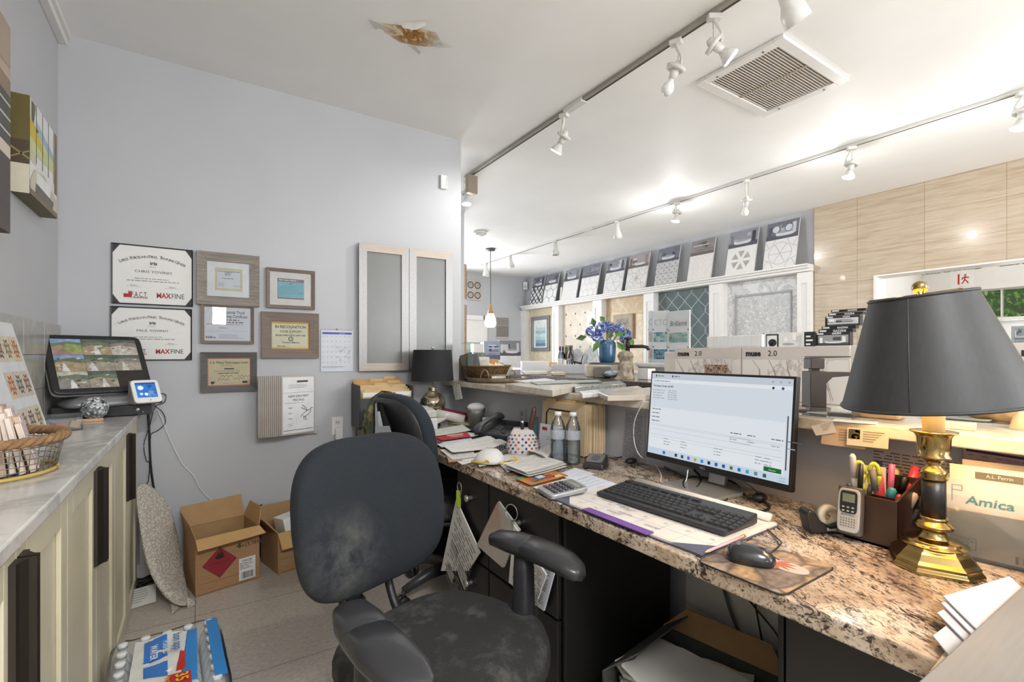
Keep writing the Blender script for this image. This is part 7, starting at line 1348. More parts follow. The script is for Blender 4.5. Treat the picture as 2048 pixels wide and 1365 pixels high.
# ================================================================== OFFICE CHAIRS
FAB = m_fabric('charcoal_fabric', '#161a1f', '#20252b', '#77766f', .72, (-.13, .25, .66), .16)
FABS = m_fabric('worn_seat_fabric', '#1d1d1c', '#2b2a29', '#8a8880', .5)
def office_chair(loc, rz, label, arms=True):
    t = thing('office_chair', label, 'office chair', loc, rz)
    # seat: facing -y, waterfall front edge
    m = M(); R = []
    for k, z in ((.86, .405), (.97, .412), (1, .43), (1, .45), (.975, .468), (.90, .478), (.7, .482), (.4, .480), (.05, .478)):
        R.append([(x*k*(1+.05*(-y)/.25), y*k, z-(.035*max(0, (-y*k-.12)/.13)**2)+(.012*(x*k/.25)**2)) for x, y in sup(.50, .49, 48, 2.9)])
    m.loft(R, FABS); m.build('seat', t)
    m = M(); m.loft([[(x*k, y*k, z) for x, y in sup(.48, .46, 32, 3)] for k, z in ((.6, .385), (.97, .395), (.97, .408))], PLASTIC); m.build('seat_pan', t)
    # backrest, slightly reclined
    tt = MX.Translation((0, .30, .755)) @ MX.Rotation(R_(-8), 4, 'X') @ MX.Rotation(pi/2, 4, 'X')
    def bk(x, y, z): return (x, y, z+.55*x*x-.25*(y+.05)**2)
    def bo(k):
        o = []
        for x, y in sup(.505, .435, 56, 3.7):
            w_ = 1-.11*max(0, y/.215)**2-.05*max(0, -y/.215); o.append((x*k*w_, y*k-.0))
        return o
    m = M(); m.T = tt; m.loft([[bk(x, y, z) for x, y in bo(k)] for k, z in ((.94, -.03), (.985, -.018), (1, 0), (.985, .02), (.94, .033), (.8, .041), (.5, .045), (.06, .046))], FAB if arms else FAB2); m.build('backrest', t)
    m = M(); m.T = tt; m.loft([[bk(x, y, z) for x, y in bo(k)] for k, z in ((.55, -.056), (.86, -.05), (.93, -.035), (.94, -.028))], PLASTIC); m.build('back_shell', t)
    m = M(); m.tube([(0, .05, .37), (0, .26, .36), (0, .36, .42), (0, .375, .56), (0, .372, .75)], [.022, .026, .03, .03, .03], PLASTIC, 10, 5); m.build('back_support', t)
    for s in (-1, 1): M().tube([(s*.07, .16, .39), (s*.075, .27, .44), (s*.08, .33, .54), (s*.07, .345, .60)], .013, BLACK, 8, 5).build('back_bracket', t)
    m = M(); m.T = MX.Translation((.03, .36, .52)) @ MX.Rotation(pi/2, 4, 'Y'); m.lathe([(.02, -.03), (.026, -.028), (.026, .028), (.02, .03)], PLASTIC, 16); m.build('adjust_knob', t)
    if arms:
        for s in (-1, 1):
            x0 = s*.272-.03; a = M(); R = []; a.T = MX.Translation((x0, -.09, 0)) @ MX.Rotation(R_(-20 if s < 0 else 0), 4, 'Z') @ MX.Translation((-x0, .09, 0))
            for y, w_, z, th in ((.045, .035, .678, .022), (.03, .066, .68, .034), (-.03, .086, .682, .042), (-.075, .086, .681, .044), (-.08, .086, .6795, .043), (-.085, .088, .682, .045), (-.15, .092, .681, .043), (-.21, .082, .676, .04), (-.245, .058, .669, .033), (-.258, .026, .664, .02)):
                cx = x0-s*(.035*max(0, (-y-.05)/.2)**1.5); R.append([(cx+p, y*1.08-.015, z-.016+q) for p, q in sup(w_*1.15, th*1.15, 20, 2.6)])
            a.loft(R, mat('#2e2e30', .27, var=.04, scale=400, bump=.02)); pad = a.build('armrest', t)
            m = M(); m.loft([[(x0-s*.012+p, -.09+q*1.2, z) for p, q in sup(w_, w_*.8, 18, 3)] for w_, z in ((.05, .645), (.055, .60), (.058, .52), (.062, .44), (.065, .36))], PLASTIC); m.build('arm_post', t)
            m = M(); m.loft([[(x0-s*.01+p, -.09+q, z) for p, q in sup(w_, w_, 18, 3)] for w_, z in ((.05, .667), (.05, .635))], BLACK); m.build('arm_collar', t)
            m = M(); m.tube([(s*.08, -.06, .385), (s*.2, -.07, .365), (x0*.93, -.08, .372), (x0, -.09, .40)], [.02, .026, .03, .033], PLASTIC, 10, 4); m.build('arm_bracket', t)
    m = M(); m.lathe([(.028, .14), (.028, .25), (.018, .251), (.018, .385)], BLACK, 16); m.build('gas_lift', t)
    for k in range(5):
        a = k*2*pi/5+.35; lg = M(); lg.tube([(.02*cos(a), .02*sin(a), .13), (.16*cos(a), .16*sin(a), .12), (.29*cos(a), .29*sin(a), .085)], [.032, .026, .018], PLASTIC, 8).build('base_leg', t)
        m = M()
        for s in (-1, 1): m.T = MX.Translation((.29*cos(a)-s*.016*sin(a), .29*sin(a)+s*.016*cos(a), .031)) @ MX.Rotation(a, 4, 'Z') @ MX.Rotation(pi/2, 4, 'X'); m.lathe([(.02, -.009), (.03, -.007), (.03, .007), (.02, .009)], BLACK, 16)
        m.T = MX.Translation((.29*cos(a), .29*sin(a), .0)); m.lathe([(.008, .03), (.008, .085)], BLACK, 8); m.build('caster', t)
    return t
FAB2 = m_fabric('navy_fabric', '#1b2128', '#29313a')
office_chair((.525, 1.135, 0), R_(20), 'dusty charcoal office chair with padded armrests in the foreground')
CH2 = (.90, 2.20, .0); office_chair((1.10, 2.24, 0), R_(96), 'second dark office chair turned to the desk with a scarf over it', False).scale = (1, 1, 1.06)
# scarf and striped garment over the second chair
def drape(name, label, cat, rows, mt, deco=None):
    m = M(); m.loft(rows, mt, False, True, False); m.loft([[(x+.004, y-.004, z-.003) for x, y, z in r] for r in rows][::-1], mt, False, True, False); o = one(m, name, label, cat); return o
SCF = m_voro('patterned_scarf', ['#3d3a22', '#6b6335', '#2c4a4a', '#857a4a', '#27302c', '#5a5a35'], 45, .9, '#3a3a28', .02, (1, 1, .6))
rows = []
for u0, u1, v, d in ((772, 806, 786, 2.46), (752, 790, 784, 2.42), (738, 774, 798, 2.36), (730, 764, 820, 2.34), (726, 759, 845, 2.33), (722, 754, 870, 2.33), (718, 752, 892, 2.33), (716, 750, 915, 2.33)):
    rows.append([tuple(at(u0+(u1-u0)*k/7, v+5*sin(k*1.4+v*.05)+(k*1.2 if v < 795 else 0), d=d+.02*sin(k*2.1+v*.13))) for k in range(8)])
drape('patterned_scarf', 'olive and teal patterned scarf draped over the second chair back', 'scarf', rows, SCF)
STR = mat('#17181b', .9); m = M(); rows = []
for u0, u1, v, d in ((748, 762, 806, 2.16), (746, 770, 825, 2.13), (744, 780, 850, 2.12), (742, 788, 875, 2.11), (742, 795, 905, 2.10)):
    rows.append([tuple(at(u0+(u1-u0)*k/5, v+3*sin(k*1.8), x=.70+.006*sin(k*2+v))) for k in range(6)])
o = drape('striped_jacket', 'black jacket with white stripes hanging under the scarf', 'jacket', rows, STR)
m = M(); WS = mat('#c3c9cf', .9)
for j0, j1, k0 in ((0, 2, 1), (1, 3, 2)):
    for j in range(j0, j1+1):
        if j+1 < len(rows): m.add([tuple(V(rows[j][k0])+V((-.004, -.008, 0))), tuple(V(rows[j][k0+1])+V((-.004, -.008, 0))), tuple(V(rows[j+1][k0+1])+V((-.004, -.008, 0))), tuple(V(rows[j+1][k0])+V((-.004, -.008, 0)))], [(0, 1, 2, 3)], WS)
m.add([tuple(V(q)+V((-.006, -.01, 0))) for q in (rows[2][1], rows[2][5], rows[3][5], rows[3][1])], [(0, 1, 2, 3)], WS); m.build('white_stripes', o)
p = at(722, 866, d=2.3); one(M().tube([(.022*cos(a*pi/8), 0, .03*sin(a*pi/8)) for a in range(17)], .003, BLACK, 6), 'bag_ring', 'small dark ring hanging at the scarf end', 'ring', tuple(p))
# ================================================================== ON THE BAR
def bar(u, v, dz=0): p = at(u, v, z=ZB+dz); return V((p.x, p.y, ZB+dz))
# muse panels
def muse(u0, u1, zt, x, label, text=True, seed=1):
    y1, y0 = at(u0, 700, x=x).y, at(u1, 700, x=x).y; w = y1-y0; h = zt-ZB-.002
    t = thing('porcelain_sample_panel', label, 'sample panel', (x, (y0+y1)/2, ZB+.001), WX, 'porcelain sample panels on the bar'); M().box(-w/2+.001, w/2-.001, 0, h, -.012, 0, mat('#c9c0b8', .5, var=.02)).build('board', t, bev=.001); m = M(); m.rect(-w/2+.004, w/2-.004, .004, h-.052, CALAC, .0008)
    r = random.Random(seed); V_ = mat('#9c9087', .4)
    for i in range(5):
        a = -w*.42+w*.84*i/4.5+r.uniform(-.02, .02); P = [(a, h-.055)]
        for k in range(4): P.append((P[-1][0]+r.uniform(.0, .03), P[-1][1]-h*.17))
        for q0, q1, ww in zip(P, P[1:], (.0025, .006, .0035, .002)): m.seg(q0, q1, ww, V_, .0012, (-w/2+.004, w/2-.004, .004, h-.052))
    m.build('marble_face', t)
    if text: m = M(); m.text('muse', .032, mat('#2a2a2b'), -w/2+.02, h-.037, .0012, al='L', bold=.05, sx=.95); m.build('lettering', t); m = M(); m.text('2.0', .032, mat('#2a2a2b'), -w/2+.115, h-.037, .0012, al='L'); m.build('lettering', t)
    return t
muse(1349, 1482, 1.243, 1.95, 'leftmost muse 2.0 marbled panel, above the monitor left half'); muse(1483, 1700, 1.243, 1.95, 'second muse 2.0 marbled panel, behind the bronze faucet', True, 2); muse(1702, 2022, 1.245, 1.97, 'third marbled panel, behind the big lamp shade', False, 3); muse(2023, 2300, 1.245, 1.95, 'last marbled panel at the right photo edge', True, 4)
one(M().box(-.055, .055, -.004, .004, 0, .14, m_voro('brown_mosaic', ['#4a352a', '#6b4d3c', '#8a6a55', '#39281f'], 70, .4, '#b9a390', .08)), 'mosaic_sample', 'small brown mosaic tile sample behind the monitor top', 'tile sample', (1.90, at(1432, 750, x=1.9).y, ZB+.001), (0, 0, R_(-90)))
one(M().box(0, .02, -.13, .13, 0, .05, mat('#dedddb', .4, var=.08, scale=30, stretch=(1, 3, .2))), 'white_marble_bar_sample', 'white marble strip standing above the muse panels', 'stone sample', (1.965, at(1466, 680, x=1.965).y, 1.244), bev=.002)
# stacked black catalog boxes
GB = mat('#242425', .4)
def gaz(u0, u1, v0, v1, x, label, big=False):
    a, b = at(u0, v1, x=x), at(u1, v0, x=x); w, h = a.y-b.y, b.z-a.z; zb = ZB+.001
    t = thing('catalog_binder', label, 'binder', (x, (a.y+b.y)/2, a.z), WX, 'black catalog binders stepped behind the lamp'); M().box(-w/2, w/2, 0, h, -.03, 0, GB).build('cover', t, bev=.001); m = M(); m.text('GAZZINI', h*.16 if big else h*.8, mat('#e6e6e4'), w*.12, h*.86 if big else h*.2, .0006, bold=.03); m.rect(-w*.46, -w*.26, h*.86 if big else h*.3, h*.96 if big else h*.8, mat('#d9d9d6'), .0006)
    if big: photo(m, -w*.42, w*.46, h*.05, h*.8, int(u0), .0008, ['#8d8d8d', '#c9c9c7', '#4a4a4a', '#e0e0de', '#2c2c2c', '#d0d0ce', '#767676'])
    m.build('label', t)
zr = .008
for i, (u0, u1, v0, v1, big, lb) in enumerate(((1631, 1700, 664, 692, True, 'front black catalog binder with a kitchen photo'), (1637, 1706, 657, 667, False, 'second black catalog binder edge above the front one'), (1643, 1712, 651, 660, False, 'third black catalog binder edge'), (1650, 1720, 630, 654, True, 'fourth black catalog binder with a hall photo'), (1656, 1726, 623, 633, False, 'fifth black catalog binder edge'), (1662, 1732, 616, 626, False, 'rearmost and highest black catalog binder'))):
    gaz(u0, u1, v0, v1, 2.30+i*.035, lb, big)
one(M().box(2.12, 2.6, .4, 1.75, .0, 1.225, mat('#d0ccc6', .5)), 'display_cabinet', 'pale display cabinet behind the muse panels carrying binders', 'cabinet', bev=.004)
for u0, u1, v0, v1, fr, lb in ((1532, 1556, 664, 694, True, 'small black framed card with a dark shape on the cabinet'), (1558, 1608, 660, 694, False, 'pale room photo card on the cabinet behind muse panels'), (1609, 1630, 660, 694, True, 'narrow black card with white labels beside the binders')):
    a, b = at(u0, v1, x=2.28), at(u1, v0, x=2.28); w, h = a.y-b.y, b.z-a.z+.012; t = thing('photo_card', lb, 'card', (2.28, (a.y+b.y)/2, 1.226), WX); M().box(-w/2, w/2, 0, h, -.006, 0, GB if fr else mat('#c9c8c4')).build('card', t); m = M()
    if u0 == 1532: m.rect(-w*.42, w*.42, h*.06, h*.92, mat('#d6d3ce'), .0006); m.poly([(a_*.02+.003, h*.5+b_*.018) for a_, b_ in circ(0, 0, 1, 14)[:-1]], mat('#22242c'), .001); m.seg((-.012, h*.3), (.008, h*.5), .004, mat('#22242c'), .001)
    elif not fr: photo(m, -w/2, w/2, 0, h, 9, .0006, ['#b9b9b5', '#d0cfca', '#8d8d8a', '#dedcd6', '#6f6f6d', '#c4c3bf', '#a3a3a0'])
    else: [m.rect(-w*.35, w*.3-(k % 2)*.01, h*(.12+k*.2), h*(.2+k*.2), mat('#d9d9d6'), .0006) for k in range(4)]
    m.build('print', t)
# faucet
p = bar(1622, 822); t = thing('bronze_faucet', 'tall square bronze faucet standing on the bar', 'faucet', (p.x+.02, p.y, ZB+.0005), R_(-35)); BZ = mat('#3b322b', .42, .3, .12); m = M(); m.box(-.035, .035, -.035, .035, 0, .012, BZ); m.build('base_plate', t, bev=.002); m = M(); m.loft([[(x*k, y*k, z) for x, y in ((-.026, -.026), (.026, -.026), (.026, .026), (-.026, .026))] for k, z in ((1, .012), (1, .13))], BZ, True, False); m.build('body', t, bev=.002); M().box(-.022, .022, -.022, .022, .138, .172, BZ).box(-.012, .012, -.012, .012, .129, .139, BZ).build('valve_block', t, bev=.002); m = M(); m.add([(-.02, -.02, .172), (.11, -.016, .176), (.11, .016, .176), (-.02, .02, .172), (-.02, -.02, .180), (.11, -.016, .180), (.11, .016, .180), (-.02, .02, .180)], [(3, 2, 1, 0), (4, 5, 6, 7), (0, 1, 5, 4), (1, 2, 6, 5), (2, 3, 7, 6), (3, 0, 4, 7)], BZ); m.build('lever', t, bev=.001); m = M(); m.loft([[(x, y, z) for y, z in ((-.018, z0), (.018, z0), (.018, z1), (-.018, z1))] for x, z0, z1 in ((.024, .085, .128), (.05, .11, .128), (.12, .116, .127))], BZ, True, False); m.build('spout', t, bev=.001)
p = bar(1748, 838); one(M().box(-.032, .032, -.06, .06, 0, .052, m_grain('tan_wood_block', '#a98d6b', '#c4a883', (30, 3, 30), .6)), 'wood_block', 'tan wood block sitting on the bar under the lamp shade', 'wood block', (p.x+.03, p.y, ZB+.0005), R_(4), bev=.01, seg=3)
p = bar(1905, 840); one(M().loft([[(x*k, y*k, z) for x, y in sup(.11, .16, 40, 10)] for k, z in ((.8, 0), (.97, .003), (1, .009), (.98, .009), (.94, .005))], mat('#8f9690', .12, var=.1, coat=.5)), 'glass_dish', 'flat grey glass dish on the bar behind the lamp', 'dish', (p.x+.04, p.y, ZB+.0005), R_(3))
p = bar(2012, 850); m = M(); m.loft([[(x, y_*1.0, z+.026) for x, y_, z in [(.045*r*cos(a*pi/10)+.004*sin(a*1.7+k*2), yy, .026*r*sin(a*pi/10)) for a in range(20)]] for k, (yy, r) in enumerate(((-.10, .1), (-.095, .6), (-.07, .92), (0, 1), (.07, .95), (.098, .7), (.105, .1)))], mat('#b89a68', .9, var=.25, scale=40, bump=.5)); one(m, 'rough_stone_sample', 'tan loaf shaped rough stone on the bar at the right edge', 'stone sample', (p.x+.04, p.y-.01, ZB+.0015), R_(-12))
p = bar(1898, 858); one(M().box(-.03, .03, -.045, .045, 0, .014, m_marble('beige_stone', '#d9cdb5', '#c0ae90', 8, .4)), 'stone_tile_sample', 'small cream stone tile at the bar front under the shade', 'stone sample', (p.x+.02, p.y, ZB+.0005), R_(12), bev=.002)
p = bar(2047, 862); one(M().lathe([(.03, 0), (.022, .03), (.012, .045), (.001, .047)], mat('#d8c69c', .5), 18), 'cream_ornament', 'small cream cone ornament on the bar at the far right edge', 'ornament', (p.x+.02, p.y, ZB+.0005))
p = bar(1630, 830); t = thing('clear_acrylic_box', 'flat clear acrylic box with stone chips on the bar', 'box', (p.x+.0, p.y-.01, ZB+.0005), R_(8)); M().box(-.045, .05, -.10, .10, 0, .018, PET).build('box', t, bev=.003); M().sph((-.01, .04, .012), (.012, .014, .009), mat('#b89a84', .6), 8, 6).build('stone_chip', t); one(M().box(-.03, .03, -.06, .06, 0, .006, mat('#6f6e6a', .3)), 'grey_tile_sample', 'small dark grey tile on the bar beside the wood block', 'tile sample', (p.x+.08, p.y-.07, ZB+.0005), R_(12))
one(M().box(-.03, .03, -.05, .05, 0, .001, PAPER2), 'bar_note', 'small white note lying on the bar before the wood block', 'paper', tuple(bar(1700, 846)+V((.03, 0, .0006))), R_(15))
# stone slab samples on the bar, left of the monitor
def slab(P, z0, th, mt, label, grp='stone slab samples on the bar'):
    q = [at(u, v, z=ZB+z0+th) for u, v in P]; m = M(); m.loft([[(k.x, k.y, ZB+z0+.0005) for k in q], [(k.x, k.y, ZB+z0+th) for k in q]], mt, True, False); return one(m, 'stone_slab_sample', label, 'stone sample', (0, 0, 0), 0, grp, bev=.002)
SPK = m_voro('speckled_stone', ['#6f706c', '#8d8e89', '#a6a6a1', '#5d5e5a'], 160, .4, '#8b8b86', .01)
slab([(1010, 768), (1100, 760), (1160, 770), (1105, 781)], 0, .03, m_marble('pale_slab', '#d0c8ba', '#b9ad9a', 4, .3), 'pale thick slab stack at the left of the bar samples'); slab([(1140, 768), (1240, 762), (1252, 768), (1150, 775)], 0, .028, SPK, 'speckled grey stone slab on the bar'); slab([(1158, 783), (1275, 772), (1290, 778), (1165, 788)], 0, .02, MARBLE_W, 'long white marble strip at the bar front'); slab([(1198, 785), (1300, 775), (1330, 790), (1215, 792)], 0, .022, m_marble('taupe_slab', '#c9bdae', '#a3978a', 4, .3), 'taupe stone slab beside the monitor top'); slab([(1060, 764), (1130, 760), (1160, 763), (1075, 768)], .0312, .006, mat('#a3a5a0', .3), 'thin grey tile lying on the pale slabs')
slab([(1100, 762), (1195, 760), (1205, 764), (1105, 767)], .0315, .004, mat('#8f948c', .3), 'thin green grey tile across the slabs')
slab([(1028, 762), (1090, 757), (1110, 760), (1050, 765)], .0312, .004, mat('#d9d9d8', .4), 'white paper thin tile on the pale slabs')
# tray, basket with tile samples, glass block
p = bar(985, 762); tx, ty = 1.72, 2.83; TR = m_grain('tray_wood', '#5a4a38', '#7d6a52', (8, 8, 8), .5); t = thing('round_tray', 'round dark wood tray with curved metal handles on the bar end', 'tray', (tx, ty, ZB+.0005)); M().lathe([(.19, 0), (.205, .004), (.21, .03), (.2, .032), (.196, .012), (.001, .01)], TR, 48).build('tray', t)
m = M()
for s in (-1, 1):
    a = R_(-120+s*26); m.tube([(.203*cos(a)+.03*cos(k*pi/8)*cos(a+pi/2), .203*sin(a)+.03*cos(k*pi/8)*sin(a+pi/2), .03+.055*sin(k*pi/8)) for k in range(9)], .005, mat('#8a7a64', .4, .5), 8)
a0, a1 = R_(-146), R_(-94); m.tube([(.205*cos(a0), .205*sin(a0), .05), (.215*cos((a0+a1)/2), .215*sin((a0+a1)/2), .052), (.205*cos(a1), .205*sin(a1), .05)], .005, mat('#8a7a64', .4, .5), 8); m.build('handles', t)
WK = m_voro('woven_wicker', ['#5d4526', '#86683c', '#3f2e1a', '#9c7d4c'], 120, .7, '#3a2a18', .05, (1, 1, 1.6)); t = thing('wicker_basket', 'brown wicker basket of tile samples on the round tray', 'basket', (tx-.03, ty+.10, ZB+.0125), 0); M().lathe([(.10, 0), (.125, .004), (.165, .09), (.17, .095), (.155, .095), (.115, .01)], WK, 40).build('weave', t); M().tube([(.167*cos(2*pi*k/40), .167*sin(2*pi*k/40), .095) for k in range(41)], .006, mat('#6d5330', .8), 6).build('rim', t)
random.seed(17); TS2 = ['#d3cbbd', '#b9b0a0', '#a09a90', '#c9a06a', '#8d8a86', '#ded8cc']
NB = ['dark grey', 'striped grey', 'cream', 'honey coloured', 'white rounded', 'brown grey', 'pale', 'tilted pale']
for i, (dx, dy, w_, h_, rx, ry_, rz_, c_) in enumerate(((-.11, .02, .10, .16, -6, -14, -55, '#7d7c7e'), (-.13, .05, .10, .17, -4, -18, -50, '#6f675d'), (-.05, .0, .11, .12, -10, -10, -40, '#d6cfc4'), (.02, .04, .16, .13, -8, 4, -35, '#c48f50'), (-.02, .03, .09, .14, 4, 0, -30, '#e0dcd2'), (.05, -.04, .18, .09, -30, 18, -32, '#cfc6b6'), (.09, .02, .12, .11, -14, 10, -30, '#8a867f'), (.1, -.02, .10, .10, -20, 25, -28, '#ddd5c6'))):
    one(M().box(-w_/2, w_/2, -.004, .004, 0, h_, mat(c_, .4, var=.1)), 'tile_sample', NB[i]+' tile sample standing in the wicker basket on the bar', 'tile sample', (tx-.03+dx*.7, ty+.10+dy, ZB+.03), (R_(rx), R_(ry_), R_(rz_)), 'tile samples in the wicker basket', bev=.001)
for i, (dx, dy, z, w_, d_, h_, c_, lb) in enumerate(((-.09, -.09, .0125, .09, .05, .014, '#d6d1c4', 'cream tile piece lying on the round tray, left'), (-.03, -.05, .0125, .10, .06, .03, '#ded9cc', 'thick cream tile stack on the round tray'), (.05, -.12, .0125, .09, .06, .03, '#4a4f55', 'dark patterned tile piece on the round tray'), (.12, -.08, .0125, .07, .05, .022, '#dcd8cf', 'small white tile piece at the right of the round tray'))):
    one(M().box(-w_/2, w_/2, -d_/2, d_/2, 0, h_, mat(c_, .4, var=.15, scale=50)), 'tile_piece', lb, 'tile', (tx+dx, ty+dy, ZB+z), R_(-30+i*13), 'loose tile pieces on the round tray', bev=.002)
p = bar(934, 765); t = thing('green_edged_glass_stand', 'clear glass stand with green edges at the bar end', 'glass stand', (1.60, 3.02, ZB+.0005), R_(-20)); M().box(-.02, .02, -.06, .06, 0, .26, GREENACR).build('upright', t); M().box(-.05, .09, -.06, .06, .262, .27, GREENACR).build('shelf', t)
t = thing('wooden_crate_sample', 'small rustic wooden crate with an x brace at the bar end', 'crate', (1.66, 3.12, ZB+.0005), R_(-10)); m = M(); OW = m_grain('rustic_wood', '#5d564a', '#8a8070', (3, 30, 30), .7); m.box(-.08, .08, -.02, .02, 0, .16, OW); m.build('body', t, bev=.002); m = M(); m.cb((0, -.025, .08), (.16, .008, .018), OW, (0, R_(40), 0)).cb((0, -.025, .08), (.16, .008, .018), OW, (0, R_(-40), 0)); m.build('cross_brace', t)
# ================================================================== SHOWROOM ISLANDS AND OBJECTS
DKW = m_grain('dark_wood', '#3f342b', '#574839', (2, 20, 20), .45)
def island(name, label, x0, x1, y0, y1, zt, topm, bodym=WHITE):
    t = thing(name, label, 'counter', ((x0+x1)/2, (y0+y1)/2, 0)); X, Y = (x1-x0)/2, (y1-y0)/2; M().box(-X+.05, X-.05, -Y+.05, Y-.05, 0, zt-.04, bodym).build('body', t, bev=.004); M().box(-X, X, -Y, Y, zt-.04, zt, topm).build('top', t, bev=.004); return t
ZI = 1.03
island('display_island', 'showroom display island with a dark stone top carrying the blue vase', 2.45, 3.25, 2.05, 4.9, ZI, m_marble('dark_stone', '#5d5148', '#3d342e', 4, .2), mat('#b9a98c', .6))
ZI2 = 1.02
island('display_table', 'second display counter before the tile wall panels', 3.9, 4.6, 2.7, 6.0, ZI2, MARBLE_C, mat('#cfc6b8'))
island('sample_table', 'far display table with sample racks near the pendant lamp', 3.2, 4.75, 6.85, 7.6, .93, WOODG, mat('#8f8372'))
island('sample_counter', 'wooden sample counter behind the round tray', 2.54, 3.1, 4.95, 6.2, .98, WOODG, mat('#a39780'))
def isl(u, v, z): return at(u, v, z=z)
# vase with hydrangeas
p = V((2.86, 2.93, ZI)); bx = one(M().box(-.15, .15, -.16, .16, 0, .10, m_marble('travertine_block', '#d3c9b6', '#bdb09a', 5, .5, .5, .2, sc=(1, 1, 4))), 'travertine_block', 'ribbed cream travertine block under the blue vase', 'stone block', (p.x-.02, p.y+.04, ZI+.0005), R_(-38), bev=.004); one(M().lathe([(.14, 0), (.145, .004), (.14, .014)], mat('#4d545c', .4), 32), 'slate_disc', 'round dark slate disc between travertine block and vase', 'slate', (p.x-.02, p.y+.02, ZI+.1015))
VB = mat('#2f5675', .35, var=.2, scale=20, coat=.3); t = thing('hydrangea_vase', 'tall blue vase on the slate disc', 'vase', (p.x-.02, p.y+.0, ZI+.116)); M().lathe([(.055, 0), (.066, .01), (.07, .06), (.075, .14), (.07, .165), (.055, .178), (.062, .185), (.05, .185), (.045, .16)], VB, 32, caps=True).build('vase', t)
t = thing('hydrangea_bouquet', 'bouquet of blue hydrangeas with green leaves in the blue vase', 'flowers', (p.x-.02, p.y, ZI+.28)); random.seed(23)
HB = [mat(x, .7) for x in ('#4a5aa8', '#6a7cc4', '#8fa0d8', '#39478c', '#5d86a8', '#b3bde3')]; HG = [mat(x, .6) for x in ('#4f7a34', '#6f9a48', '#3d5f2c', '#86ab55')]
Rv = V((.839, -.544, 0)); Fv = V((.544, .839, 0))
for k, (r_, u_, f_) in enumerate(((-.13, .09, .0), (-.055, .12, -.03), (.03, .125, .02), (.10, .11, -.02), (.165, .07, .03), (-.09, .05, -.06), (.14, .03, -.05), (.01, .14, .08))):
    c = Rv*r_+Fv*f_+V((0, 0, u_)); m = M()
    for i in range(70):
        n = V((random.gauss(0, 1), random.gauss(0, 1), random.gauss(0, 1))).normalized(); q = c+n*random.uniform(.035, .05); a = n.orthogonal().normalized(); b = n.cross(a); s = .011
        for j in range(4): e = cos(j*pi/2)*a+sin(j*pi/2)*b; g = cos(j*pi/2+pi/2)*a+sin(j*pi/2+pi/2)*b; m.add([tuple(q), tuple(q+(e*.7+g*.5)*s), tuple(q+e*s*1.4+n*.002), tuple(q+(e*.7-g*.5)*s)], [(0, 1, 2, 3)], random.choice(HB))
    m.build('flower_head', t)
m = M()
for r_, u_, f_, dr, du in ((-.17, .05, -.02, -.09, -.02), (-.08, .02, -.07, -.05, -.10), (.0, .03, -.08, .02, .06), (.06, .01, -.08, .06, -.08), (.12, .02, -.06, .04, -.12), (.15, .12, -.02, -.02, -.12), (-.02, .17, 0, -.04, .05), (-.1, .13, .02, -.02, .08), (.17, .05, -.02, .05, -.09), (.05, .06, -.07, .07, .02)):
    a = Rv*r_+Fv*f_+V((0, 0, u_)); d = Rv*dr+V((0, 0, du)); s = d.cross(Fv).normalized()*.026; md = a+d*.5+Fv*-.012; hg = random.choice(HG); m.add([tuple(a), tuple(md+s), tuple(a+d), tuple(md-s), tuple(md+Fv*.01)], [(0, 1, 4), (1, 2, 4), (2, 3, 4), (3, 0, 4)], hg)
m.build('leaves', t); m = M()
for r_ in (-.05, .0, .05, .1): m.tube([(0, 0, -.1), tuple(Rv*r_*.3+V((0, 0, -.02))), tuple(Rv*r_+V((0, 0, .09)))], .004, HG[2], 6)
m.build('stems', t)
# island objects: sink, rock faucet, green box, glass jars
p = at(1318, 745, z=ZI+.02); SK = mat('#e6e4e1', .15, coat=.5); sx_, sy_ = 2.98, 2.42; t = thing('vessel_sink', 'white flared rectangular vessel sink on the display island', 'sink', (sx_, sy_, ZI+.0005), R_(-90)); m = M(); m.loft([[(x*k, y*k2, z) for x, y in sup(.42, .36, 40, 8)] for k, k2, z in ((.6, .6, 0), (.68, .68, .02), (.85, .85, .08), (1, 1, .115), (.97, .965, .116), (.8, .8, .06), (.6, .6, .025))], SK); m.build('basin', t); M().box(-.05, .05, -.28, -.2, 0, .08, SK).build('side_block', t, bev=.004)
p = at(1290, 752, z=ZI); RK = mat('#9c8f7c', .5, var=.35, scale=45, bump=.4, metal=.2); t = thing('rock_faucet', 'bronze hand pump style faucet on a rugged stone column', 'faucet', (2.66, 2.55, ZI+.0005), R_(-10)); m = M(); R = []
random.seed(2)
for k, (r_, z) in enumerate(((.075, 0), (.06, .02), (.05, .05), (.055, .09), (.045, .13), (.06, .17), (.05, .2), (.02, .21))): R.append([(r_*(1+random.uniform(-.2, .2))*cos(a*pi/8), r_*(1+random.uniform(-.2, .2))*sin(a*pi/8), z) for a in range(16)])
m.loft(R, RK, True, False); m.build('stone_column', t); BK = mat('#3a302a', .4, .5); M().lathe([(.018, .06), (.016, .24), (.02, .245), (.02, .27), (.012, .275), (.012, .29), (.03, .295), (.03, .31), (.01, .312)], BK, 16, (.02, .0, 0)).build('faucet_body', t); M().tube([(.02, 0, .24), (.10, -.07, .242), (.125, -.09, .235), (.135, -.1, .215)], [.014, .013, .013, .012], BK, 10).build('spout', t)
one(M().box(-.11, .11, -.02, .02, 0, .055, mat('#8f9c90', .3, var=.1)), 'green_glass_tile_box', 'grey green glass tile strip box on the display island', 'tile box', tuple(at(1245, 735, z=ZI)) if False else (3.05, 2.98, ZI+.0005), R_(-33))
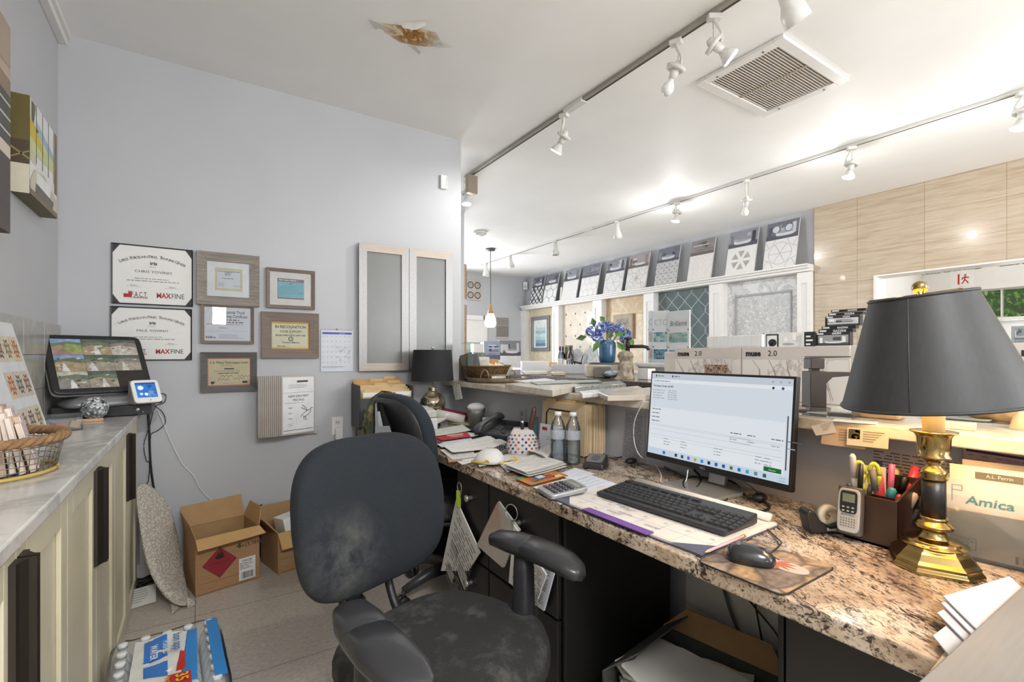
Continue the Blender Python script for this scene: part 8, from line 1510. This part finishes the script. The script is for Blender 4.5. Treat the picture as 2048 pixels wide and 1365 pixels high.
one(M().sph((0, 0, .03), (.09, .05, .028), m_voro('glass_pebbles', ['#6a7a86', '#c9d3d8', '#3d4a55', '#9aa8b0'], 60, .1, '#d6dcdf', .04), 16, 8), 'glass_pebble_dish', 'heap of clear glass pebbles beside the rock faucet', 'pebbles', (2.68, 2.70, ZI+.003))
one(M().box(-.06, .06, -.09, .09, 0, .085, mat('#6f6a64', .5)), 'grey_stone_block', 'dark grey block right of the travertine block', 'stone block', (2.68, 2.82, ZI+.0005), R_(-38), bev=.008)
one(M().box(-.05, .05, -.10, .10, 0, .03, mat('#cfc2ac', .5, var=.1)), 'pink_stone_slice', 'rough beige stone slice left of the travertine block', 'stone sample', (2.62, 3.30, ZI+.0005), R_(-30), bev=.008)
one(M().box(-.10, .10, -.12, .12, 0, .03, mat('#ddd6ca', .5)), 'white_stone_slice', 'white stone slice on the island near the long white box', 'stone sample', (2.60, 3.62, ZI+.0005), R_(-30), bev=.006)
t = thing('long_white_box', 'long white box at the left of the showroom island', 'box', (2.86, 3.98, ZI+.0005), R_(-32)); M().box(-.13, .13, -.06, .5, 0, .11, WHITE).build('box', t, bev=.003); 
one(M().box(-.22, .22, -.06, .06, 0, .085, mat('#c3c4c6', .5)), 'grey_white_box', 'pale grey box right of the long white box', 'box', (3.02, 3.55, ZI+.0005), R_(-32), bev=.003)
# wine bottles and glass things on the second counter
for u, c_, cp, lb in ((1112, '#23261f', '#2a2a22', 'dark green wine bottle at the left of the bottle row'), (1120, '#6b7f8d', '#5a2a55', 'pale blue wine bottle with a purple cap'), (1126, '#4a1f22', '#a03a32', 'red wine bottle with a red cap'), (1131, '#3a2226', '#2c2026', 'slim dark wine bottle at the right of the row')):
    p = at(u, 735, x=4.1); t = thing('wine_bottle', lb, 'bottle', (4.1+(u % 7)*.02, p.y, ZI2+.0005), 0, 'wine bottles before the dotted tile panel'); M().lathe([(.03, 0), (.036, .005), (.036, .17), (.03, .2), (.014, .235), (.013, .3)], mat(c_, .15, coat=.5), 16).build('glass', t); M().lathe([(.0145, .25), (.0145, .302)], mat(cp, .4), 12).build('capsule', t); M().lathe([(.0365, .06), (.0365, .14)], mat('#d6d3cc' if u in (1112, 1120) else '#b9a7a0'), 16, caps=False).build('label', t)
p = at(1132, 715, x=4.2); one(M().box(-.01, .01, -.07, .07, 0, .2, mat('#5f6a3c', .5, var=.2)), 'green_catalog', 'small green book standing behind the wine bottles', 'book', (4.25, p.y, ZI2+.12), (0, 0, 0)); one(M().box(-.05, .05, -.1, .1, 0, .12, WHITE), 'white_pedestal', 'white pedestal block under the green book', 'block', (4.25, p.y, ZI2+.0005))
random.seed(44)
for i, (u, h_, r_, lb) in enumerate(((1136, .12, .022, 'clear drinking glass right of the wine bottles'), (1142, .14, .024, 'second clear glass by the marble towels'), (1210-68, .10, .03, 'short clear glass before the marble towels'))):
    p = at(u, 738, x=3.98); one(M().lathe([(r_*.8, 0), (r_*.8, .004), (r_, h_), (r_*.95, h_), (r_*.75, .006)], PET, 18), 'drinking_glass', lb, 'glass', (3.98, p.y-.02*i, ZI2+.0005), 0, 'clear glasses on the second counter')
for u, w_, h_, lb in ((1149, .22, .26, 'white marble slab cut like a draped shirt on the counter'), (1166, .12, .2, 'narrow marble slab leaning beside the first'), (1178, .26, .27, 'wide rough marble slab before the travertine panel')):
    p = at(u, 735, x=4.2); m = M(); m.prism([(a*w_*(1+.15*sin(k*2.2)), h_/2+b*h_*(1+.05*cos(k*3))) for k, (a, b) in enumerate(sup(1, 1, 16, 3.5))], -.01, .01, MARBLE_W); one(m, 'marble_offcut', lb, 'marble slab', (4.22, p.y, ZI2+.008), (R_(84), 0, -pi/2), 'marble offcuts on the second counter')
t = thing('black_faucet', 'small black single lever faucet among the marble offcuts', 'faucet', (4.02, at(1162, 735, x=4.02).y, ZI2+.0005), R_(-60)); M().lathe([(.02, 0), (.016, .01), (.014, .09)], BLACK, 14).build('body', t); M().tube([(0, 0, .08), (-.09, 0, .1), (-.12, 0, .09)], .012, BLACK, 10).build('spout', t); M().tube([(0, 0, .09), (.03, 0, .19)], .006, BLACK, 8).build('lever', t)
# framed seascape, medallion
y1, y0 = at(1063, 690, x=5.68).y, at(1099, 690, x=5.68).y; z1, z0 = at(1081, 633, x=5.68).z, at(1081, 703, x=5.68).z; w, h = y1-y0, z1-z0
t = thing('seascape_picture', 'silver framed pale blue seascape on the cream stone panel', 'picture', (5.697, (y0+y1)/2, (z0+z1)/2), WX); m = M(); fw = w*.12
for a in ((-w/2, w/2, h/2-fw, h/2), (-w/2, w/2, -h/2, -h/2+fw), (-w/2, -w/2+fw, -h/2+fw, h/2-fw), (w/2-fw, w/2, -h/2+fw, h/2-fw)): m.box(*a, 0, .035, mat('#85878a', .35, .4))
m.build('frame', t, bev=.006); M().rect(-w/2+fw, w/2-fw, -h/2+fw, h/2-fw, mat('#e0e0e0'), .01).build('mat_board', t); m = M(); aw, ah = w*.27, h*.36
for k, c_ in enumerate(('#5d7d92', '#7f9fb0', '#a9c0c6', '#b9cccc', '#96b0b5', '#b5c6c4', '#cfd8d2', '#d9dad0')): m.rect(-aw, aw, -ah+k*ah/4, -ah+(k+1)*ah/4, mat(c_, .5, var=.15, scale=20), .012)
m.build('painting', t)
y1, y0 = at(1226, 654, x=5.66).y, at(1265, 654, x=5.66).y; z1, z0 = at(1245, 629, x=5.66).z, at(1245, 679, x=5.66).z; w, h = y1-y0, z1-z0
t = thing('carved_medallion', 'square carved stone medallion with dark filigree centre', 'wall panel', (5.697, (y0+y1)/2, (z0+z1)/2), WX); M().box(-w/2, w/2, -h/2, h/2, 0, .04, mat('#a99a80', .6, var=.12, scale=30)).build('stone_frame', t, bev=.01); m = M(); iw, ih = w*.32, h*.33; m.rect(-iw, iw, -ih, ih, mat('#3d3833', .5), .0415); random.seed(1); FL = mat('#c9bda6', .6)
for i in range(9):
    for j in range(11): m.path([(-iw+(i+.5)*iw*2/9+iw*.1*cos(k*1.3+i*j), -ih+(j+.5)*ih*2/11+ih*.085*sin(k*1.3+i)) for k in range(5)], .006, FL, .042, (-iw, iw, -ih, ih))
m.poly([(a*w*.09, b*w*.11) for a, b in circ(0, 0, 1, 16)[:-1]], FL, .043)
for a, b in ((-1, -1), (1, 1), (-1, 1), (1, -1), (0, 1), (0, -1), (1, 0), (-1, 0)): m.poly([(a*w*.42+p_*w*.02, b*h*.42+q_*w*.02) for p_, q_ in circ(0, 0, 1, 8)[:-1]], mat('#57503f'), .0412)
m.build('filigree_inlay', t)
# mosaic display board (tall folding)
def fold(u0, u1, x, label, rz, head, rows, colr):
    p0, p1 = at(u0, 725, x=x), at(u1, 725, x=x); zt = at((u0+u1)/2, 622, x=x).z; w = (p0-p1).length; t = thing('mosaic_display_board', label, 'display board', (x, (p0.y+p1.y)/2, ZI+.0005), (pi/2, 0, -pi/2+rz)); h = zt-ZI; M().box(-w/2, w/2, 0, h, -.014, 0, mat('#cdcfce', .5, var=.02)).build('board', t, bev=.002); m = M(); m.text(head, .07 if len(head) < 5 else .06, mat('#4a4a4a') if len(head) > 4 else mat('#a3a5a5'), 0, h-.12, .0008, w=w*.75, sh=.2 if len(head) > 4 else 0); m.build('lettering', t); random.seed(len(head))
    for r in range(rows):
        m = M()
        y = h*.60-r*h*.26; a0, a1 = -w*.42, w*.42; q = h*.15
        for i in range(6):
            for j in range(5): m.rect(a0+(a1-a0)*i/6+.001, a0+(a1-a0)*(i+1)/6-.001, y-q/2+q*j/5+.001, y-q/2+q*(j+1)/5-.001, mat(random.choice(colr[r]), .12, coat=.4), .002)
        for s in (-1, 1): m.poly([(s*w*.44+a*.006, y+q*.75+b*.006) for a, b in circ(0, 0, 1, 8)[:-1]], mat('#55585a'), .001)
        m.build('mosaic_swatch', t)
xb = 3.18
fold(1308, 1334, xb, 'left leaf of folding mosaic board with CTC heading', R_(22), 'CTC', 2, [['#6f9a98', '#4f7f84', '#8ab0ab', '#a3bfba'], ['#3f7a94', '#2f5f7a', '#5d96ab', '#28505f']]); fold(1335, 1379, xb-.01, 'right leaf of folding mosaic board with script heading', 0, 'Brillianté', 2, [['#8f9a86', '#9aa690', '#5d8f7f', '#4f8572'], ['#4a6f74', '#5d858a', '#3d5f66', '#31525a']]); fold(1295, 1307, xb+.03, 'narrow outer leaf of the folding mosaic board', R_(-12), 'C', 2, [['#c9bdb3', '#d3c7bd'], ['#cfc2ba', '#bfb3ab']])
# chair back, sample racks, photo boards far left of the showroom
p = at(1088, 730, x=4.9); t = thing('wooden_chair', 'pale wooden chair with a curved back beyond the white box', 'chair', (4.95, p.y, 0), R_(-90)); M().box(-.2, .2, -.2, .2, .43, .47, PINE).build('seat', t, bev=.01); m = M(); m.loft([[(x, .19+.05*(1-(x/.2)**2)*-1+.03, z) for x in (-.2, -.1, 0, .1, .2)] for z in (.88, 1.08)], PINE, False, True, False); m.loft([[(x, .205+.05*(1-(x/.2)**2)*-1+.03, z) for x in (.2, .1, 0, -.1, -.2)] for z in (.88, 1.08)], PINE, False, True, False); m.build('backrest', t)
for x_ in (-.18, .18):
    for y_ in (-.18, .18): M().tube([(x_, y_, 0), (x_, y_, .43 if y_ < 0 else 1.0)], .017, PINE, 8).build('leg', t)
for u0, u1, v0, v1, d_, lb, pl in ((970, 1000, 683, 720, 7.2, 'blue grey room photo board left of the sample rack', ['#6b7288', '#8a90a3', '#4d5468', '#a9aebd', '#3a4054', '#c0c4cf', '#7c839a']), (1001, 1041, 682, 712, 7.3, 'wide dark kitchen photo board above the sample rack', ['#77777f', '#93939a', '#4a4a55', '#a3a3a9', '#2d2d36', '#b9b9bd', '#6a6a73'])):
    a, b = at(u0, v1, y=d_), at(u1, v0, y=d_); w, h = b.x-a.x, b.z-.931; t = thing('room_photo_board', lb, 'photo board', ((a.x+b.x)/2, d_, .931), (R_(86), 0, R_(-8))); M().box(-w/2, w/2, 0, h, -.012, 0, mat('#d0d0d2')).build('board', t); m = M(); photo(m, -w/2, w/2, h-(b.z-a.z), h, int(u0), .001, pl); m.build('photo', t)
zt_ = .98
t = thing('sample_rack', 'wire rack of striped tile samples beyond the wicker basket', 'sample rack', (2.72, 5.2, zt_+.0005), R_(-35)); m = M()
for x_ in (-.16, .16):
    for y_ in (-.08, .08): m.tube([(x_, y_, 0), (x_, y_, .24)], .005, mat('#6a5a48', .4, .4), 6)
for z_ in (.08, .2): m.tube([(-.16, -.08, z_), (.16, -.08, z_), (.16, .08, z_), (-.16, .08, z_), (-.16, -.08, z_)], .005, mat('#6a5a48', .4, .4), 6)
m.build('wire_frame', t); random.seed(50); SN = ['leftmost', 'second', 'third', 'fourth', 'fifth', 'sixth', 'seventh', 'eighth', 'rightmost']
for i in range(9): one(M().box(-.005, .005, -.07, .07, 0, .3, mat(random.choice(['#d9cdbd', '#c4b19a', '#cfc2ae', '#8f7a66', '#ded5c8']), .5)), 'tile_sample', SN[i]+' tall strip in the wire rack beyond the wicker basket', 'tile sample', (2.72-.13*.82+i*.026, 5.2+.09-i*.019, zt_+.002), (0, R_(-10), R_(-35)), 'tile strips in the wire rack')
m = M(); m.box(-.14, .14, -.008, .008, 0, .26, m_voro('green_mosaic', ['#6f7f6a', '#8a9884', '#596a55'], 60, .3, '#c4c9bd', .06)); one(m, 'green_mosaic_board', 'grey green mosaic board leaning behind the sample rack', 'sample board', (3.02, 5.35, zt_+.0005) if False else (2.90, 5.34, zt_+.0005), (R_(-8), 0, R_(-35)))
for i, (x_, y_, w_, d_, h_, c_, lb) in enumerate(((2.62, 5.03, .16, .10, .15, '#d6d0c4', 'white upright tile before the sample rack'), (2.80, 5.02, .10, .06, .22, '#7f8a78', 'green striped tile stack right of the sample rack'), (2.90, 5.05, .08, .08, .10, '#9a8f7f', 'small tan stone right of the green stack'), (2.52, 5.3, .2, .12, .2, '#b98a50', 'honey wood sample block behind the basket'))):
    one(M().box(-w_/2, w_/2, -d_/2, d_/2, 0, h_, mat(c_, .5, var=.15, scale=40)), 'sample_block', lb, 'sample', (x_, y_, zt_+.0005), R_(-35), 'sample blocks on the wooden counter', bev=.003)
one(M().box(-.25, .25, -.15, .15, 0, .10, mat('#d9dbe0', .5)), 'white_display_bin', 'white bin with pale blue tint at the far table', 'bin', (3.6, 7.0, .9305), R_(-20), bev=.006)
t = thing('blue_screen_device', 'small device with a bright blue screen on the island end', 'device', (2.62, 4.62, ZI+.0005), R_(-40)); M().box(-.1, .1, -.04, .04, 0, .07, mat('#3b4352')).build('case', t, bev=.004); M().box(-.085, .085, -.042, -.0405, .012, .06, mat('#6f9fe0', .3, emit=1.2)).build('screen', t)
